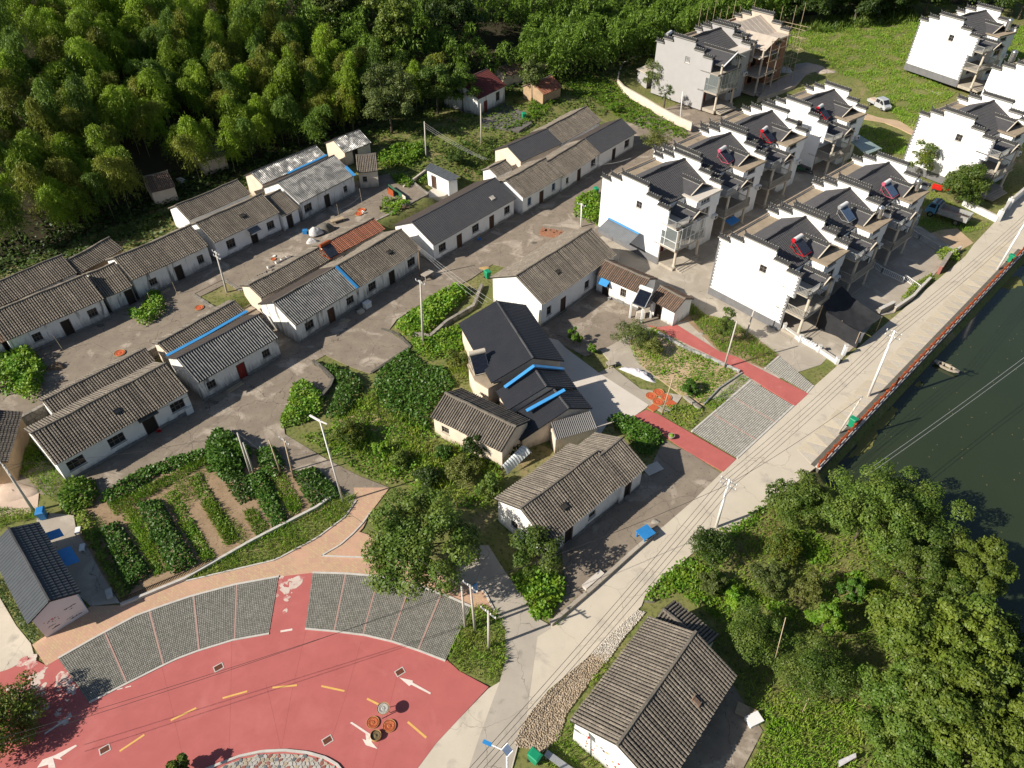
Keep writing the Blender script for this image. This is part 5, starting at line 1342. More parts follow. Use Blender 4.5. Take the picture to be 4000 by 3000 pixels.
# flat-roofed kitchen block with its own solar heater beside the panel-roofed house
kb = [q(5, x, y, 2.7)[:2] for x, y in ((838, 752), (960, 690), (1030, 850), (958, 888), (880, 840))]
kr = thing('kitchen_block', 'flat-roofed kitchen block carrying a cream solar heater', 'outbuilding')
mb = MB(); mb.prism(kb, -.1, 2.55); mb.build('wall', 'plaster_cream', kr)
cen = Vector((sum(p[0] for p in kb) / 5, sum(p[1] for p in kb) / 5))
mb = MB(); mb.prism([tuple(cen + (Vector(p) - cen) * 1.1) for p in kb], 2.55, 2.72); mb.build('roof_slab', 'flat_roof', kr)
e0, e1 = Vector(kb[4]), Vector(kb[3]); dd = (e1 - e0).normalized()
wpt = e0 + dd * .5; window_unit(kr, (wpt.x + dd.y * .02, wpt.y - dd.x * .02, 1.2), math.atan2(dd.y, dd.x), .7, .95, 'frame_white', nv=2, nh=0)
solar_heater('cream solar heater standing on the kitchen block behind the black roof', (*q(5, 905, 770, 2.72)[:2], 2.72), RAD(20), 'column', 'solar_glass', 1.15, None, 'column')
solar_heater('dark solar panel with rusty tank on the grey tiled annex', (*q(4, 2035, 60, 3.6)[:2], 3.35), RAD(50), 'rust_orange', 'solar_glass', 1.0, None, 'rust_orange')
# porch with solar heater in the courtyard
pc = thing('porch_block', 'little flat porch on white posts with washing machine below a solar heater', 'outbuilding')
pp = [q(5, x, y, 2.2)[:2] for x, y in ((1845, 365), (1905, 330), (1975, 365), (1915, 400))]
mb = MB(); mb.prism(pp, 2.08, 2.22); mb.build('roof_slab', 'flat_roof', pc)
for p in pp[0:1] + pp[2:]:
    mb = MB(); mb.box(p[0] - .1, p[0] + .1, p[1] - .1, p[1] + .1, 0, 2.08); mb.build('post', 'villa_white', pc)
mb = MB(); c_ = np.mean(np.array(pp), 0); mb.box(c_[0] - .5, c_[0] + .5, c_[1] - .2, c_[1] + .4, 0, .85); mb.build('wash_basin', 'concrete_white', pc)
solar_heater('white solar heater on the courtyard porch', (*c_[:2], 2.22), RAD(-35), 'solar_grey', 'solar_glass', 1.1, None)
# low glossy shed roof and bent corrugated sheet
sh = thing('lean_to_shed', 'lean-to shed with dark glossy ribbed roof below the black-roofed houses', 'shed')
A_, B_, C_, D_ = [Vector(q(5, x, y, z)) for x, y, z in ((1345, 1105, 2.6), (1592, 1035, 2.6), (1635, 1140, 2.0), (1380, 1215, 2.0))]
nn = 22; V, Qs = [], []
for k in range(nn * 4 + 1):
    f = k / (nn * 4); hh = (.045 if k % 4 == 2 else (0 if k % 2 else -.045))
    V += [tuple(A_.lerp(B_, f) + Vector((0, 0, hh))), tuple(D_.lerp(C_, f) + Vector((0, 0, hh)))]
Qs = [(2 * k, 2 * k + 1, 2 * k + 3, 2 * k + 2) for k in range(nn * 4)]
put('roof_sheets', np_mesh('roof_sheets', V, Qs, 'tile_dark'), sh)
mb = MB()
mb.prism([tuple(A_.lerp(D_, .1)[:2]), tuple(B_.lerp(C_, .1)[:2]), tuple(C_.lerp(B_, .12)[:2]), tuple(D_.lerp(A_, .12)[:2])], -.1, 1.95); mb.build('wall', 'plaster_cream', sh)
mb = MB(); pa = D_.lerp(C_, .1); pb = D_.lerp(C_, .3); mb.bar((pa.x - .05, pa.y - .12, 0), (pa.x, pa.y - .05, 1.8), .06); mb.build('prop', 'wood', sh)
cs = thing('corrugated_sheet', 'bent pale corrugated sheet propped under vines behind the cottage', 'metal sheet')
V, Qs = [], []
A_, B_, C_, D_ = [Vector(q(5, x, y, z)) for x, y, z in ((1045, 1370, 1.2), (1170, 1245, 1.7), (1225, 1290, 1.2), (1075, 1430, .1))]
for k in range(41):
    f = k / 40
    for j in range(5):
        g_ = j / 4; P = A_.lerp(B_, f).lerp(D_.lerp(C_, f), g_); V.append((P.x, P.y, P.z + .05 * (1 if k % 4 == 2 else (0 if k % 2 else -1)) + .25 * math.sin(g_ * 3.1)))
for k in range(40):
    for j in range(4): Qs.append((k * 5 + j, k * 5 + j + 1, k * 5 + j + 6, k * 5 + j + 5))
put('sheet_face', np_mesh('sheet_face', V, Qs, 'gypsum'), cs)
mb = MB(); mb.bar(tuple(B_ - Vector((0, 0, 1.7))), tuple(B_), .08); mb.bar(tuple(C_ - Vector((0, 0, 1.2))), tuple(C_), .08); mb.build('prop', 'wood', cs)
# small white washhouse with courtyard wall
gable_house('washhouse', 'small new white washhouse with blue-grey tiled roof', 2, (722, 1122), (572, 1030), (775, 1085), (605, 1008), .6, 2.3, front='slate', back='slate', wall='villa_white', plinth=False, cat='outbuilding', half=1.2, doors=((.62, 'wood_door', False),), tan=.3, over=.2) if False else None
wh = thing('washhouse', 'small new white washhouse with blue-grey ribbed roof and yard', 'outbuilding')
zb = .8
W4 = [Vector(q(2, x, y, zb)) for x, y in ((600, 1095), (665, 1180), (790, 1140), (730, 1060))]
RF = [Vector(q(2, x, y, z)) for x, y, z in ((565, 1045, zb + 2.3), (722, 1122, zb + 2.2), (785, 1090, zb + 2.7), (602, 1005, zb + 2.8))]
Rc = sum(RF, Vector((0, 0, 0))) / 4
mb = MB(); mb.prism([tuple((Rc + (p - Rc) * .84)[:2]) for p in RF], zb - .2, zb + 2.1); mb.build('wall', 'villa_white', wh)
W4 = [Rc + (p - Rc) * .84 for p in RF]
for p in W4: p.z = zb
V = []
nn = 18
for k in range(nn * 4 + 1):
    f = k / (nn * 4); hh = .05 * PROF_TILE[k % 6]
    V += [tuple(RF[0].lerp(RF[1], f) + Vector((0, 0, hh))), tuple(RF[3].lerp(RF[2], f) + Vector((0, 0, hh)))]
put('roof_tiles', np_mesh('roof_tiles', V, [(2 * k, 2 * k + 2, 2 * k + 3, 2 * k + 1) for k in range(nn * 4)], 'tile_slate'), wh)
dd = (W4[1] - W4[0]).normalized(); p_ = W4[0] + dd * 1.0
door_unit(wh, (p_.x + dd.y * .17, p_.y - dd.x * .17, zb), math.atan2(dd.y, dd.x), .85, 1.9, 'wood_door')
def wall_run(root, pts, h, t, m, name='wall_panel', z0=None, cap=None):
    for a, b in zip(pts, pts[1:]):
        a, b = Vector(a[:2]), Vector(b[:2]); d = (b - a).normalized(); n = Vector((-d.y, d.x)) * t / 2
        za = z0 if z0 is not None else min(gz(*a), gz(*b))
        mb = MB(); mb.prism([tuple(a - n), tuple(b - n), tuple(b + n), tuple(a + n)], za - .15, za + h); o = mb.build(name, m, root)
        if cap:
            n2 = n * 1.35; mb = MB(); mb.prism([tuple(a - n2), tuple(b - n2), tuple(b + n2), tuple(a + n2)], za + h, za + h + .07); mb.build('wall_cap', cap, o)
cw = thing('courtyard_wall', 'L-shaped grey courtyard wall joined to the white washhouse', 'wall')
wall_run(cw, [q(2, x, y, zb) for x, y in ((660, 1185), (440, 1190), (580, 1085))][1:], 1.0, .2, 'concrete', z0=zb, cap='concrete_light')
tag(struct(sheet('yard', [q(2, x, y, zb)[:2] for x, y in ((560, 1200), (640, 1150), (680, 1190), (760, 1160), (690, 1210), (590, 1225))], zb + .03, 'concrete_white', .9)), 'pale trodden floor of the washhouse yard', 'yard', kind='structure')
# curved wall and annex by the grey villa
cv = thing('curved_wall', 'curved pale boundary wall sweeping round the grey villa', 'wall')
wall_run(cv, [q(2, x, y, .6) for x, y in ((2010, 372), (1930, 375), (1850, 390), (1790, 425), (1765, 470), (1755, 530), (1790, 570), (1860, 610), (1930, 650), (2020, 705), (2120, 760), (2212, 800))], 1.25, .22, 'plaster_cream', 'wall_segment', z0=.5, cap='concrete_light')
ga = thing('flat_annex', 'low grey flat-roofed annex beside the grey villa', 'outbuilding')
an = [q(2, x, y, 3.0)[:2] for x, y in ((1885, 425), (1985, 385), (2030, 400), (1945, 455))]
mb = MB(); mb.prism(an, .3, 2.9); mb.build('wall', 'villa_grey', ga)
mb = MB(); cc = np.mean(np.array(an), 0); mb.prism([tuple(cc + (np.array(p) - cc) * 1.12) for p in an], 2.9, 3.05); mb.build('roof_slab', 'concrete_light', ga)

# --- pond railing and quay wall ------------------------------------------------------
qw = thing('quay_wall', 'dark stone quay wall dropping from the road into the pond', 'wall')
mb = MB(); a, b = FENCE_A, FENCE_B; mb.prism([tuple(a - fn * .35), tuple(b - fn * .35), tuple(b + fn * .5), tuple(a + fn * .5)], -2.6, .06); mb.build('wall_body', 'stone_dark', qw)
mb = MB(); mb.prism([tuple(a - fn * .42), tuple(b - fn * .42), tuple(b + fn * .05), tuple(a + fn * .05)], .062, .20); mb.build('coping', 'kerb', qw)
rl = thing('pond_railing', 'rust-orange post-and-rail fence along the pond', 'railing')
npst = 40
pm_ = MB(); pm_.box(-.07, .07, -.07, .07, .18, 1.08); pm_.box(-.095, .095, -.095, .095, 1.08, 1.16); pme = pm_.mesh('post', 'rust_orange')
for k in range(npst + 1):
    p = a + fd * (FL * k / npst) - fn * .18
    put('post', pme, rl, (p.x, p.y, 0), (0, 0, math.atan2(fd.y, fd.x)))
rm_ = MB(); sp = FL / npst
for z in (.42, .72, 1.0): rm_.box(.08, sp - .08, -.04, .04, z - .05, z + .05)
rme = rm_.mesh('rails', 'rust_orange')
for k in range(npst):
    p = a + fd * (FL * k / npst) - fn * .18; put('rails', rme, rl, (p.x, p.y, 0), (0, 0, math.atan2(fd.y, fd.x)))
for nm, lab, pl in (('duckweed', 'tan floating weed mat below the tilted road pole', [(1110, 1330), (1180, 1250), (1200, 1150), (1300, 1080), (1400, 1010), (1440, 1020), (1400, 1080), (1310, 1160), (1280, 1250), (1200, 1310)]), ('duckweed', 'floating weed patch near the top of the pond', [(2060, 270), (2110, 210), (2180, 200), (2200, 260), (2120, 290)]), ('duckweed', 'small drift of weed off the boat', [(1535, 870), (1570, 850), (1585, 870), (1550, 890)])):
    g = random.Random(len(pl)); c_ = [q(6, x, y, -1.75)[:2] for x, y in pl]
    pts = []
    for i in range(len(c_)):
        p, p2 = c_[i], c_[(i + 1) % len(c_)]
        for k in range(4): f = k / 4; pts.append((p[0] + (p2[0] - p[0]) * f + g.uniform(-.16, .16), p[1] + (p2[1] - p[1]) * f + g.uniform(-.16, .16)))
    mb = MB(); mb.prism(pts, -1.8, -1.735); o = mb.build(nm, 'duckweed'); tag(o, lab, 'water weed', kind='stuff')
    cover('water_weed', lab.replace('mat', 'leaves').replace('patch', 'leaves').replace('drift', 'leaves') + ', leafy top', [c_], 'leaf', 60, .12, .16, 'leaf_dry' if 'tan' in lab else 'leaf_weed', 5, z=-1.74) if False else None
# boat
P0, P1 = Vector(q(6, 1665, 735, -1.6)), Vector(q(6, 1800, 800, -1.6))
bt = thing('rowing_boat', 'flat pale wooden punt moored on the pond', 'boat', ((P0 + P1) / 2 - Vector((0, 0, .12))), math.atan2((P1 - P0).y, (P1 - P0).x))
bl = (P1 - P0).length / 2 + .1
bt.scale = (.95, .72, .8)
hull = MB(); secs = [(-bl, .22, .30), (-bl * .8, .36, .16), (-bl * .3, .46, .06), (bl * .3, .46, .06), (bl * .8, .36, .16), (bl, .22, .30)]
for (x0, w0, b0), (x1, w1, b1) in zip(secs, secs[1:]):
    hull.add([(x0, -w0, b0), (x1, -w1, b1), (x1, w1, b1), (x0, w0, b0)], [(0, 1, 2, 3)], 1)
    for s in (-1, 1):
        hull.add([(x0, s * w0, b0), (x1, s * w1, b1), (x1, s * (w1 + .08), .42), (x0, s * (w0 + .08), .42)], [(0, 1, 2, 3)], 0)
        hull.add([(x0, s * (w0 + .08), .42), (x1, s * (w1 + .08), .42), (x1, s * (w1 + .0), .42), (x0, s * (w0 + .0), .42)], [(0, 1, 2, 3)], 0)
hull.build('hull', ['boat_wood', 'boat_in'], bt)
for k, x in enumerate((-bl * .85, bl * .85)):
    mb = MB(); mb.box(x - .3, x + .3, -.36, .36, .38, .43); mb.build('deck', 'boat_wood', bt)
for x in (-bl * .35, bl * .3): mb = MB(); mb.box(x - .08, x + .08, -.46, .46, .33, .37); mb.build('thwart', 'boat_wood', bt)
mb = MB(); mb.tube([(-bl * .4, .3, .45), (bl * .2, .75, .42)], .025, n=5); mb.build('oar', 'wood_pale', bt)

# --- walls and gates of the villa yards -----------------------------------------------
yw = thing('yard_wall', 'low white planter wall in front of the quoined villa', 'wall')
wall_run(yw, [q(6, x, y) for x, y in ((725, 530), (830, 605), (940, 665), (1060, 745))], .45, .28, 'villa_white', z0=0, cap='kerb')
for x, y, h in ((725, 540, 1.0), (828, 610, .9), (942, 672, .9), (1052, 745, .9), (1095, 690, 1.35), (1190, 610, 1.4)):
    p = q(6, x, y); mb = MB(); mb.box(p[0] - .16, p[0] + .16, p[1] - .16, p[1] + .16, 0, h); o = mb.build('post', 'villa_white', yw); mb = MB(); mb.box(p[0] - .2, p[0] + .2, p[1] - .2, p[1] + .2, h, h + .08); mb.build('post_cap', 'kerb', o)
for k in range(6):
    f = k / 6; p = Vector(q(6, 840 + 90 * f, 620 + 45 * f)); mb = MB(); mb.box(-.16, .16, -.12, .12, .52, .76); mb.build('planter_box', 'frame_white', yw, (p.x, p.y, 0), (0, 0, .5))
rw = thing('roadside_wall', 'broken roadside wall of the villa yards with stone panels', 'wall')
wall_run(rw, [q(6, x, y) for x, y in ((1310, 440), (1400, 395))], .8, .3, 'stone', 'stone_panel', z0=0, cap='kerb')
wall_run(rw, [q(6, x, y) for x, y in ((1410, 420), (1520, 345), (1560, 300), (1625, 235))], .55, .22, 'concrete', z0=0, cap='kerb')
wall_run(rw, [q(6, x, y) for x, y in ((1680, 190), (1735, 105))], 1.1, .35, 'crazy_b', z0=0, cap='stone')
wall_run(rw, [q(6, x, y) for x, y in ((1745, 90), (1810, 50))], .7, .22, 'concrete', z0=0, cap='kerb')
bw = thing('yard_wall', 'pale green-white wall and gate posts of the villa by the dump truck', 'wall')
wall_run(bw, [q(3, x, y) for x, y in ((1830, 1265), (1960, 1330), (2040, 1370))], .8, .25, 'villa_white', z0=0, cap='kerb')
wall_run(bw, [q(3, x, y) for x, y in ((2060, 1350), (2100, 1290), (2170, 1230), (2260, 1150))], 1.3, .25, 'villa_white', z0=0, cap='kerb')
for x, y in ((2045, 1365), (2105, 1290)):
    p = q(3, x, y); mb = MB(); mb.box(p[0] - .25, p[0] + .25, p[1] - .25, p[1] + .25, 0, 1.6); o = mb.build('post', 'villa_white', bw)
    mb = MB(); mb.lathe([(.02, .36), (.14, .3), (.2, .2), (.14, .06), (.1, 0)][::-1], 10, (p[0], p[1], 1.6)); mb.build('post_ball', 'kerb', o)
vf = thing('yard_railing', 'white metal railing round the middle villa yard', 'railing')
railing(vf, [q(6, 1250, 130), q(6, 1330, 185), q(6, 1460, 245)], .8, 'frame_white', .22, 'rails'); railing(vf, [q(6, 1470, 225), q(6, 1560, 290)], .7, 'frame_white', .22, 'rails')
rg = thing('yard_railing', 'grey metal railing beside the dump truck yard', 'railing')
railing(rg, [q(6, 1480, -70), q(6, 1560, -20), q(6, 1680, 50)], .8, 'metal_galv', .22, 'rails')
# black net shelter
nt_ = thing('net_shelter', 'sagging black shade-net shelter on poles in front of the quoined villa', 'shelter')
NP = [[(970, 385, 3.2), (1010, 340, 3.2), (1050, 300, 3.1), (1090, 262, 3.3)], [(1000, 430, 2.6), (1060, 400, 2.5), (1110, 370, 2.4), (1150, 330, 2.6)], [(1090, 480, 2.2), (1150, 450, 2.1), (1200, 420, 2.0), (1240, 395, 2.2)], [(1200, 550, 2.1), (1240, 520, 2.0), (1290, 490, 1.9), (1335, 455, 2.1)]]
G = [[Vector(q(6, *p)) for p in row] for row in NP]
def grid_surface(G, n=6, sag=.25):
    R_, C_ = len(G), len(G[0]); V, Qs = [], []
    nr, nc = (R_ - 1) * n + 1, (C_ - 1) * n + 1
    for i in range(nr):
        a, fa = min(i // n, R_ - 2), i / n - min(i // n, R_ - 2)
        for j in range(nc):
            b, fb = min(j // n, C_ - 2), j / n - min(j // n, C_ - 2)
            P = G[a][b].lerp(G[a][b + 1], fb).lerp(G[a + 1][b].lerp(G[a + 1][b + 1], fb), fa)
            V.append((P.x, P.y, P.z - sag * math.sin(math.pi * j / (nc - 1)) * math.sin(math.pi * i / (nr - 1)) + .03 * math.sin(i * 1.3 + j * .9)))
    for i in range(nr - 1):
        for j in range(nc - 1): Qs.append((i * nc + j, i * nc + j + 1, (i + 1) * nc + j + 1, (i + 1) * nc + j))
    return V, Qs
V, Qs = grid_surface(G); put('net_roof', np_mesh('net_roof', V, Qs, 'net_black', None, True), nt_)
front = [G[0][0], G[1][0], G[2][0], G[3][0]]
GG = [[p.lerp(Vector((p.x, p.y, .1)), k / 3) + Vector((.15 * math.sin(i * 2 + k), .1 * k * math.cos(i), 0)) for i, p in enumerate(front)] for k in range(4)]
V, Qs = grid_surface(GG, 5, 0); put('net_side', np_mesh('net_side', V, Qs, 'net_black', None, True), nt_)
for p in (G[0][0], G[0][3], G[3][0], G[3][3], G[1][3], G[2][0]):
    mb = MB(); mb.tube([(p.x, p.y, 0), (p.x, p.y, p.z + .05)], .045, n=6); mb.build('pole', 'wood_pale', nt_)

# --- terrace retaining walls, stairs, kerbs, garden fence -------------------------------
tw_ = thing('retaining_wall', 'rough stone retaining wall holding the upper terrace', 'wall')
def stone_wall(root, pts, z0, z1, t=.35, m='stone'):
    mb = MB()
    for a, b in zip(pts, pts[1:]):
        a, b = Vector(a[:2]), Vector(b[:2]); L = (b - a).length; d = (b - a).normalized(); n = Vector((-d.y, d.x))
        z = z0
        while z < z1 - .02:
            h = min(rnd.uniform(.25, .38), z1 - z); x = 0
            while x < L - .02:
                w = min(rnd.uniform(.35, .7), L - x); o = rnd.uniform(-.04, .04)
                p = [a + d * (x + .012) - n * (t / 2 + o), a + d * (x + w - .012) - n * (t / 2 + o), a + d * (x + w - .012) + n * t / 2, a + d * (x + .012) + n * t / 2]
                mb.prism([tuple(v) for v in p], z + .01, z + h - .008); x += w
            z += h
    o = mb.build('stones', m, root); o['kind'] = 'stuff'; return o
stone_wall(tw_, [st(-6, 67.3), st(29.3, 67.3), st(29.3, 72.7)], -.1, 1.7)
stone_wall(tw_, [st(33.3, 72.7), st(33.3, 69.3), st(64.2, 69.4), st(65.5, 74)], -.1, 1.7)
sr = thing('stone_stair', 'concrete stair climbing to the upper terrace beside the white pole', 'stairs')
for k in range(9):
    mb = MB(); P = [st(29.6, 64.6 + k * .9), st(33.0, 64.6 + k * .9), st(33.0, 65.3 + k * .9 + .25), st(29.6, 65.3 + k * .9 + .25)]
    mb.prism([p[:2] for p in P], -.1, .18 * (k + 1)); mb.build('step', 'concrete_yard', sr)
kb_ = thing('path_kerb', 'white kerb edging the brick path and garden', 'kerb')
for pl in ([(750, 660), (1150, 495), (1560, 262), (1960, 55), (2090, -40)],):
    strip(dense(ql(7, pl), 40), .22, .30, 'kerb_run', 'kerb', .3, kb_)
for pl in ([(1150, 508), (1700, 378), (1955, 243), (2130, 112), (2200, 10)], [(1985, 352), (2100, 285), (2180, 215), (2240, 150), (2290, 80)], [(1985, 352), (2120, 358), (2250, 362)]):
    strip(dense(ql(7, pl), 24), .12, .12, 'kerb_run', 'kerb', .12, kb_)
strip(dense(ql(8, [(760, 505), (850, 535), (935, 570), (1000, 695)]), 16), .13, .12, 'kerb_run', 'kerb', .12, kb_)
gf = thing('garden_fence', 'dark low picket fence along the garden kerb', 'fence')
pk = MB(); pk.box(-.02, .02, -.02, .02, .28, .72); pkm = pk.mesh('picket', 'grate_black')
pl = dense(ql(7, [(760, 640), (1150, 478), (1300, 395)]), 60)
for p in pl: put('picket', pkm, gf, (p[0], p[1], 0))
strip(pl, .05, .62, 'rail', 'grate_black', .05, gf)
pkb = thing('pipe_edging', 'galvanised pipe edging along the parking bays', 'edging'); strip(ql(6, [(470, 805), (330, 900), (235, 1000)]), .12, .22, 'pipe', 'metal_galv', .12, pkb)
gw = thing('garden_wall', 'low worn white wall beside the upper red walk', 'wall'); wall_run(gw, [q(6, x, y) for x, y in ((-50, 560), (110, 650), (330, 745), (455, 800))], .35, .22, 'whitewash_worn', z0=0)
gw2 = thing('garden_wall', 'short stone edging wall at the corner of the fenced plot', 'wall'); stone_wall(gw2, [q(6, 115, 955), q(6, 215, 1030)], 0, .35, .3)
lw = thing('roadside_kerb', 'raised concrete kerb between road and the tiled house yard', 'kerb'); strip(ql(8, [(1345, 778), (1600, 560), (1860, 325), (2000, 205)]), .3, .35, 'kerb_run', 'concrete', .4, lw)
pw = thing('planter_wall', 'curved stone planter wall jutting into the sunny yard', 'wall'); stone_wall(pw, [q(4, x, y) for x, y in ((1935, 740), (2000, 790), (2060, 850), (2040, 900), (1990, 960), (1900, 1010))], 0, .5, .3, 'stone_dark')
yr_ = thing('yard_edge_wall', 'dark stone edge wall of the sunny yard above the vines', 'wall'); stone_wall(yr_, [q(5, x, y) for x, y in ((240, 800), (480, 642), (400, 560), (300, 530))], -.4, .12, .3, 'stone_dark')
yr2 = thing('yard_edge_wall', 'stone bank wall between maize bed and cream gable', 'wall'); stone_wall(yr2, [q(5, x, y) for x, y in ((470, 560), (600, 590), (700, 500), (870, 400), (920, 270))], -.3, .5, .35, 'stone')
wd = thing('weathered_plank_fence', 'green plank and rusty sheets fencing the upper terrace edge', 'fence', (0, 0, 0))
for i, ((xa, ya), (xb, yb), m, h) in enumerate((((345, 1165), (430, 1225), 'cart_green', .7), ((340, 1195), (375, 1215), 'rust_orange', .9), ((430, 1225), (450, 1240), 'plaster_cream', .6))):
    a_, b_ = q(2, xa, ya, 1.65), q(2, xb, yb, 1.65); mb = MB(); mb.prism([(a_[0], a_[1]), (b_[0], b_[1]), (b_[0] + .05, b_[1] + .06), (a_[0] + .05, a_[1] + .06)], 1.6, 1.65 + h); mb.build('panel', m, wd)

# --- poles, lamps and cables -----------------------------------------------------------
def height_from(base, topy):
    X, Y, Z = base; lo, hi = Z, Z + 25
    for _ in range(50):
        m_ = (lo + hi) / 2
        if project((X, Y, m_))[1] > topy: lo = m_
        else: hi = m_
    return lo - Z
def project(p):
    z = p[2] - CAM_H
    d = p[1] * _cp - z * _sp; v = p[1] * _sp + z * _cp
    return 2000 + FPX * p[0] / d, 1500 - FPX * v / d, d
POLES = {}
def pole(key, label, base, top, z=0.0, m='pole_concrete', r=.12, arms=1, name='utility_pole', h=None, lean=True, group='utility poles'):
    (rb_, xb, yb), (rt, xt, yt) = base, top
    B = q(rb_, xb, yb, z); ty = OFF[rt - 1][1] + yt / 1.58; tx = OFF[rt - 1][0] + xt / 1.58
    hh = h or height_from(B, ty)
    px = project((B[0], B[1], z + hh))
    dx = (tx - px[0]) * px[2] / FPX if lean else 0.0
    dx = max(-.9, min(.9, dx))
    root = thing(name, label, 'pole', B, 0, group)
    mb = MB(); mb.tube([(0, 0, -.3), (dx, 0, hh)], r, r * .66, 10); mb.build('shaft', m, root, smooth=True)
    for k in range(arms):
        zz = hh - .25 - .55 * k; xx = dx * zz / hh
        mb = MB(); mb.bar((xx - .7 * US.y, .7 * US.x, zz), (xx + .7 * US.y, -.7 * US.x, zz), .07); o = mb.build('cross_arm', 'metal_galv', root)
        for j in range(4):
            f = -1 + j * .66; mb = MB(); mb.lathe([(.035, 0), (.055, .05), (.03, .09), (.05, .13), (.02, .17)], 8, (xx + f * .66 * US.y, -f * .66 * US.x, zz + .035)); mb.build('insulator', 'tank_white', o)
    POLES[key] = Vector((B[0] + dx, B[1], z + hh))
    return root
pole('road', 'pale round pole by the pond railing opposite the villa yards', (6, 1250, 945), (6, 1415, 540), 0, 'pole_white', .15, 2)
pole('roadb', 'short leaning brace pole beside the green bin on the pond pavement', (6, 1062, 1175), (6, 1215, 945), 0, 'pole_concrete', .11, 0)
pole('far', 'long pale pole at the upper end of the pond railing', (6, 2045, 165), (3, 2240, 1330), 0, 'pole_white', .15, 0, h=7.4)
pole('house', 'pole with cross-arms between the road and the tiled house yard', (9, 310, 175), (9, 395, -80), 0, 'pole_white', .13, 2, h=6.2)
pole('plazaA', 'left pole of the pair on the plaza grass island', (8, 818, 795), (8, 795, 540), 0, 'pole_concrete', .11, 0)
pole('plazaB', 'right pole of the pair on the plaza grass island', (8, 878, 803), (8, 848, 530), 0, 'pole_concrete', .11, 1)
pole('plazaC', 'short pole with transformer bracket on the grass island', (8, 963, 918), (8, 960, 690), 0, 'pole_concrete', .12, 1)
pole('mid', 'round concrete pole between the maize bed and the vines', (5, 557, 625), (5, 540, 230), 0, 'pole_concrete', .14, 1)
pole('stair', 'pale concrete pole beside the terrace stair', (4, 1412, 345), (4, 1330, 50), .6, 'pole_concrete', .13, 2)
pole('corner', 'grey pole leaning at the frame edge by the blue bin', (4, 210, 1655), (4, 20, 1370), 0, 'pole_concrete', .13, 2)
pole('dbl1', 'first of the leaning double poles in the vines', (4, 1545, 1415), (4, 1465, 1170), 0, 'pole_concrete', .11, 0)
pole('dbl2', 'second of the leaning double poles in the vines', (4, 1565, 1415), (4, 1500, 1230), 0, 'pole_concrete', .10, 0)
pole('wood1', 'thin wooden pole between the crop rows', (4, 1735, 1425), (4, 1660, 1215), 0, 'wood_pale', .08, 0)
pole('wood2', 'wooden pole with small bracket beside the lane', (4, 1812, 1450), (4, 1752, 1210), 0, 'wood_pale', .09, 1)
pole('back1', 'tall pale pole in front of the dark bamboo', (2, 578, 1005), (2, 565, 750), .6, 'pole_concrete', .13, 0)
pole('back2', 'concrete pole beside the maroon-roofed house yard', (2, 917, 900), (2, 912, 640), 1.2, 'pole_concrete', .13, 0)
pole('villa', 'pole with cross-arm by the vines of the carport villa', (2, 1533, 1400), (2, 1535, 1255), 0, 'pole_white', .12, 1)
pole('grey', 'street pole in front of the grey villa wall', (3, 88, 765), (3, 105, 565), .6, 'pole_white', .09, 0)
pole('walk1', 'weathered post on the wall of the upper red walk', (6, 360, 770), (6, 440, 480), 0, 'pole_concrete', .1, 0)
pole('walk2', 'leaning post in front of the quoined villa wall', (6, 495, 570), (6, 545, 415), 0, 'pole_concrete', .1, 0)
pole('plot', 'wooden post beside the drying chilli trays', (5, 2030, 1055), (5, 2098, 830), 0, 'wood_pale', .08, 0)
pole('top', 'leaning pale pole on the forest edge at the top of the frame', (3, 1488, 65), (3, 1510, 0), 3, 'pole_white', .12, 0, h=7)
pole('h3', 'dark wooden pole at the corner of the half-sheeted house', (5, 540, 210), (5, 525, 10), 0, 'wood', .09, 0)
for k, (b_, t_, lab) in enumerate((((9, 660, 1060), (9, 655, 730), 'long thin bare pole beside the round tree'), ((9, 975, 1045), (9, 1028, 935), 'thin pale pole leaning in the larger round tree'), ((9, 840, 1325), (9, 885, 1230), 'short pale stake on the bright lawn'), ((5, 580, 760 + 60), (5, 578, 700), 'thin stake by the vines'))):
    if k == 3: continue
    pole('s%d' % k, lab, b_, t_, 0, 'wood_pale', .035, 0, name='stake', group=None)
def cable(label, pts, sag=.5, r=.012, m='wire', name='overhead_cable', grp='overhead cables'):
    mb = MB()
    for a, b in zip(pts, pts[1:]):
        a, b = Vector(a), Vector(b)
        mb.tube([a.lerp(b, k / 12) - Vector((0, 0, sag * 4 * (k / 12) * (1 - k / 12))) for k in range(13)], r, n=4, cap=False)
    return tag(mb.build(name, m), label, 'cable', grp)
for k in range(4):
    o = Vector(((k - 1.5) * .36 * US.y, -(k - 1.5) * .36 * US.x, -.1))
    nm = ('outermost pond-side', 'second', 'third', 'innermost house-side')[k]
    cable(nm + ' overhead cable along the pond road', [POLES['plazaC'] + o * .8 + Vector((-3.5, -14, .8)), POLES['house'] + o, POLES['road'] + o, POLES['far'] + o, POLES['far'] + o + Vector((28, 26, 1))], .55, .016)
for k in range(2):
    cable(('upper', 'lower')[k] + ' cable crossing the red plaza from the twin poles', [POLES['plazaB'] + Vector((0, 0, -.3 * k)), Vector(q(7, 170, 1510 - 45 * k, 4.0)) + Vector((-5, -1.6, .6))], .5, .016)
cable('cable swinging from the twin poles to the pond road pole', [POLES['plazaB'], POLES['house'] + Vector((0, 0, -.6)), POLES['roadb']], .5, .018)
cable('thin cable from the plaza pole across to the garden pole', [POLES['plazaA'], POLES['dbl1'], POLES['corner']], .6, .014)
for k in range(3):
    cable(('upper', 'middle', 'lower')[k] + ' pale cable from the forest pole to the rear houses', [POLES['back1'] + Vector((0, 0, -.2 - .35 * k)), Vector(q(2, 960 - 14 * k, 985, 3.2))], .3, .016, 'wire_pale')
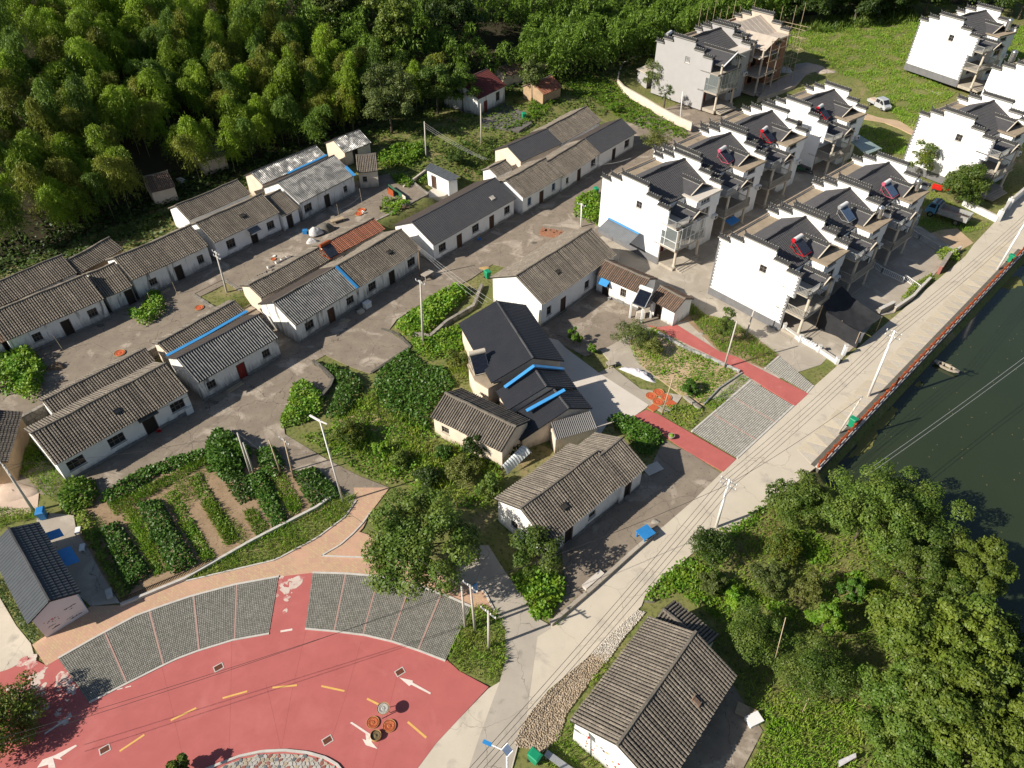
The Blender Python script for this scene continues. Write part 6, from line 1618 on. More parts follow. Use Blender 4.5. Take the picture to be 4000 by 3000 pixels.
for k in range(3):
    cable(('upper', 'middle', 'lower')[k] + ' pale cable from the dark wooden pole to the panel-roofed house', [POLES['h3'] + Vector((0, 0, -.1 - .25 * k)), Vector(q(5, 985 - 30 * k, 355 + 10 * k, 4.6))], .25, .014, 'wire_pale')
cable('pale sagging cable between the black-roofed row and the villas', [Vector(q(2, 1605, 1010, 2.5)), Vector(q(2, 1840, 975, 3.6))], .4, .016, 'wire_pale')
cable('thin pale cable slanting over the pond', [Vector(q(6, 1260, 1420, 4)), Vector(q(6, 2300, 670, 4))], .3, .02, 'wire_pale')
cable('second pale cable slanting over the pond', [Vector(q(6, 1240, 1405, 4)), Vector(q(6, 2300, 640, 4))], .3, .02, 'wire_pale')
for k in range(2):
    cable(('upper', 'lower')[k] + ' cable along the front of the long garden house', [POLES['corner'] + Vector((0, 0, -.4 - .3 * k)), Vector(q(4, 1190, 930, 2.9 - .3 * k))], .25, .012)
# street lamps
lp = thing('street_lamp', 'white lamp post with angled head beside the lane', 'street lamp', q(4, 2118, 1600))
hl = height_from(q(4, 2118, 1600), 950 + 1095 / 1.58)
mb = MB(); mb.tube([(0, 0, 0), (-.25, 0, hl)], .085, .055, 10); mb.build('shaft', 'pole_white', lp, smooth=True)
mb = MB(); mb.bar((-.25, 0, hl - .05), (-1.15, .55, hl + .05), .16, .07); mb.bar((-.25, 0, hl - .05), (.35, -.3, hl - .08), .10, .06); mb.build('lamp_head', 'pole_white', lp)
sl = thing('solar_street_lamp', 'solar street lamp with square panel and blue head at the lower edge', 'street lamp', at(1983, 3120, 0))
hs_ = 6.0; tp = Vector(q(8, 1075, 1560, hs_)); bs = sl.location
mb = MB(); mb.tube([(0, 0, 0), (tp.x - bs[0], tp.y - bs[1], hs_)], .08, .06, 10); mb.build('shaft', 'pole_white', sl, smooth=True)
t_ = Vector((tp.x - bs[0], tp.y - bs[1], hs_))
ap = Vector(q(8, 965, 1510, hs_ - .1)) - Vector((bs[0], bs[1], 0))
mb = MB(); mb.tube([tuple(t_), tuple(ap)], .035, n=6); mb.build('arm', 'pole_white', sl)
d_ = (ap - t_).normalized(); mb = MB(); mb.bar(tuple(ap - d_ * .15), tuple(ap + d_ * .4), .22, .09); mb.build('lamp_head', 'plastic_blue', sl)
pn = [Vector(q(8, x, y, hs_ + z)) - Vector((bs[0], bs[1], 0)) for x, y, z in ((1078, 1506, .55), (1112, 1552, .45), (1077, 1590, .15), (1042, 1545, .25))]
mb = MB(); mb.slab([tuple(p) for p in pn][::-1], .05); o = mb.build('solar_panel', 'solar_blue', sl)
mb = MB()
for k in (0, 4): mb.bar(tuple(pn[0].lerp(pn[1], k / 4) + Vector((0, 0, .01))), tuple(pn[3].lerp(pn[2], k / 4) + Vector((0, 0, .01))), .02); mb.bar(tuple(pn[0].lerp(pn[3], k / 4) + Vector((0, 0, .01))), tuple(pn[1].lerp(pn[2], k / 4) + Vector((0, 0, .01))), .02)
mb.build('panel_rim', 'metal_galv', o)

# --- bins -------------------------------------------------------------------------------
def wheelie(label, P, rz=0.0, m='bin_green', name='wheelie_bin'):
    r = thing(name, label, 'bin', P, rz, 'wheelie bins' if m == 'bin_green' else None)
    mb = MB(); a_, b_ = [(-.24, -.28), (.24, -.28), (.24, .28), (-.24, .28)], [(-.30, -.36), (.30, -.36), (.30, .36), (-.30, .36)]
    mb.add([(x, y, .08) for x, y in a_] + [(x, y, .98) for x, y in b_], [(0, 3, 2, 1)] + [(i, (i + 1) % 4, 4 + (i + 1) % 4, 4 + i) for i in range(4)]); mb.box(-.33, .33, -.39, .39, .93, .985); mb.build('body', m, r)
    mb = MB(); mb.add([(-.33, -.42, 1.0), (.33, -.42, 1.0), (.33, .40, 1.05), (-.33, .40, 1.05), (-.26, -.3, 1.08), (.26, -.3, 1.08), (.26, .3, 1.12), (-.26, .3, 1.12)], [(0, 1, 5, 4), (1, 2, 6, 5), (2, 3, 7, 6), (3, 0, 4, 7), (4, 5, 6, 7), (0, 3, 2, 1)]); mb.build('lid', m, r)
    for sx in (-.29, .29): mb = MB(); mb.tube([(sx - .03, .30, .1), (sx + .03, .30, .1)], .1, n=10); mb.build('wheel', 'rubber', r)
    mb = MB(); mb.bar((-.25, .44, .96), (.25, .44, .96), .04); mb.build('handle', m, r)
    return r
wheelie('green bin at the corner of the cream gable and yard', q(5, 955, 215), .6)
wheelie('green bin on the pond pavement beneath the brace pole', q(6, 1145, 1130), .8)
wheelie('green bin by the railing at the upper end of the pond', q(6, 2122, 118), .8)
wheelie('green bin above the vines of the carport villa', q(2, 1622, 1200), .4)
wheelie('green bin in the shady yard of the maroon-roofed house', q(2, 1180, 735, 1.4), .3)
wheelie('green bin on the grass at the bottom frame edge', q(8, 1245, 1615), .9)
wheelie('bright blue bin at the corner of the garden path', q(7, 275, 115), .3, 'plastic_blue')
# --- drying trays and baskets ---------------------------------------------------------------
def tray(label, P, r_, m='chilli', stand=0.0, name='drying_tray', deep=.06, grp='round drying trays'):
    t = thing(name, label, 'tray' if deep < .2 else 'basket', P, rnd.uniform(0, 3), grp)
    mb = MB(); z = stand
    mb.lathe([(r_ * .93, z), (r_, z + .02), (r_ * 1.02, z + deep + .03), (r_ * .97, z + deep + .03), (r_ * .95, z + deep * .55)], 28); mb.build('rim', 'bamboo_tray', t)
    g = MB(); n = 40; pr = [(0.001, deep * .95)] + [(r_ * .95 * k / 5, deep * .62 + .022 * math.sin(k * 2.1) + .02) for k in range(1, 6)]
    g.lathe([(r, z + zz) for r, zz in pr][::-1], 28); g.build('contents', m, t)
    if stand:
        for k in range(3):
            a = k * 2.09 + .4; mb = MB(); mb.bar((r_ * .5 * math.cos(a), r_ * .5 * math.sin(a), z), (r_ * .9 * math.cos(a), r_ * .9 * math.sin(a), 0), .05); mb.build('leg', 'wood_pale', t)
    return t
tray('tray of silvery drying fish raised on a stand in the plaza', (*q(8, 312, 1293, .8)[:2], .05), .42, 'fish', .75)
tray('left of the two chilli trays on the red plaza', (*q(8, 249, 1382)[:2], .05), .42)
tray('right of the two chilli trays on the red plaza', (*q(8, 350, 1403)[:2], .05), .44)
tray('deep basket of brown herbs at the foot of the chilli trays', (*q(8, 268, 1468)[:2], .05), .36, 'herb', 0, 'basket', .26)
for x, y, lab in ((2010, 925, 'topmost'), (1965, 947, 'leftmost'), (2055, 955, 'rightmost'), (2007, 982, 'lowest')):
    tray(lab + ' of the four round chilli trays by the white drive', (*q(5, x, y)[:2], .04), .56, 'chilli_brick')
for x, y, lab in ((1978, 1018, 'square chilli mat nearer the red walk'), (2085, 992, 'square chilli mat beside the wooden post')):
    p = q(5, x, y); o = thing('drying_mat', lab, 'mat', (p[0], p[1], .035), .7); mb = MB(); mb.box(-.5, .5, -.42, .42, 0, .035); mb.build('frame', 'bamboo_tray', o); mb = MB(); mb.box(-.45, .45, -.37, .37, .036, .06); mb.build('contents', 'chilli_brick', o)
tray('single chilli tray behind the garden house', (*q(4, 740, 680, 1.65)[:2], 1.66), .55, 'chilli_brick'); tray('single chilli tray on the terrace below the damp-streaked house', (*q(4, 1230, 400, 1.65)[:2], 1.66), .5, 'chilli_brick')
tray('upper of the two orange trays on the terrace by a post', (*q(2, 178, 1298, 1.65)[:2], 1.66), .55, 'chilli_brick'); tray('lower of the two orange trays on the terrace by a post', (*q(2, 160, 1322, 1.65)[:2], 1.66), .55, 'chilli_brick')
tray('small orange tray among the planter boxes', (*q(1, 1688, 1602, 1.65)[:2], 1.66), .32, 'chilli_brick'); tray('small white tray among the planter boxes', (*q(1, 1690, 1583, 1.65)[:2], 1.66), .28, 'tank_white')
for i, (x, y) in enumerate(((1665, 1650), (1715, 1620), (1748, 1603), (1780, 1590))):
    p = q(1, x, y, 1.65); o = thing('planter_box', ('first', 'second', 'third', 'fourth')[i] + ' white planter box along the terrace edge from the stair', 'planter', (p[0], p[1], 1.65), .9, 'planter boxes'); mb = MB(); mb.box(-.32, .32, -.14, .14, 0, .26); mb.build('box', 'frame_white', o); mb = MB(); mb.box(-.28, .28, -.1, .1, .262, .28); mb.build('soil', 'soil', o)
# drain grates in the plaza
for i, (r, x, y, lab) in enumerate(((7, 1350, 1040, 'drain grate below the curved bays'), (7, 648, 1547, 'drain grate beside the white arrow'), (7, 2022, 1490, 'drain grate near the planter kerb'), (8, 415, 1068, 'drain grate at the tip of the straight arrow'))):
    p = q(r, x, y); o = thing('drain_grate', lab, 'grate', (p[0], p[1], .05), .6, 'plaza drain grates')
    mb = MB(); mb.box(-.34, .34, -.25, -.19, 0, .014); mb.box(-.34, .34, .19, .25, 0, .014); mb.box(-.34, -.28, -.19, .19, 0, .014); mb.box(.28, .34, -.19, .19, 0, .014); mb.build('frame', 'kerb', o)
    mb = MB(); mb.quad((-.28, -.19, .003), (.28, -.19, .003), (.28, .19, .003), (-.28, .19, .003)); mb.build('pit', 'grate_black', o)
    for k in range(7): mb = MB(); x_ = -.24 + k * .08; mb.box(x_ - .012, x_ + .012, -.19, .19, .004, .012); mb.build('bar', 'rust_orange', o)

# --- vehicles -----------------------------------------------------------------------------
def extr_profile(mb, prof, y0, y1, mi=0, inset=0.0):
    n = len(prof); vs = [(x, y0 + (inset if z > 1.0 else 0), z) for x, z in prof] + [(x, y1 - (inset if z > 1.0 else 0), z) for x, z in prof]
    mb.add(vs, [tuple(range(n)), tuple(range(2 * n - 1, n - 1, -1))] + [(i, n + i, n + (i + 1) % n, (i + 1) % n) for i in range(n)], mi)
def wheel(parent, x, y, r=.3, w=.2, name='wheel'):
    mb = MB(); mb.tube([(x, y - w / 2, r), (x, y + w / 2, r)], r, n=18); o = mb.build(name, 'rubber', parent)
    mb = MB(); mb.tube([(x, y - w / 2 - .012, r), (x, y + w / 2 + .012, r)], r * .58, n=14); mb.build('rim', 'steel', o)
P0 = Vector(q(3, 1268, 650, .5)); P1 = Vector(q(3, 1350, 690, .5)); hd = math.atan2(P1.y - P0.y, P1.x - P0.x)
vn = thing('pickup_van', 'silver double-cab pickup van parked on the dirt track', 'van', q(3, 1312, 665, .35), hd)
vn.scale = (1.06,) * 3
mb = MB(); extr_profile(mb, [(-.35, .34), (1.95, .34), (2.05, .55), (2.0, .82), (1.62, 1.02), (1.05, 1.66), (.75, 1.74), (-.30, 1.74), (-.42, 1.60)], -.74, .74, 0, .09); mb.build('cab', 'van_silver', vn)
mb = MB()
for s in (-1, 1):
    y = s * .70
    for pr in ([(.62, 1.06), (1.42, 1.06), (1.02, 1.50), (.62, 1.54)], [(-.28, 1.06), (.50, 1.06), (.50, 1.55), (-.28, 1.56)]):
        pts = [(x, s * (.752 - .09 * (1 if z > 1.2 else .3)), z) for x, z in pr]; mb.add(pts if s < 0 else pts[::-1], [(0, 1, 2, 3)])
mb.add([(1.585, -.6, 1.08), (1.585, .6, 1.08), (1.10, .56, 1.62), (1.10, -.56, 1.62)], [(0, 1, 2, 3)]); mb.build('windows', 'glass_dark', vn)['kind'] = 'stuff'
mb = MB(); mb.box(-2.1, -.44, -.74, .74, .55, .62); mb.box(-2.1, -.44, -.74, -.69, .62, .98); mb.box(-2.1, -.44, .69, .74, .62, .98); mb.box(-2.1, -2.05, -.69, .69, .62, .98); mb.build('cargo_bed', 'van_silver', vn)
mb = MB(); mb.box(-1.9, -.5, -.6, .6, .63, 1.08); mb.build('load', 'sand_pink', vn)
for x in (-1.35, 1.30):
    for y in (-.66, .66): wheel(vn, x, y, .29, .19)
for s in (-.55, .55): mb = MB(); mb.box(2.0, 2.05, s - .15, s + .15, .66, .80); mb.build('headlight', 'tank_white', vn)
mb = MB(); mb.box(1.98, 2.1, -.72, .72, .34, .52); mb.build('bumper', 'plinth_grey', vn)
for s in (-1, 1): mb = MB(); mb.box(1.18, 1.30, min(s * .76, s * .92), max(s * .76, s * .92), 1.05, 1.2); mb.build('mirror', 'rubber', vn)
# dump truck (cab towards the villas, bed towards the road)
TF = Vector(at(3400 + 850 / 3.687, 700 + 540 / 3.687)); TB = Vector(at(3400 + 1290 / 3.687, 700 + 690 / 3.687)); hd = math.atan2(TF.y - TB.y, TF.x - TB.x)
tc = (TF + TB) / 2; side = Vector((math.sin(hd), -math.cos(hd), 0))
tk = thing('dump_truck', 'faded blue dump truck with rusty open bed', 'truck', (tc.x - side.x * -.8, tc.y - side.y * -.8, .02), hd)
if True:
    mb = MB(); extr_profile(mb, [(1.55, .62), (2.75, .55), (2.86, .95), (2.80, 1.35), (2.50, 2.02), (2.30, 2.12), (1.55, 2.12)], -.92, .92, 0, .05); mb.build('cab', 'truck_blue', tk)
    mb = MB()
    for s in (-1, 1):
        pts = [(x, s * (.925 - .03), z) for x, z in ((1.75, 1.35), (2.62, 1.35), (2.42, 1.9), (1.75, 1.95))]; mb.add(pts if s < 0 else pts[::-1], [(0, 1, 2, 3)])
    mb.add([(2.83, -.8, 1.38), (2.83, .8, 1.38), (2.54, .78, 2.0), (2.54, -.78, 2.0)], [(0, 1, 2, 3)]); mb.build('windows', 'glass_dark', tk)['kind'] = 'stuff'
    mb = MB(); mb.box(-2.5, 1.5, -.35, .35, .5, .72); mb.build('chassis', 'rubber', tk)
    bed = MB(); zb0, zb1 = .92, 1.62
    bed.box(-2.55, 1.35, -1.0, 1.0, zb0 - .1, zb0, 0, 1); bed.box(-2.55, 1.35, -1.0, -.93, zb0 + .0, zb1, 0); bed.box(-2.55, 1.35, .93, 1.0, zb0, zb1, 0); bed.box(1.28, 1.35, -.93, .93, zb0, zb1 + .35, 0); bed.box(-2.55, -2.48, -.93, .93, zb0, zb1 - .12, 0)
    bd_ = bed.build('bed', ['truck_grey', 'truck_bed'], tk)
    mb = MB(); mb.add([(1.28, -.93, zb1 + .35), (1.28, .93, zb1 + .35), (2.0, .9, zb1 + .62), (2.0, -.9, zb1 + .62)], [(0, 1, 2, 3), (3, 2, 1, 0)]); mb.build('cab_guard', 'truck_grey', bd_)
    mb = MB(); mb.quad((-2.47, -.925, zb0 + .03), (1.27, -.925, zb0 + .03), (1.27, .925, zb0 + .03), (-2.47, .925, zb0 + .03)); mb.build('bed_floor', 'truck_bed', bd_)
    mb = MB()
    for k in range(7): x = -2.3 + k * .58; mb.box(x - .03, x + .03, -1.04, -1.002, zb0 - .05, zb1); mb.box(x - .03, x + .03, 1.002, 1.04, zb0 - .05, zb1)
    mb.build('bed_ribs', 'truck_grey', bd_)['kind'] = 'stuff'
    for x, w in ((2.1, .22), (-1.35, .42)):
        for y in (-.82, .82): wheel(tk, x, y, .41, w)
    for s in (-.7, .7): mb = MB(); mb.box(2.84, 2.88, s - .14, s + .14, .78, .95); mb.build('headlight', 'tank_white', tk)
    mb = MB(); mb.box(2.72, 2.92, -.92, .92, .5, .68); mb.build('bumper', 'truck_blue', tk)
    mb = MB(); mb.box(-.2, .9, -.85, -.45, .45, .8); mb.build('fuel_tank', 'truck_grey', tk)
ct = thing('farm_cart', 'small green farm tricycle cart beside the shaded villa wall', 'cart', q(3, 835, 1060), RAD(-35))
mb = MB(); mb.box(-1.1, .5, -.55, .55, .5, .56); mb.box(-1.1, .5, -.55, -.5, .56, .85); mb.box(-1.1, .5, .5, .55, .56, .85); mb.box(-1.1, -1.05, -.5, .5, .56, .85); mb.build('bed', 'cart_green', ct)
mb = MB(); mb.box(.6, 1.1, -.2, .2, .6, .78); mb.build('seat', 'rubber', ct); mb = MB(); mb.bar((.9, 0, .5), (1.5, 0, .4), .08); mb.bar((1.45, 0, .35), (1.3, 0, 1.05), .06); mb.bar((1.3, -.3, 1.05), (1.3, .3, 1.05), .05); mb.build('frame', 'cart_green', ct)
for x, y in ((-.7, -.6), (-.7, .6), (1.5, 0)): wheel(ct, x, y, .27, .1)
mk_ = thing('red_motor_tricycle', 'red motor tricycle half hidden under the round tree', 'tricycle', q(3, 1690, 1185), RAD(-30))
mb = MB(); mb.box(-1.2, .1, -.5, .5, .45, .52); mb.box(-1.2, .1, -.5, -.45, .52, .85); mb.box(-1.2, .1, .45, .5, .52, .85); mb.build('bed', 'red_plastic', mk_)
mb = MB(); extr_profile(mb, [(.2, .5), (.9, .45), (1.15, .8), (1.0, 1.15), (.85, .85), (.3, .85)], -.22, .22); mb.build('body', 'red_plastic', mk_)
for x, y in ((-.8, -.55), (-.8, .55), (1.15, 0)): wheel(mk_, x, y, .27, .12)

# --- clutter ---------------------------------------------------------------------------------
def heap(name, label, P, rx, ry, h, m, cat='heap', seed=1, n=14, rings=6, rz=0, jit=.06):
    g = random.Random(seed); mb = MB(); vs = []; fs = []
    for i in range(rings + 1):
        f = i / rings
        for k in range(n):
            a = 2 * math.pi * k / n; r = (1 - f) * (1 + .18 * math.sin(3 * a + seed) + g.uniform(-jit, jit))
            vs.append((rx * r * math.cos(a), ry * r * math.sin(a), h * (1 - (1 - f) ** 2.2) * (1 + g.uniform(-jit * 1.4, jit * 1.4)) - (.05 if i == 0 else 0)))
    for i in range(rings):
        for k in range(n): fs.append((i * n + k, i * n + (k + 1) % n, (i + 1) * n + (k + 1) % n, (i + 1) * n + k))
    mb.add(vs, fs); o = mb.build(name, m, None, P, (0, 0, rz), True); return tag(o, label, cat)
heap('sand_heap', 'grey sand heap beside the unfinished villa', q(3, 880, 430, .8), 3.4, 2.6, 1.1, 'sand', 'sand', 2)
heap('sand_heap', 'second low gravel heap in front of the scaffolding', q(3, 990, 450, .8), 2.4, 1.5, .6, 'sand', 'sand', 3)
heap('sack_heap', 'white plastic sacks and rubble at the scaffold foot', q(3, 740, 440, .8), 1.3, 1.0, .9, 'trash', 'rubbish', 4, 18)
heap('sack_heap', 'white plastic scraps lying on the meadow', q(3, 1240, 515, .7), 1.7, .7, .35, 'trash', 'rubbish', 5, 20)
heap('firewood_heap', 'straw and firewood heap under plastic on the terrace', q(1, 2010, 1420, 1.65), 1.3, .9, .95, 'stone_dark', 'heap', 6, 16)
heap('plastic_sheet', 'crumpled white plastic covering a heap on the terrace', (*q(1, 1945, 1430, 2.1)[:2], 1.9), .95, .75, .8, 'trash', 'sheet', 7, 18)
heap('plastic_sheet', 'white plastic bundle beside the solar panel annex', q(1, 1925, 1495, 1.65), .8, .5, .6, 'trash', 'sheet', 8, 16)
heap('brushwood_heap', 'brown brushwood heap on the terrace by the garden house', q(4, 350, 765, 1.65), .9, .6, .45, 'wood', 'heap', 9, 18)
heap('tarp_bundle', 'grey-white tarpaulin draped over stacked poles by the drive', q(5, 1890, 810), 1.9, .5, .5, 'tarp_pale', 'tarpaulin', 10, 26, 7, RAD(-32), .24)
heap('straw_heap', 'spilled yellow straw on the lane beside the green bin', q(5, 935, 155), .8, .5, .06, 'straw', 'straw', 11)
heap('sack_heap', 'white sacks against the collapsed forest shed', q(1, 1115, 1125, 1.7), .9, .6, .7, 'trash', 'rubbish', 12, 16)
heap('rubble_heap', 'dark stone rubble beside the washhouse yard', q(2, 505, 1245, .6), 1.2, .9, .7, 'stone_dark', 'rubble', 13, 16)
heap('sand_heap', 'pink sand heap below the ochre shed', q(4, 90, 1540), 2.0, 1.2, .4, 'sand_pink', 'sand', 14)
bk = thing('brick_stack', 'oblong stack of old red bricks on the lane', 'bricks', q(2, 1355, 1455), RAD(-20))
bk.scale = (1.25, 1.25, 1.25)
bm_ = MB(); bm_.box(-.115, .115, -.055, .055, 0, .06); bme = bm_.mesh('brick', 'brick_bare')
for l in range(9):
    for i in range(11):
        for j in range(5):
            if (i in (0, 10) or j in (0, 4) or l == 8) and not (l == 8 and rnd.random() < .3): put('brick', bme, bk, ((i - 5) * .24 + (l % 2) * .04, (j - 2) * .18 + rnd.uniform(-.02, .02), l * .065), (0, 0, rnd.uniform(-.06, .06)))
def simple_box_thing(name, label, cat, P, sx, sy, sz, m, rz=0.0, legs=False, part='body'):
    o = thing(name, label, cat, P, rz)
    mb = MB()
    if legs:
        mb.box(-sx, sx, -sy, sy, sz - .08, sz)
        mb.build(part, m, o)
        for ax in (-1, 1):
            for ay in (-1, 1): l = MB(); l.box(ax * sx * .85 - .04, ax * sx * .85 + .04, ay * sy * .8 - .04, ay * sy * .8 + .04, 0, sz - .08); l.build('leg', m, o)
    else:
        mb.box(-sx, sx, -sy, sy, 0, sz * .85); mb.box(-sx * 1.06, sx * 1.06, -sy * 1.06, sy * 1.06, sz * .85, sz); mb.build(part, m, o)
    return o
simple_box_thing('tarp_table', 'blue tarp draped over a low frame in the roadside yard', 'table', q(8, 1925, 235), .62, .55, .75, 'plastic_blue', .6, True, 'tarp_top')
simple_box_thing('water_tub', 'blue plastic tub on the terrace beside the firewood', 'tub', q(1, 1885, 1440, 1.65), .28, .28, .5, 'plastic_blue')
simple_box_thing('stone_trough', 'pale stone trough at the kerb of the roadside yard', 'trough', q(8, 1605, 510), 1.0, .22, .38, 'concrete_white', RAD(42))
simple_box_thing('concrete_slab', 'white slab propped beside the tiled wing', 'slab', q(5, 1975, 1395), .8, .5, .12, 'concrete_white', .5)
simple_box_thing('washing_slab', 'grey concrete washing slab against the half-sheeted house', 'washing slab', q(5, 585, 215), .75, .4, .75, 'concrete', RAD(50), True, 'slab_top')
simple_box_thing('air_conditioner', 'white air conditioner unit outside the half-sheeted house', 'air conditioner', q(5, 215, 395), .42, .3, .75, 'frame_white', RAD(50))
simple_box_thing('stone_block', 'stacked pale stone blocks under the air conditioner window', 'blocks', q(5, 175, 430), .35, .25, .35, 'concrete_light', RAD(50))
simple_box_thing('meter_box', 'white washing machine at the corner of the garden house', 'washing machine', q(4, 1170, 1045), .35, .3, .85, 'frame_white', RAD(48))
simple_box_thing('wooden_stand', 'wooden workbench with timber offcuts on the terrace', 'bench', q(1, 2085, 1370, 1.65), .9, .35, .45, 'wood_pale', .6, True, 'bench_top')
simple_box_thing('bench', 'long grey bench beside the green bin at the bottom', 'bench', q(8, 1400, 1645), 1.1, .22, .5, 'metal_galv', RAD(-35), True, 'seat')
simple_box_thing('fish_tank', 'white foam boxes and planks beside the lower house yard', 'boxes', q(9, 540, 1370), .5, .35, .4, 'tank_white', .4)
simple_box_thing('timber_pallet', 'grey timber pallet leaning by the lower house yard', 'pallet', q(9, 500, 1320), .7, .4, .2, 'wood_pale', -.5)
simple_box_thing('stone_table', 'small stone table and bowls in the courtyard garden', 'table', q(5, 1715, 760), .45, .35, .5, 'concrete', .4, True, 'table_top')
simple_box_thing('wooden_chest', 'little red wooden crate on the terrace edge', 'crate', q(2, 300, 1290, 1.65), .22, .18, .4, 'wood_door', .3)
simple_box_thing('hand_cart', 'white plastic stools and cart by the painted house path', 'stools', q(7, 515, 310), .2, .35, .35, 'frame_white', .3, True, 'seat')
simple_box_thing('hand_cart', 'white plastic stool near the garden hedge', 'stool', q(7, 488, 205), .2, .35, .35, 'frame_white', .3, True, 'seat')
simple_box_thing('flower_box', 'pale stone flower box at the foot of the painted house path', 'planter', q(7, 680, 590), .22, .4, .3, 'kerb', .55)
simple_box_thing('notice_board', 'small blue notice board under the broad tree', 'sign', q(8, 880, 575), .18, .05, 1.1, 'plastic_blue', .6)
simple_box_thing('red_box', 'small red box beneath the broad tree', 'box', q(8, 562, 430), .12, .25, .5, 'solar_red', .3)
pt_ = thing('flower_pot', 'round stone pot with grass at the edge of the lower red walk', 'pot', (*q(6, 33, 1205)[:2], .05)); mb = MB(); mb.lathe([(.18, 0), (.3, .25), (.32, .4), (.27, .4), (.26, .34)], 16); mb.build('pot', 'concrete', pt_); mb = MB(); mb.lathe([(.26, .36), (.15, .5), (.02, .55)], 10); mb.build('plant', 'leaf_grass', pt_)
pk_ = thing('pink_sheet', 'pink printed sheet hanging at the lower edge below the bank trees', 'sheet', q(9, 1130, 1630)); mb = MB(); mb.add([(-.9, -.4, .4), (.3, .1, .75), (.45, .45, .55), (-.7, .1, .2)], [(0, 1, 2, 3)]); mb.build('cloth', 'tarp_pale', pk_); mb = MB(); mb.bar((.3, .1, 0), (.3, .1, .75), .04); mb.bar((-.9, -.4, 0), (-.9, -.4, .4), .04); mb.build('post', 'wood', pk_)
# door canopies
def child_canopy(root, fx, w, m, drop=.35, out=1.0, z=2.35):
    L, d, hz, rr = root['dim']; x = L * fx
    mb = MB(); mb.slab([(x - w / 2, .3, z), (x - w / 2, .3 - out, z - drop), (x + w / 2, .3 - out, z - drop), (x + w / 2, .3, z)], .05); mb.build('door_canopy', m, root)
    for s in (-1, 1):
        mb = MB(); mb.bar((x + s * w * .46, .3 - out * .9, z - drop - .03), (x + s * w * .46, .28, z - drop - .5), .04); mb.build('canopy_bracket', 'metal_galv', root)
child_canopy(B4, .57, 1.5, 'sheet_grey'); child_canopy(M2, .22, 1.25, 'blue_flash', .4, .8, 2.35)
child_canopy(H1, .665, 1.9, 'stone_dark', .1, .5, 2.45)
# clothes poles on terraces
for i, (r, x, y, h, lab) in enumerate(((2, 182, 1255, 2.2, 'bare post on the terrace by the orange trays'), (2, 40, 1345, 2.0, 'bare post at the sagging terrace rope'), (4, 1095, 315, 1.6, 'leaning prop against the damp-streaked wall'), (4, 945, 390, 1.8, 'thin prop in front of the damp window'), (4, 390, 660, 1.8, 'thin stake by the terrace washing stand'))):
    p = q(r, x, y, 1.65); o = thing('post', lab, 'post', p); mb = MB(); mb.tube([(0, 0, -.1), (rnd.uniform(-.3, .1), .1, h)], .035, .025, 6); mb.build('shaft', 'wood_pale', o); mb = MB(); mb.lathe([(.07, 0), (.05, .06)], 8); mb.build('foot', 'concrete', o)
cable('sagging rope between two posts on the terrace', [Vector(q(2, 182, 1255, 1.65)) + Vector((0, 0, 1.2)), Vector(q(2, 40, 1345, 1.65)) + Vector((0, 0, 1.2))], .3, .02, 'wire_pale', 'rope', None)

for lab, r_, pts, zz in (('blue flashing in the valley of the brightest glinting roofs', 1, ((1775, 1070), (1960, 985), (2015, 955)), 5.3), ('blue flashing strip behind the red-door house roof', 4, ((1030, 694), (1280, 560), (1525, 418)), 2.9), ('short blue flashing on the plastered end parapet', 1, ((2125, 1020), (2190, 1085)), 5.2)):
    f_ = thing('roof_flashing', lab, 'flashing'); P = [Vector(q(r_, x, y, zz)) for x, y in pts]
    for a, b in zip(P, P[1:]):
        mb = MB(); mb.bar(a, b, .42, .08); mb.build('flashing_strip', 'blue_flash', f_)

# small belongings along the house fronts
def bucket(label, P, m, r=.17, h=.3, name='bucket'):
    o = thing(name, label, 'bucket', P); mb = MB(); mb.lathe([(r * .75, 0), (r, h), (r * 1.06, h), (r * .9, h * .95), (r * .68, .04)], 14); mb.build('body', m, o)
    mb = MB(); mb.tube([(r * math.cos(a), .02, h + r * .7 * math.sin(a)) for a in [math.pi * k / 8 for k in range(9)]], .012, n=4); mb.build('handle', 'steel', o); return o
def planks(label, P, rz, n=5, L=1.8, m='wood_pale', z=0.0):
    o = thing('plank_stack', label, 'planks', P, rz)
    for k in range(n):
        mb = MB(); mb.box(-L / 2, L / 2, -.09, .09, 0, .035); mb.build('plank', m, o, (rnd.uniform(-.15, .15), (k % 3 - 1) * .2, .037 * (k // 3)), (0, 0, rnd.uniform(-.08, .08)))
    return o
bucket('white bucket beside the two orange terrace trays', q(2, 188, 1318, 1.65), 'tank_white'); bucket('red basin outside the long garden house door', q(4, 985, 1160), 'red_plastic', .26, .14); bucket('grey bucket by the courtyard wing corner', q(5, 1705, 350), 'metal_galv'); bucket('blue basin near the middle doorway of the black-roofed house', q(2, 905, 1480), 'plastic_blue', .28, .15)
planks('planks lying along the front of the red-door house', q(4, 1450, 890), RAD(50)); planks('dark planks and poles stacked on the terrace brink', q(2, 400, 1290, 1.65), RAD(25), 7, 3.2, 'wood', 1.65); planks('pale boards below the damp-streaked house wall', q(4, 1010, 300, 1.65), RAD(50), 4, 1.6); planks('boards leaning flat before the half-sheeted house', q(5, 70, 490), RAD(50), 4, 1.2); planks('timber on the lane by the blue-windowed house', q(2, 1310, 1240), RAD(50), 5, 1.5, 'wood'); planks('stone-grey boards in front of the black-roofed house door', q(2, 1010, 1440), RAD(-35), 3, 1.6, 'concrete'); planks('scrap timber at the side of the tiled shed yard', q(6, 30, 460), RAD(40), 4, 1.3)
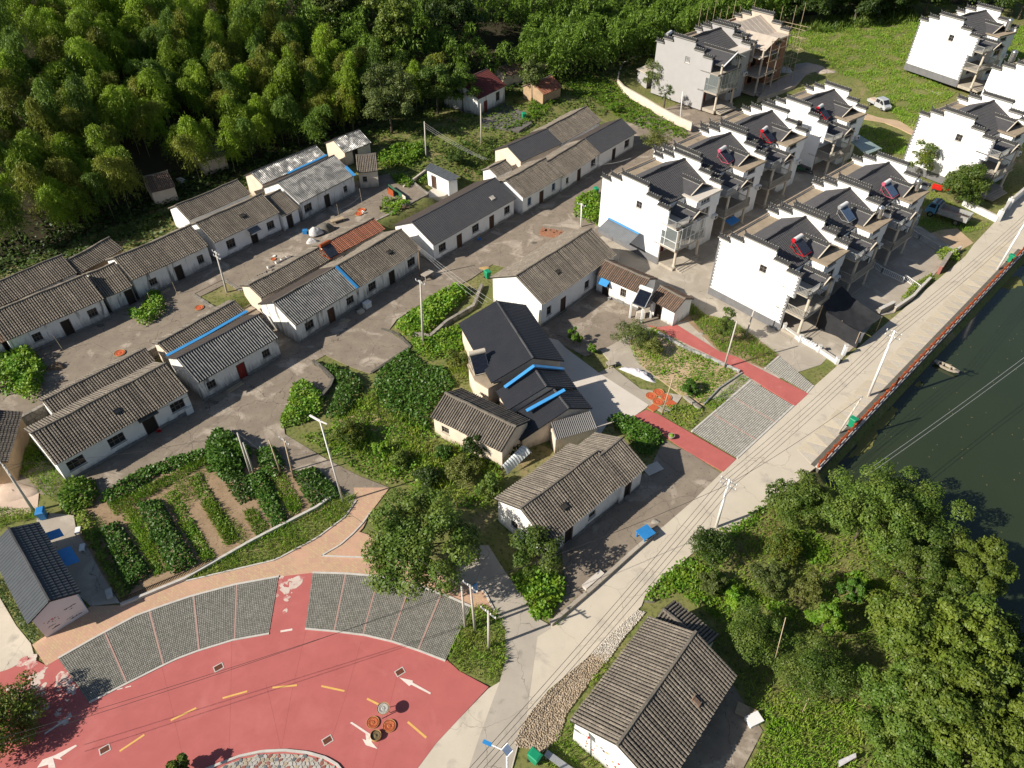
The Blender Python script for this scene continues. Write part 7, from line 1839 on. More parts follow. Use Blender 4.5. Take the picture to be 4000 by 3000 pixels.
for i, (r_, x, y, z, lab) in enumerate(((4, 1920, 640, 0, 'loose stones by the corner of the half-sheeted house'), (4, 1330, 985, 0, 'paving rubble between two garden-row houses'), (5, 60, 470, 0, 'small stones near the half-sheeted house step'), (2, 1240, 1500, 0, 'pale rubble on the sunny lane'), (8, 1990, 140, 0, 'dark brushwood beside the blue tarp'), (8, 1960, 620, 0, 'rubble pile at the corner of the tiled annex'), (6, 220, 560, 0, 'brown compost heap above the red walk'), (4, 620, 510, 1.65, 'stones below the weathered upper window'))):
    heap('rubble_heap', lab, q(r_, x, y, z), .45, .3, .14, 'stone_dark' if i % 2 else 'stone', 'rubble', 30 + i, 12, 4)
# ------------------------------------------------------------------ vegetation
def unit(v): return v / np.maximum(np.linalg.norm(v, axis=-1, keepdims=True), 1e-9)
def leaf_quads(P, D, L, W, N=None, g=None):
    """P base points, D unit directions, L lengths, W widths -> verts, quads"""
    g = g or nrg
    n = len(P)
    ref = g.normal(size=(n, 3)) if N is None else N
    side = unit(np.cross(D, ref))
    L = np.broadcast_to(L, n)[:, None]; W = np.broadcast_to(W, n)[:, None]
    mid = P + D * L * .5
    V = np.stack([P, mid + side * W * .5, P + D * L, mid - side * W * .5], 1).reshape(-1, 3)
    return V, np.arange(4 * n).reshape(n, 4)
def crown_mesh(clumps, per, size, aspect=.55, seed=1, flat=.35, m='leaf_tree', shell=.55, droop=0.0):
    g = np.random.default_rng(seed)
    Vs = []
    for (c, r, k) in clumps:
        n = int(per * k)
        d = unit(g.normal(size=(n, 3))); d[:, 2] = np.where(d[:, 2] < -.35, -d[:, 2] * .6, d[:, 2]); d = unit(d)
        rad = r * (shell + (1.12 - shell) * g.random(n) ** .6) * (1 + .28 * np.sin(d[:, 0] * 5 + c[0] * 3) * np.sin(d[:, 1] * 6 + c[1] * 3) * np.sin(d[:, 2] * 5 + 1))
        P = np.array(c) + d * rad[:, None] * np.array([1, 1, .82])
        nrm = unit(d + g.normal(size=(n, 3)) * .55 + np.array([0, 0, flat]))
        t = unit(np.cross(nrm, g.normal(size=(n, 3)))); t[:, 2] -= droop; t = unit(t)
        s = size * (.65 + .7 * g.random(n))
        V, _ = leaf_quads(P - t * s[:, None] * .5, t, s, s * aspect, nrm, g)
        Vs.append(V)
    V = np.concatenate(Vs)
    return np_mesh('crown', V, np.arange(len(V)).reshape(-1, 4), m)
def clump_layout(rx, ry, rz, zc, n, r, seed, low=-.35):
    g = random.Random(seed); out = []
    for i in range(n):
        f = (i + .5) / n
        z = low + (1 - low) * f; a = i * 2.399 + g.uniform(-.5, .5)
        h = math.sqrt(max(0, 1 - z * z)); k = g.uniform(.45, 1.12)
        rr = r * g.uniform(.45, 1.15)
        out.append(((rx * h * math.cos(a) * k, ry * h * math.sin(a) * k, zc + rz * z * k), rr, (rr / r) ** 2))
    return out
def make_tree(name, label, P, h, rx, rz, leafm='leaf_tree', n=16, per=420, size=.26, seed=1, trunk=.14, bark='bark', cat='tree', group=None, ry=None, r=None, aspect=.55, shell=.55, low=-.35, zc=None, lean=(0, 0), droop=0.0):
    ry = ry or rx; zc = zc or (h - rz * .95); r = r or rx * .42
    root = thing(name, label, cat, P, 0, group)
    cl = clump_layout(rx, ry, rz, zc, n, r, seed, low)
    cl = [((c[0] + lean[0], c[1] + lean[1], max(c[2], rr * .7)), rr, k) for c, rr, k in cl]
    mb = MB()
    top = Vector((lean[0], lean[1], zc + rz * .2))
    g = random.Random(seed)
    mid = Vector((lean[0] * .4 + g.uniform(-.1, .1), lean[1] * .4 + g.uniform(-.1, .1), zc * .5))
    mb.tube([(0, 0, -.2), mid * .5 + Vector((0, 0, 0)), mid, top], trunk, trunk * .4, 7)
    for c, rr, k in cl[:: max(1, n // 7)]:
        a = mid.lerp(top, g.uniform(.1, .8)); b = Vector(c)
        mb.tube([a, a.lerp(b, .5) + Vector((0, 0, .15)), b], trunk * .42, trunk * .12, 5)
    mb.build('trunk', bark, root, smooth=True)
    put('crown', crown_mesh(cl, per, size, aspect, seed, m=leafm, shell=shell, droop=droop), root)
    return root
def ground_pt(P):
    return (P[0], P[1], gz(P[0], P[1]))

# --- ground cover -----------------------------------------------------------------
def scatter(poly, dens, seed=0):
    g = np.random.default_rng(seed)
    P = np.array([p[:2] for p in poly]); lo, hi = P.min(0), P.max(0)
    n = int((hi[0] - lo[0]) * (hi[1] - lo[1]) * dens)
    X = g.uniform(lo[0], hi[0], n); Y = g.uniform(lo[1], hi[1], n)
    k = inpoly(X, Y, [tuple(p) for p in P])
    return X[k], Y[k]
def bump2(X, Y, f=1.0, s=0.0):
    return .5 + .25 * (np.sin(X * 1.7 * f + s + np.sin(Y * 1.3 * f)) + np.sin(Y * 2.1 * f + s * 2 + np.sin(X * .9 * f + 1)))
def cover(name, label, polys, kind, dens, h, size, m, seed=0, cat='plants', z=None, zadd=0.0, aspect=None, patch=.0):
    g = np.random.default_rng(seed + 77)
    Vs = []
    for i, poly in enumerate(polys):
        X, Y = scatter(poly, dens, seed * 31 + i)
        if patch:
            k = bump2(X, Y, .55, seed) > patch * g.random(len(X)) + patch * .35; X, Y = X[k], Y[k]
        if not len(X): continue
        Z = (ground(X, Y) + .05 if z is None else np.full(len(X), z)) + zadd
        n = len(X)
        if kind == 'grass':                                # upright blades in loose tufts
            D = unit(np.stack([g.normal(size=n) * .55, g.normal(size=n) * .55, .55 + g.random(n)], -1))
            L = h * (.45 + .9 * g.random(n)) * (.5 + bump2(X, Y, .8, seed))
            V, _ = leaf_quads(np.stack([X, Y, Z], -1), D, L, size * (.6 + .8 * g.random(n)), None, g)
        else:                                              # broad leaves carried over a bumpy mound
            hh = h * bump2(X, Y, 1.1, seed) * (.55 + .6 * g.random(n))
            nrm = unit(np.stack([g.normal(size=n) * .45, g.normal(size=n) * .45, np.ones(n)], -1))
            t = unit(np.cross(nrm, g.normal(size=(n, 3))))
            s = size * (.6 + .8 * g.random(n))
            V, _ = leaf_quads(np.stack([X, Y, Z + hh], -1), t, s, s * (aspect or .85), nrm, g)
        Vs.append(V)
    V = np.concatenate(Vs)
    o = put(name, np_mesh(name, V, np.arange(len(V)).reshape(-1, 4), m))
    return tag(o, label, cat, kind='stuff')
def hedge(name, label, poly, h, size, m, dens=90, seed=0, cat='hedge'):
    """counted planting with real height: leaves through a mounded volume over a woody core"""
    g = np.random.default_rng(seed + 9)
    P = [tuple(p[:2]) for p in poly]
    c = np.mean(np.array(P), 0)
    root = thing(name, label, cat, (c[0], c[1], gz(c[0], c[1])))
    X, Y = scatter(P, dens, seed)
    d = edge_dist(X, Y, P)
    top = h * np.sqrt(np.clip(d / .45, .05, 1)) * (.72 + .45 * bump2(X, Y, 1.4, seed))
    n = len(X)
    Z = top * (1 - .5 * g.random(n) ** 2)
    nrm = unit(np.stack([g.normal(size=n) * .6, g.normal(size=n) * .6, np.ones(n)], -1))
    t = unit(np.cross(nrm, g.normal(size=(n, 3)))); s = size * (.6 + .8 * g.random(n))
    V, Q_ = leaf_quads(np.stack([X - c[0], Y - c[1], Z], -1), t, s, s * .75, nrm, g)
    put('foliage', np_mesh('foliage', V, Q_, m), root)
    mb = MB(); nn = max(3, int(n / 260))
    for k in range(nn):
        i = int(g.integers(0, n)); mb.tube([(X[i] - c[0], Y[i] - c[1], -.05), (X[i] - c[0] + g.uniform(-.1, .1), Y[i] - c[1], top[i] * .8)], .02, .01, 4)
    mb.build('stems', 'bark', root)['kind'] = 'stuff'
    return root

# --- bamboo grove -----------------------------------------------------------------
def bamboo_parts(seed, h, arch, nodes=28, br=4, per=34, ll=.40, lw=.10, culm_r=.05):
    g = np.random.default_rng(seed)
    ts = np.linspace(0, 1, 12)
    bend = lambda t: np.stack([arch * np.clip((t - .35) / .65, 0, 1) ** 2.2 + .15 * t, .12 * np.sin(t * 4 + seed) * t, h * (t - .16 * np.clip((t - .55) / .45, 0, 1) ** 2.4 * (arch / 2.2))], -1)
    pts = bend(ts)
    mb = MB(); mb.tube([tuple(p) for p in pts], culm_r, .012, 6)
    V = []
    for i in range(nodes):
        t = .34 + .66 * (i + .5) / nodes
        p = bend(np.array([t]))[0]
        for b in range(br):
            a = g.uniform(0, 6.283)
            ln = (1.9 * math.sqrt(max(0, 1 - ((t - .60) / .46) ** 2)) + .25) * g.uniform(.55, 1.2)
            s = np.sort(g.random(per)) ** .8
            dirx = np.array([math.cos(a), math.sin(a), 0])
            Pb = p + dirx * (ln * s)[:, None] + np.array([0, 0, 1]) * (.45 * s - 1.15 * s ** 2)[:, None] * ln
            Pb = Pb + g.normal(size=Pb.shape) * .15
            D = unit(dirx * .75 + g.normal(size=Pb.shape) * .55 + np.array([0, 0, -.55]))
            v, _ = leaf_quads(Pb, D, ll * (.6 + .7 * g.random(per)), lw, np.array([0, 0, 1.0]) + g.normal(size=Pb.shape) * .5, g)
            V.append(v)
    V = np.concatenate(V)
    return mb, V
BV = []
for k in range(14):
    mb, V = bamboo_parts(100 + k, 8.2 + (k * 37 % 11) * .42, 1.0 + (k * 53 % 11) * .26)
    lm = ('leaf_bamboo', 'leaf_bamboo', 'leaf_bamboo_deep', 'leaf_bamboo', 'leaf_bamboo_olive', 'leaf_bamboo', 'leaf_bamboo_deep', 'leaf_bamboo_olive', 'leaf_bamboo', 'leaf_bamboo', 'leaf_bamboo_deep', 'leaf_bamboo', 'leaf_bamboo_olive', 'leaf_bamboo')[k]
    BV.append((mb.mesh('culm', 'culm', True), np_mesh('foliage', V, np.arange(len(V)).reshape(-1, 4), lm), lm))
def project(p):
    z = p[2] - CAM_H
    d = p[1] * _cp - z * _sp; v = p[1] * _sp + z * _cp
    return 2000 + FPX * p[0] / d, 1500 - FPX * v / d, d
cand = []
rb = random.Random(3)
s_ = -70.0
GAPS = [(q(2, 400, 330, 7), 5.0), (q(2, 750, 300, 6), 5.5), (q(2, 340, 690, 4), 5.5), (q(2, 1010, 600, 2), 6), (q(2, 1050, 440, 2), 4), (q(2, 620, 520, 4), 4), (q(1, 1280, 980, 2), 4.4), (q(1, 1000, 1150, 2), 4.4), (q(2, 130, 880, 2), 4.0)]
while s_ < 235:
    t_ = float(np.interp(s_, HS_, HT_)) - (6.0 if s_ < 16 else 1.0 if s_ < 62 else 5.0)
    k = 0
    lim = t_ + 78
    while t_ < lim:
        s2, t2 = s_ + rb.uniform(-1.1, 1.1), t_ + rb.uniform(-1.1, 1.1)
        x, y, _ = st(s2, t2)
        z = gz(x, y)
        px, py, d = project((x, y, z + 8.5))
        if -160 < px < 4160 and py > -170 and not any(math.hypot(x - c[0], y - c[1]) < r_ for c, r_ in GAPS):
            cand.append((d, x, y, z))
        t_ += 2.35 + k * .045; k += 1
    s_ += 2.5
cand.sort()
LB = {'leaf_bamboo': 'bright yellow-green arching bamboo in the dense hillside grove', 'leaf_bamboo_olive': 'olive-brown tinged arching bamboo in the dense hillside grove', 'leaf_bamboo_deep': 'deep green arching bamboo in the dense hillside grove'}
NB = 295
downhill = math.atan2(-UT.y, -UT.x)
for i, (d, x, y, z) in enumerate(cand[:NB]):
    k = rb.randint(0, 13); cu, fo, lm = BV[k]
    r_ = thing('bamboo', LB[lm], 'bamboo', (x, y, z - .2), downhill + rb.uniform(-1.5, 1.5), 'bamboo of the hillside grove, ' + lm[5:].replace('_', ' '))
    s = rb.uniform(.75, 1.3); k2 = rb.uniform(.66, .9); r_.scale = (k2 * rb.uniform(.9, 1.1), k2, s)
    put('culm', cu, r_); put('foliage', fo, r_)
# the grove farther up the hill: too many to count
_, Vl = bamboo_parts(311, 9.6, 1.8, 16, 3, 9, .75, .22)
Vs = []
for (d, x, y, z) in cand[NB:]:
    a = downhill + rb.uniform(-1.5, 1.5); s = rb.uniform(.75, 1.25); c_, s__ = math.cos(a), math.sin(a)
    W_ = Vl * np.array([.82, .82, s])
    Vs.append(np.stack([W_[:, 0] * c_ - W_[:, 1] * s__ + x, W_[:, 0] * s__ + W_[:, 1] * c_ + y, W_[:, 2] + z - .2], -1))
if Vs:
    V = np.concatenate(Vs)
    tag(put('bamboo_grove', np_mesh('bamboo_grove', V, np.arange(len(V)).reshape(-1, 4), 'leaf_bamboo_deep')), 'bamboo forest covering the upper hillside beyond the nearer culms', 'forest', kind='stuff')
# undergrowth on the forest edge
_edge = [st(s, float(np.interp(s, HS_, HT_)) - 8)[:2] for s in range(-30, 170, 10)] + [st(s, float(np.interp(s, HS_, HT_)) + 3)[:2] for s in range(165, -35, -10)]
cover('undergrowth', 'dark leafy undergrowth along the foot of the bamboo', [_edge], 'leaf', 7, .9, .42, 'leaf_tree_dark', 21)

cover('undergrowth', 'shady rough growth between rear houses and the forest', [[st(*p)[:2] for p in ((64, 79), (66, 70), (72, 66), (96, 66), (112, 70), (118, 78), (104, 92), (90, 92), (80, 90), (64, 92))]], 'leaf', 12, .5, .32, 'leaf_tree', 28, patch=.25)
cover('undergrowth', 'shadowed weeds behind the upper row of houses', [[st(*p)[:2] for p in ((-20, 88), (14, 84), (34, 83), (37, 89), (62, 91), (62, 99), (-20, 99))]], 'leaf', 11, .7, .34, 'leaf_tree_dark', 29, patch=.2)
# --- single trees -------------------------------------------------------------------
def crown_base(P3, up=0):                                   # ground point under a crown centre
    return (P3[0], P3[1], gz(P3[0], P3[1]))
def tr(r, x, y, zc, *a, **k):
    P = q(r, x, y, zc)
    return crown_base(P)
make_tree('broad_tree', 'broad leafy tree shading the brick path by the red plaza', tr(8, 520, 270, 3.8), 6.6, 3.9, 2.4, 'leaf_tree', 50, 640, .24, 2, .2, zc=3.9, r=1.1, low=-.5)
make_tree('magnolia_tree', 'rounded glossy tree with a dark red patch beside the painted end wall', tr(8, 1262, 320, 2.6), 4.2, 1.75, 1.7, 'leaf_tree', 16, 380, .22, 3, .1, zc=2.5)
make_tree('round_tree', 'clipped-looking round dark tree nearest the large tiled roof', tr(9, 540, 820, 2.2), 3.9, 1.75, 1.75, 'leaf_tree', 34, 560, .13, 4, .1, zc=2.1, r=.75)
make_tree('round_tree', 'larger round dark tree with a bare pole leaning on it', tr(9, 930, 1060, 2.4), 4.4, 2.0, 2.0, 'leaf_tree', 36, 600, .13, 5, .1, zc=2.3, r=.85)
make_tree('bushy_tree', 'small dense dark tree at the foot of the roadside pole', tr(9, 270, 290, 1.9), 3.6, 1.35, 1.7, 'leaf_tree_dark', 18, 420, .17, 6, .08, zc=1.9, r=.7)
WOOD = [(850, 10, 2.7, 'leaf_tree', 'dark tree leaning over the road end of the pond railing', 5.2), (1260, 70, 3.3, 'leaf_tree', 'tall loose-crowned tree beside the white post', 6.2), (1690, 40, 3.2, 'leaf_tree', 'tall dark tree at the water edge below the floating weed', 6.4), (1480, -130, 3.0, 'leaf_tree', 'feathery tree reaching out over the pond corner', 6.0),
        (1930, 430, 2.7, 'leaf_tree_yellow', 'yellow-tipped tree jutting into the dark water', 6.0), (1560, 420, 2.6, 'leaf_tree', 'mid-green tree in the middle of the pond bank wood', 5.6), (1540, 800, 2.9, 'leaf_tree_yellow', 'broad yellow-green tree in the centre of the bank wood', 6.2), (1840, 880, 3.0, 'leaf_tree_yellow', 'yellow-green tree above the dark bank shrubs', 6.4),
        (1470, 1200, 2.4, 'leaf_tree', 'dark green tree bordering the bright lawn', 5.4), (1740, 1270, 2.8, 'leaf_tree_yellow', 'pale large-leaved tree beside a black gap in the canopy', 6.0), (1500, 1540, 2.6, 'leaf_tree', 'tree at the lower frame edge behind the pink sheet', 5.0), (1880, 1540, 2.8, 'leaf_tree_yellow', 'big-leaved pale tree at the lower frame edge', 5.8), (2160, 1400, 2.3, 'leaf_tree_yellow', 'sunlit yellowish tree in the lower corner of the frame', 5.2),
        (2090, 800, 1.9, 'leaf_tree_dark', 'deep green bank tree in shadow close to the water', 3.6), (2110, 1080, 2.0, 'leaf_tree_dark', 'shadowed green tree at the frame edge on the bank', 3.6), (1010, 720, 1.25, 'leaf_vine', 'bright mulberry-like tree between the round trees and the wood', 3.4), (1180, 560, 1.1, 'leaf_crop', 'low leafy tree on the straw-covered bank plot', 2.8)]
for i, (x, y, R_, lm, lab, h) in enumerate(WOOD):
    make_tree('bank_tree', lab, tr(9, x, y, h * .62), h, R_, h * .40, lm, int(12 + R_ * 7), 560 if R_ > 2 else 380, .24 if 'yellow' in lm else .20, 40 + i, .13, zc=h * .6, r=R_ * .30, group='trees of the pond bank wood', low=-.6)
for i, (r, x, y, zc, h, R_, lm, lab) in enumerate(((9, 730, 300, 1.2, 2.3, 1.4, 'leaf_citrus', 'yellow-flecked citrus shrub on the bank plot'), (9, 640, 500, 1.2, 2.3, 1.1, 'leaf_tree_grey', 'loquat shrub with pale upright leaves'), (9, 880, 560, 1.3, 2.4, 1.0, 'leaf_olive', 'wispy olive-green sapling among the bank shrubs'), (9, 290, 520, .8, 1.5, .9, 'leaf_tree_grey', 'small pale shrub near the tiled annex'), (9, 430, 610, .8, 1.4, .8, 'leaf_vine', 'low bright shrub behind the tiled annex'),
                                                (5, 420, 1330, .7, 1.4, .8, 'leaf_tree', 'low rounded shrub in the middle of the overgrown garden'), (5, 580, 1440, .8, 1.6, 1.0, 'leaf_tree_dark', 'dark shrub just above the broad plaza tree'), (5, 690, 1290, .6, 1.2, .7, 'leaf_crop', 'small green bush below the cottage window'), (5, 300, 1270, .6, 1.1, .7, 'leaf_vine', 'bright low bush by the lane bend'), (5, 960, 1500, .9, 1.7, 1.0, 'leaf_tree', 'shrub at the corner of the roadside tiled house'), (5, 870, 1255, 1.5, 3.0, 1.1, 'leaf_tree_dark', 'small dark tree against the cottage end wall'), (5, 800, 1390, 1.0, 2.0, 1.3, 'leaf_olive', 'grey-olive twiggy shrub in the overgrown garden'), (5, 100, 1180, 1.1, 2.0, 1.25, 'leaf_citrus', 'bushy shrub beside the white street lamp'), (5, 760, 720, 1.0, 2.0, .95, 'leaf_citrus', 'dark shrub by the rear wall of the panel-roofed house'),
                                                (5, 1850, 560, 1.5, 3.0, 1.7, 'leaf_tree_grey', 'spreading fruit tree in the courtyard garden'), (5, 1980, 640, 1.0, 2.0, 1.0, 'leaf_olive', 'feathery shrub beside the garden wall of the red walk'), (5, 1490, 575, 1.0, 2.0, .7, 'leaf_vine', 'small bright green bush in the dark courtyard'), (5, 1605, 650, .7, 1.3, .42, 'leaf_vine', 'potted bush with orange flowers on the courtyard edge'),
                                                (2, 800, 560, 2.6, 4.6, 2.1, 'leaf_tree_dark', 'dark tree hiding the left end of the maroon roof'), (6, 150, 890, .8, 1.6, .75, 'leaf_crop', 'round bright green bush in the fenced vegetable plot'), (3, 1590, 985, 3.4, 5.4, 1.7, 'leaf_citrus', 'loquat tree with bare branches against the white villa wall'), (2, 1990, 870, 1.6, 3.2, 1.9, 'leaf_olive', 'broad bush between the black-roofed row end and the villas'),
                                                (2, 1985, 470, 3.2, 5.6, 2.0, 'leaf_tree_grey', 'loose tree beside the grey villa wall'), (2, 2110, 480, 3.2, 5.4, 1.8, 'leaf_tree_grey', 'second loose tree casting shade on the grey villa wall'), (2, 770, 1020, 1.2, 2.4, 1.1, 'leaf_tree_dark', 'dark shrub beside the small white washhouse'), (2, 925, 1070, .8, 1.6, .7, 'leaf_tree', 'round shrub behind the long black roof'), (2, 1740, 660, .9, 1.7, 1.0, 'leaf_vine', 'sprawling palm-leaved shrub below the curved wall'),
                                                (4, 960, 1780, .4, .8, .5, 'leaf_crop', 'small bean clump on the garden path'), (9, 2120, 740, 1.2, 2.4, 1.0, 'leaf_vine', 'bright shrub hanging over the dark water'), (7, 1105, 1655, 1.0, 1.9, .55, 'leaf_citrus', 'small shrub tip at the lower edge of the plaza planter'))):
    make_tree('shrub' if h < 2.6 else 'garden_tree', lab, tr(r, x, y, zc), h, R_, h * .46, lm, int(9 + R_ * 5), 330, .17 if h < 4 else .22, 80 + i, .06, zc=zc, r=R_ * .45, low=-.6, cat='shrub' if h < 2.6 else 'tree')
make_tree('round_tree', 'round green tree in front of the toothed villa', tr(3, 1850, 1140, 2.8), 6.0, 2.7, 2.7, 'leaf_tree', 40, 560, .24, 20, .16, zc=3.0, r=1.1, low=-.7)
make_tree('bush_tree', 'dense bush tree cut by the frame beside the worn plaza', tr(7, 20, 1350, 1.6), 3.4, 2.3, 1.7, 'leaf_tree_yellow', 40, 420, .17, 21, .1, zc=1.6, r=.85, low=-.8)
make_tree('slim_tree', 'slim young tree rising over the red walk beside two poles', tr(6, 370, 520, 2.2), 5.2, .85, 2.4, 'leaf_tree', 16, 260, .19, 7, .06, zc=2.6, r=.5, low=-.9)
make_tree('slim_tree', 'tall slim grey-leaved tree clothed in vines near the green bin', tr(2, 1232, 520, 4.5), 8.0, 1.5, 3.2, 'leaf_tree_grey', 24, 330, .26, 8, .12, zc=4.6, r=.8, low=-.8)
make_tree('grey_tree', 'large grey-green tree at the forest foot behind the pale pole', tr(2, 350, 690, 5.0), 11, 4.6, 4.4, 'leaf_tree_grey', 52, 560, .30, 9, .25, zc=5.6, r=1.35, low=-.7)
make_tree('grey_tree', 'dark grey-green tree beside the maroon roof and the forest', tr(2, 640, 580, 5.0), 10, 3.6, 4.0, 'leaf_tree', 36, 520, .30, 10, .2, zc=5.2, r=1.2, low=-.7)
make_tree('grey_tree', 'drooping bamboo-green tree against the maroon roof gable', tr(2, 800, 600, 4.0), 8.5, 2.6, 3.4, 'leaf_bamboo_deep', 30, 420, .26, 19, .16, zc=4.4, r=1.0, low=-.8)
make_tree('fir_tree', 'tall feathery conifer towering above the bamboo', tr(2, 390, 300, 9), 17, 3.6, 7.0, 'leaf_tree_yellow', 52, 420, .42, 11, .28, zc=9.0, r=1.35, low=-.9)
make_tree('forest_tree', 'dark broadleaf tree filling the gap in the bamboo above the maroon roof', tr(2, 760, 250, 8), 13, 4.2, 5.0, 'leaf_tree_dark', 36, 520, .42, 12, .28, zc=8.0, r=1.6, low=-.6)
make_tree('forest_tree', 'pale green broadleaf tree among the bamboo near the conifer', tr(2, 60, 230, 9), 12, 3.8, 4.0, 'leaf_tree_grey', 30, 480, .40, 13, .25, zc=8.0, r=1.5, low=-.6)
make_tree('forest_tree', 'grey-green broadleaf tree at the top of the frame among bamboo', tr(1, 620, 40, 10), 12, 3.5, 4.0, 'leaf_tree_grey', 26, 420, .42, 14, .25, zc=8.0, r=1.5, low=-.6)
for i, (x, y, lab) in enumerate(((330, 30, 'dark tree behind the unfinished villa scaffolding'), (700, 40, 'dark bushy tree at the top of the frame beside the scaffold poles'), (1080, 30, 'shadowed tree above the weedy field bank'), (1420, 10, 'dark tree by the leaning top pole'), (2050, 20, 'dark tree behind the lone far villa'), (2200, 60, 'dark tree in the top corner of the frame'), (850, 75, 'dark tree in front of the top forest band, nearest the scaffold'), (1180, 70, 'dark tree midway along the weedy field bank'), (1330, 55, 'dark tree on the field bank left of the leaning top pole'), (1620, 30, 'dark tree just left of the lone far villa'), (520, 20, 'dark tree behind the bare concrete roof'))):
    make_tree('forest_tree', lab, tr(3, x, y, 5), 9, 4.6, 3.8, 'leaf_tree_dark', 34, 460, .42, 130 + i, .25, zc=5.0, r=1.6, low=-.7)
# palm by the curved wall
pm = thing('palm_tree', 'fan palm with shaggy trunk by the curved wall', 'palm', crown_base(q(2, 2055, 570, 3.2)))
mb = MB(); mb.tube([(0, 0, -.1), (.05, 0, 1.5), (0, .05, 3.2)], .16, .13, 8); mb.build('trunk', 'bark', pm)
g = np.random.default_rng(4); Vs = []
for k in range(26):
    a, e = g.uniform(0, 6.28), g.uniform(-.6, 1.2)
    d0 = np.array([math.cos(a) * math.cos(e), math.sin(a) * math.cos(e), math.sin(e)]); hub = np.array([0, 0, 3.2]) + d0 * g.uniform(.6, 1.0)
    n = 16; D = unit(d0 + g.normal(size=(n, 3)) * .45 + np.array([0, 0, -.15]))
    v, _ = leaf_quads(np.repeat(hub[None], n, 0), D, .8, .07, None, g); Vs.append(v)
V = np.concatenate(Vs); put('fronds', np_mesh('fronds', V, np.arange(len(V)).reshape(-1, 4), 'leaf_palm'), pm)

# --- garden rows ----------------------------------------------------------------------
ROWS = [([(1010, -20), (1080, -60), (1325, 345), (1250, 385)], 'low patchy leafy row next to the long bean row', .32), ([(1160, -120), (1235, -160), (1465, 225), (1395, 270)], 'low leafy row in the middle of the garden beside the bare furrow', .34), ([(745, 95), (800, 70), (1010, 440), (960, 470)], 'low green row filling the furrow between the bean rows', .3), ([(618, 195), (735, 140), (935, 455), (790, 580)], 'bushy dark green bean row nearest the fence corner', .75), ([(848, 35), (985, 5), (1225, 405), (1060, 470)], 'long dark green bean row in the middle of the vegetable garden', .8), ([(1290, -230), (1420, -290), (1600, -10), (1480, 30)], 'leafy crop row running down from the vine tangle', .7), ([(1505, -130), (1640, -170), (1790, 160), (1690, 185)], 'dense crop row beside the leaning double pole', .7), ([(1800, -160), (1950, -190), (2120, -20), (1930, 60)], 'wide leafy crop row nearest the lane', .7)]
for i, (pl, lab, h) in enumerate(ROWS):
    hedge('crop_row', lab, ql(7, pl), h, .2 if h > .5 else .16, 'leaf_crop' if h > .5 else 'leaf_vine', 190 if h > .5 else 110, 50 + i, 'crop row')
for i, (pl, lab) in enumerate((([(1095, 150), (1190, 140), (1330, 370), (1260, 400)], 'sparse weedy row with pale stones'), ([(1230, 20), (1310, -10), (1480, 250), (1400, 300)], 'grassy row beside bare soil strip'), ([(760, 60), (840, 60), (1050, 440), (960, 480)], 'weeds between the two bean rows'), ([(1500, 80), (1560, 60), (1680, 190), (1580, 235)], 'short grass at the end of a crop row'), ([(660, 30), (860, -60), (1280, -270), (1300, -230), (900, 0), (720, 110)], 'weedy strip under the yard edge'), ([(1650, -120), (1760, -160), (1870, 60), (1800, 110)], 'weeds between the last crop rows'))):
    cover('weeds', lab, [ql(7, pl)], 'grass', 170, .36, .06, 'leaf_grass', 60 + i)
    cover('weeds', lab + ', broad leaves', [ql(7, pl)], 'leaf', 30, .3, .15, 'leaf_vine', 160 + i)
cover('weeds', 'low weeds over the upper half of the vegetable garden', [ql(7, [(880, -40), (1240, -245), (1300, -200), (1270, -60), (1120, 120), (1010, 30)]), ql(7, [(1300, 130), (1400, 60), (1560, 250), (1480, 290)]), ql(7, [(560, 120), (640, 110), (700, 420), (620, 380)])], 'grass', 90, .28, .055, 'leaf_grass', 199, patch=.35)
hedge('vine_hedge', 'leafy vines spilling along the concrete yard edge above the garden', ql(4, [(630, 1600), (640, 1540), (870, 1400), (1110, 1310), (1290, 1265), (1300, 1330), (1120, 1400), (960, 1440), (900, 1500), (700, 1610)]), .6, .24, 'leaf_crop', 110, 70)
hedge('vine_mass', 'tall tangle of vines climbing the leaning double pole', ql(4, [(1280, 1270), (1340, 1170), (1420, 1180), (1500, 1260), (1560, 1300), (1500, 1420), (1380, 1460), (1290, 1400)]), 1.5, .26, 'leaf_crop', 190, 71)
hedge('vine_mass', 'vine clump round the two wooden poles by the lane', ql(4, [(1590, 1290), (1700, 1270), (1760, 1370), (1700, 1460), (1610, 1420)]), .9, .24, 'leaf_crop', 150, 72)
hedge('vine_hedge', 'overgrown hedge along the concrete path side of the garden', ql(7, [(470, 60), (560, 90), (640, 300), (720, 450), (800, 560), (760, 630), (690, 530), (560, 300), (480, 170)]), .6, .2, 'leaf_weed', 130, 73)
hedge('vine_mass', 'yellowing vine bush at the corner of the yard', ql(4, [(370, 1570), (450, 1480), (590, 1470), (610, 1560), (560, 1640), (430, 1680), (380, 1650)]), 1.1, .26, 'leaf_vine', 130, 74)
hedge('hedge_strip', 'dark clipped hedge beside the painted end-wall house', ql(7, [(-20, 480), (30, 520), (70, 620), (180, 760), (250, 850), (200, 890), (60, 680), (-40, 560)]), .7, .16, 'leaf_tree_dark', 190, 75)
hedge('vine_mass', 'large bright vine heap below the upper terrace', ql(4, [(-30, 830), (150, 780), (240, 740), (330, 850), (290, 1000), (260, 1060), (150, 1010), (-30, 1010)]), 1.6, .28, 'leaf_vine', 150, 76)
hedge('vine_mass', 'vine climbing a post on the terrace edge', ql(4, [(820, 490), (900, 500), (960, 380), (1010, 370), (1040, 420), (1060, 500), (960, 570), (920, 590), (850, 540)]), 1.1, .24, 'leaf_vine', 120, 77)
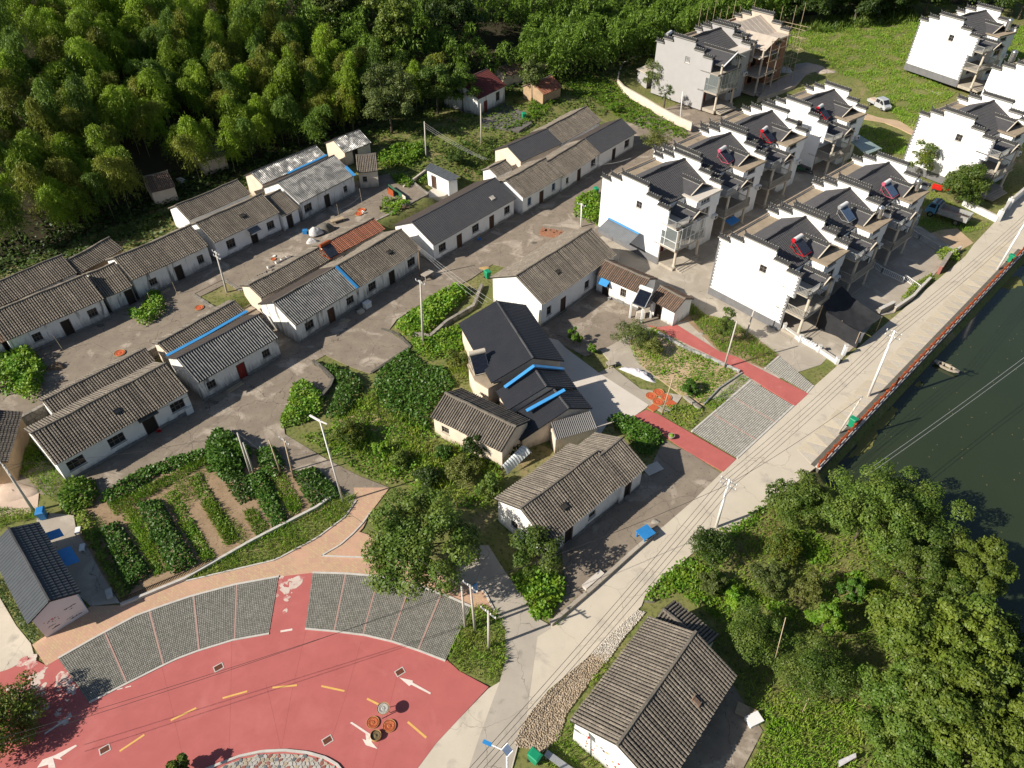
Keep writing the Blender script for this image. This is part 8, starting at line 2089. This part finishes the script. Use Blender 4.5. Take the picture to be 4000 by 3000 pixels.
hedge('vine_mass', 'vines hiding the stone planter beside the bright yard', ql(4, [(1800, 900), (1880, 860), (1950, 900), (2000, 960), (1980, 1060), (1880, 1110), (1740, 1150), (1735, 1090), (1790, 980)]), .9, .24, 'leaf_vine', 130, 78)
hedge('vine_mass', 'vines draped over the curved garden wall', ql(4, [(1960, 760), (2080, 770), (2212, 830), (2250, 880), (2200, 1010), (2120, 1080), (2010, 1080), (2060, 960), (2090, 880), (2030, 800)]), .9, .24, 'leaf_crop', 120, 79)
hedge('pumpkin_vines', 'broad mass of pumpkin vines filling the garden between yard and cottage', ql(5, [(240, 900), (290, 780), (470, 650), (580, 760), (690, 760), (770, 880), (690, 930), (600, 1070), (610, 1160), (500, 1150), (330, 1030)]), .5, .27, 'leaf_crop', 80, 80, 'vines')
hedge('corn_bed', 'bean and corn bed sloping down beside the round concrete pole', ql(5, [(390, 520), (480, 440), (620, 340), (760, 270), (850, 300), (700, 460), (600, 560), (470, 590)]), 1.0, .30, 'leaf_vine', 95, 81, 'crop bed')
hedge('vine_mass', 'vines covering the bank below the concrete pole', ql(5, [(480, 600), (640, 560), (820, 490), (840, 640), (720, 700), (600, 730), (520, 680)]), .6, .24, 'leaf_vine', 100, 82)
hedge('vine_mass', 'glossy vines climbing the corrugated sheet behind the cottage', ql(5, [(1060, 1240), (1160, 1230), (1150, 1320), (1060, 1370), (1040, 1320)]), 1.4, .22, 'leaf_tree_dark', 170, 83)
hedge('leafy_bed', 'dense leafy bed beside the red walk and white drive', ql(5, [(1690, 1090), (1760, 1070), (1850, 1090), (2030, 1190), (2040, 1230), (1920, 1330), (1860, 1260), (1780, 1180)]), .9, .25, 'leaf_crop', 150, 84, 'garden bed')
hedge('vine_mass', 'yellow-green climbing vines on the corner between lane and yard', ql(8, [(1090, 500), (1180, 440), (1330, 440), (1440, 520), (1420, 620), (1340, 740), (1240, 740), (1190, 620)]), .9, .25, 'leaf_vine', 150, 85)
hedge('vine_mass', 'vines against the white wall of the carport villa', ql(2, [(1490, 1330), (1500, 1240), (1600, 1200), (1655, 1230), (1650, 1390), (1570, 1370)]), 1.1, .30, 'leaf_vine', 90, 86)
hedge('vine_mass', 'bright squash leaves behind the white washhouse wall', ql(2, [(270, 1030), (400, 960), (560, 960), (580, 1020), (480, 1090), (330, 1100)]), 1.0, .34, 'leaf_vine', 70, 87)
hedge('leafy_bed', 'vegetable bed inside the washhouse courtyard wall', ql(2, [(500, 1150), (600, 1110), (620, 1140), (530, 1190)]), .5, .2, 'leaf_vine', 120, 88, 'garden bed')
hedge('leafy_bed', 'bushy bed behind the green plank on the upper terrace', ql(2, [(360, 1150), (440, 1140), (510, 1190), (470, 1230), (400, 1200)]), .8, .24, 'leaf_vine', 110, 89, 'garden bed')
hedge('bush_row', 'overgrown flower bushes along the villa yard fence', ql(6, [(1660, 70), (1720, 30), (1800, 70), (1810, 110), (1700, 110)]), .9, .22, 'leaf_weed', 120, 90)
hedge('bush_row', 'weedy bush strip along the low roadside wall', ql(6, [(1450, 350), (1520, 260), (1640, 190), (1650, 230), (1560, 300), (1480, 370)]), .7, .2, 'leaf_weed', 120, 91)

# --- grass and weeds ---------------------------------------------------------------------
cover('grass', 'grass island with utility poles at the corner of the plaza', [ql(8, [(850, 680), (900, 655), (1020, 690), (1065, 800), (1062, 1010), (1000, 1150), (780, 1062), (700, 990), (780, 800)])], 'grass', 150, .34, .055, 'leaf_grass', 1, z=.05)
cover('grass', 'sunny grass strip between garden kerb and brick path', [ql(7, [(1150, 500), (1700, 375), (1955, 240), (2130, 110), (2200, -10), (2080, -60), (1960, 60), (1560, 265), (1300, 400)])], 'grass', 120, .36, .055, 'leaf_grass', 2)
cover('weeds', 'tall weeds filling the overgrown garden below the cottage', [ql(5, [(0, 1090), (250, 920), (340, 1030), (620, 1180), (1000, 1270), (1040, 1420), (980, 1580), (700, 1600), (450, 1520), (330, 1450), (180, 1320), (0, 1250)]), ql(5, [(700, 760), (830, 740), (840, 860), (770, 880)])], 'grass', 60, .6, .075, 'leaf_weed', 3, patch=.45)
cover('weeds', 'broad-leaved weeds scattered through the overgrown garden', [ql(5, [(0, 1090), (250, 920), (340, 1030), (620, 1180), (1000, 1270), (1060, 1500), (980, 1640), (700, 1640), (200, 1340), (0, 1250)])], 'leaf', 26, .6, .22, 'leaf_vine', 4, patch=.35)
cover('weeds', 'weeds on the bank beside the leaning lamp and planter', [ql(4, [(1850, 1200), (2000, 1160), (2212, 1100), (2290, 1130), (2340, 1300), (2480, 1420), (2404, 1500), (2212, 1420), (2020, 1310)])], 'leaf', 45, .5, .2, 'leaf_vine', 5)
cover('grass', 'grass beside the pink sand heap under the corner pole', [ql(4, [(50, 1420), (320, 1350), (430, 1500), (330, 1600), (150, 1440)]), ql(7, [(-30, 60), (230, 60), (260, 120), (60, 150), (-20, 200)]), ql(4, [(130, 1280), (260, 1230), (330, 1350), (150, 1420)])], 'grass', 110, .4, .055, 'leaf_grass', 6)
cover('weeds', 'patchy weeds and dry soil in the courtyard vegetable plot', [ql(6, [(-250, 560), (-60, 520), (120, 640), (330, 740), (450, 800), (230, 1000), (120, 960), (0, 870), (-180, 740)])], 'grass', 80, .3, .06, 'leaf_grass', 7, patch=.25)
cover('weeds', 'leafy rows in the courtyard vegetable plot', [ql(6, [(-200, 560), (-60, 520), (120, 640), (330, 740), (430, 800), (210, 990), (0, 860)])], 'leaf', 34, .35, .18, 'leaf_vine', 8, patch=.35)
cover('grass', 'bright grass strip between red walk and white villa wall', [ql(6, [(150, 370), (240, 440), (420, 490), (690, 690), (610, 775), (440, 700), (330, 665), (140, 450)])], 'grass', 110, .4, .055, 'leaf_grass', 9)
cover('grass', 'grass strip along the metal edging of the parking bays', [ql(6, [(515, 840), (460, 815), (380, 900), (240, 1005), (290, 1045), (420, 925)])], 'grass', 110, .35, .05, 'leaf_grass', 10)
cover('flowers', 'flower and herb bed beside the red walk', [ql(6, [(-40, 1010), (120, 990), (230, 1040), (160, 1160), (0, 1080)])], 'leaf', 80, .4, .14, 'leaf_weed', 11)
cover('weeds', 'weedy ground under the bank wood', [ql(9, [(-40, 480), (100, 400), (170, 380), (400, 210), (600, 60), (900, -100), (1500, -50), (1900, 300), (2100, 700), (2300, 1300), (2300, 1750), (480, 1750), (600, 1430), (500, 1250), (440, 1090), (330, 900), (300, 750), (150, 640)])], 'grass', 42, .45, .07, 'leaf_grass', 12, patch=.12)
cover('weeds', 'leafy ground vines among the bank trees', [ql(9, [(-40, 480), (170, 390), (330, 470), (500, 560), (640, 600), (800, 700), (760, 760), (560, 640), (330, 740), (150, 640)]), ql(9, [(760, 180), (900, 150), (1030, 380), (900, 420), (820, 300)]), ql(9, [(1030, 480), (1200, 450), (1400, 560), (1350, 640), (1120, 620)])], 'leaf', 70, .5, .2, 'leaf_vine', 13)
cover('grass', 'bright lawn below the round trees', [ql(9, [(600, 1240), (760, 1180), (1000, 1270), (1180, 1250), (1200, 1500), (1150, 1720), (490, 1720), (560, 1560), (610, 1430)])], 'grass', 130, .32, .06, 'leaf_grass', 14)
cover('straw', 'dry straw mulch strewn over the bank plot', [ql(9, [(430, 330), (560, 180), (640, 60), (760, 60), (720, 200), (600, 300), (540, 420)]), ql(9, [(1000, 520), (1090, 420), (1180, 440), (1080, 490), (1030, 600)]), ql(9, [(690, 1080), (760, 1130), (1000, 1280), (930, 1260), (740, 1170)])], 'leaf', 120, .08, .22, 'leaf_dry', 15, aspect=.12)
cover('grass', 'rough meadow behind the villas running up to the forest', [[q(3, x, y, 1.5)[:2] for x, y in ((640, 320), (800, 180), (1000, 170), (1250, 120), (1500, 130), (1560, 180), (1470, 430), (1800, 570), (1560, 700), (1380, 650), (1200, 480), (1080, 450), (900, 340), (780, 280))]], 'grass', 34, .34, .12, 'leaf_grass', 16, patch=.25)
cover('grass', 'grass patches round the parked silver van', [[q(3, x, y, .4)[:2] for x, y in ((1160, 740), (1240, 760), (1380, 800), (1520, 870), (1500, 950), (1330, 920), (1200, 840))], [q(3, x, y, .6)[:2] for x, y in ((1380, 640), (1560, 720), (1540, 800), (1400, 700))]], 'grass', 30, .35, .1, 'leaf_grass', 17)
cover('grass', 'meadow beside the lone far villa', [[q(3, x, y, 2.4)[:2] for x, y in ((2060, 320), (2120, 190), (2212, 180), (2260, 330), (2212, 360), (2120, 420))]], 'grass', 30, .34, .12, 'leaf_grass', 18)
cover('grass', 'trampled grass round the dump truck', [ql(3, [(1560, 1300), (1640, 1180), (1900, 1330), (2010, 1390), (1860, 1440), (1700, 1450), (1560, 1400)])], 'grass', 60, .25, .06, 'leaf_grass', 19, patch=.3)
cover('weeds', 'brambles and weeds between curved wall and rear houses', [ql(2, [(1430, 560), (1560, 520), (1740, 560), (1880, 640), (2000, 720), (2200, 800), (2180, 860), (2000, 830), (1850, 780), (1700, 690), (1600, 640), (1500, 650)]), ql(2, [(1060, 850), (1180, 790), (1240, 640), (1300, 640), (1420, 640), (1300, 760), (1180, 830)])], 'leaf', 32, .7, .3, 'leaf_vine', 20)
cover('weeds', 'weedy strip behind the small white washhouse', [ql(2, [(580, 1000), (800, 940), (1000, 900), (1020, 980), (900, 1090), (780, 1060), (640, 1000)])], 'leaf', 30, .6, .26, 'leaf_tree', 22)
cover('weeds', 'weeds in the ditch between the black-roofed house and the terrace', [ql(2, [(310, 1380), (320, 1310), (420, 1290), (480, 1330), (380, 1400)])], 'leaf', 60, .9, .26, 'leaf_vine', 23)
cover('weeds', 'scruffy weeds between houses and the maize bank', [ql(8, [(1410, 700), (1500, 600), (1540, 570), (1400, 790), (1350, 770)])], 'grass', 60, .3, .05, 'leaf_grass', 24)
cover('weeds', 'grass fringe beside the cobbled verge', [ql(8, [(1420, 1420), (1480, 1350), (1520, 1500), (1700, 1659), (1450, 1690), (1280, 1690), (1300, 1570)]), ql(8, [(1560, 1150), (1640, 1050), (1720, 960), (1740, 980), (1600, 1170)])], 'grass', 100, .35, .055, 'leaf_grass', 25)
cover('weeds', 'reedy weeds under the trees along the top forest edge', [[q(3, x, y, 3)[:2] for x, y in ((780, 170), (1000, 120), (1250, 40), (1500, 40), (1560, 140), (1300, 160), (1000, 190))]], 'grass', 14, 1.2, .2, 'leaf_tree', 26)
cover('weeds', 'weeds lining the road edge where the pond wall ends', [ql(9, [(170, 370), (300, 210), (440, 150), (560, 60), (620, 40), (560, 140), (400, 260), (330, 400)]), ql(8, [(1930, 640), (1940, 560), (2120, 400), (2212, 360), (2212, 480), (2090, 600)])], 'leaf', 60, .5, .22, 'leaf_vine', 27)

# floating leaves on the pond
g = np.random.default_rng(8); n = 260
X = g.uniform(30, 75, n); Y = g.uniform(28, 75, n); k = inpoly(X, Y, POND); X, Y = X[k], Y[k]
t = unit(np.stack([g.normal(size=len(X)), g.normal(size=len(X)), np.zeros(len(X))], -1))
V, Q_ = leaf_quads(np.stack([X, Y, np.full(len(X), -1.735)], -1), t, .14, .08, np.repeat([[0, 0, 1.0]], len(X), 0), g)
tag(put('floating_leaves', np_mesh('floating_leaves', V, Q_, 'leaf_dry')), 'pale leaves and scraps scattered on the pond surface', 'leaves', kind='stuff')

#print('tris', sum(sum(len(p.vertices) - 2 for p in m.polygons) if len(m.polygons) < 3000 else len(m.polygons) * 2 for m in bpy.data.meshes if m.users))
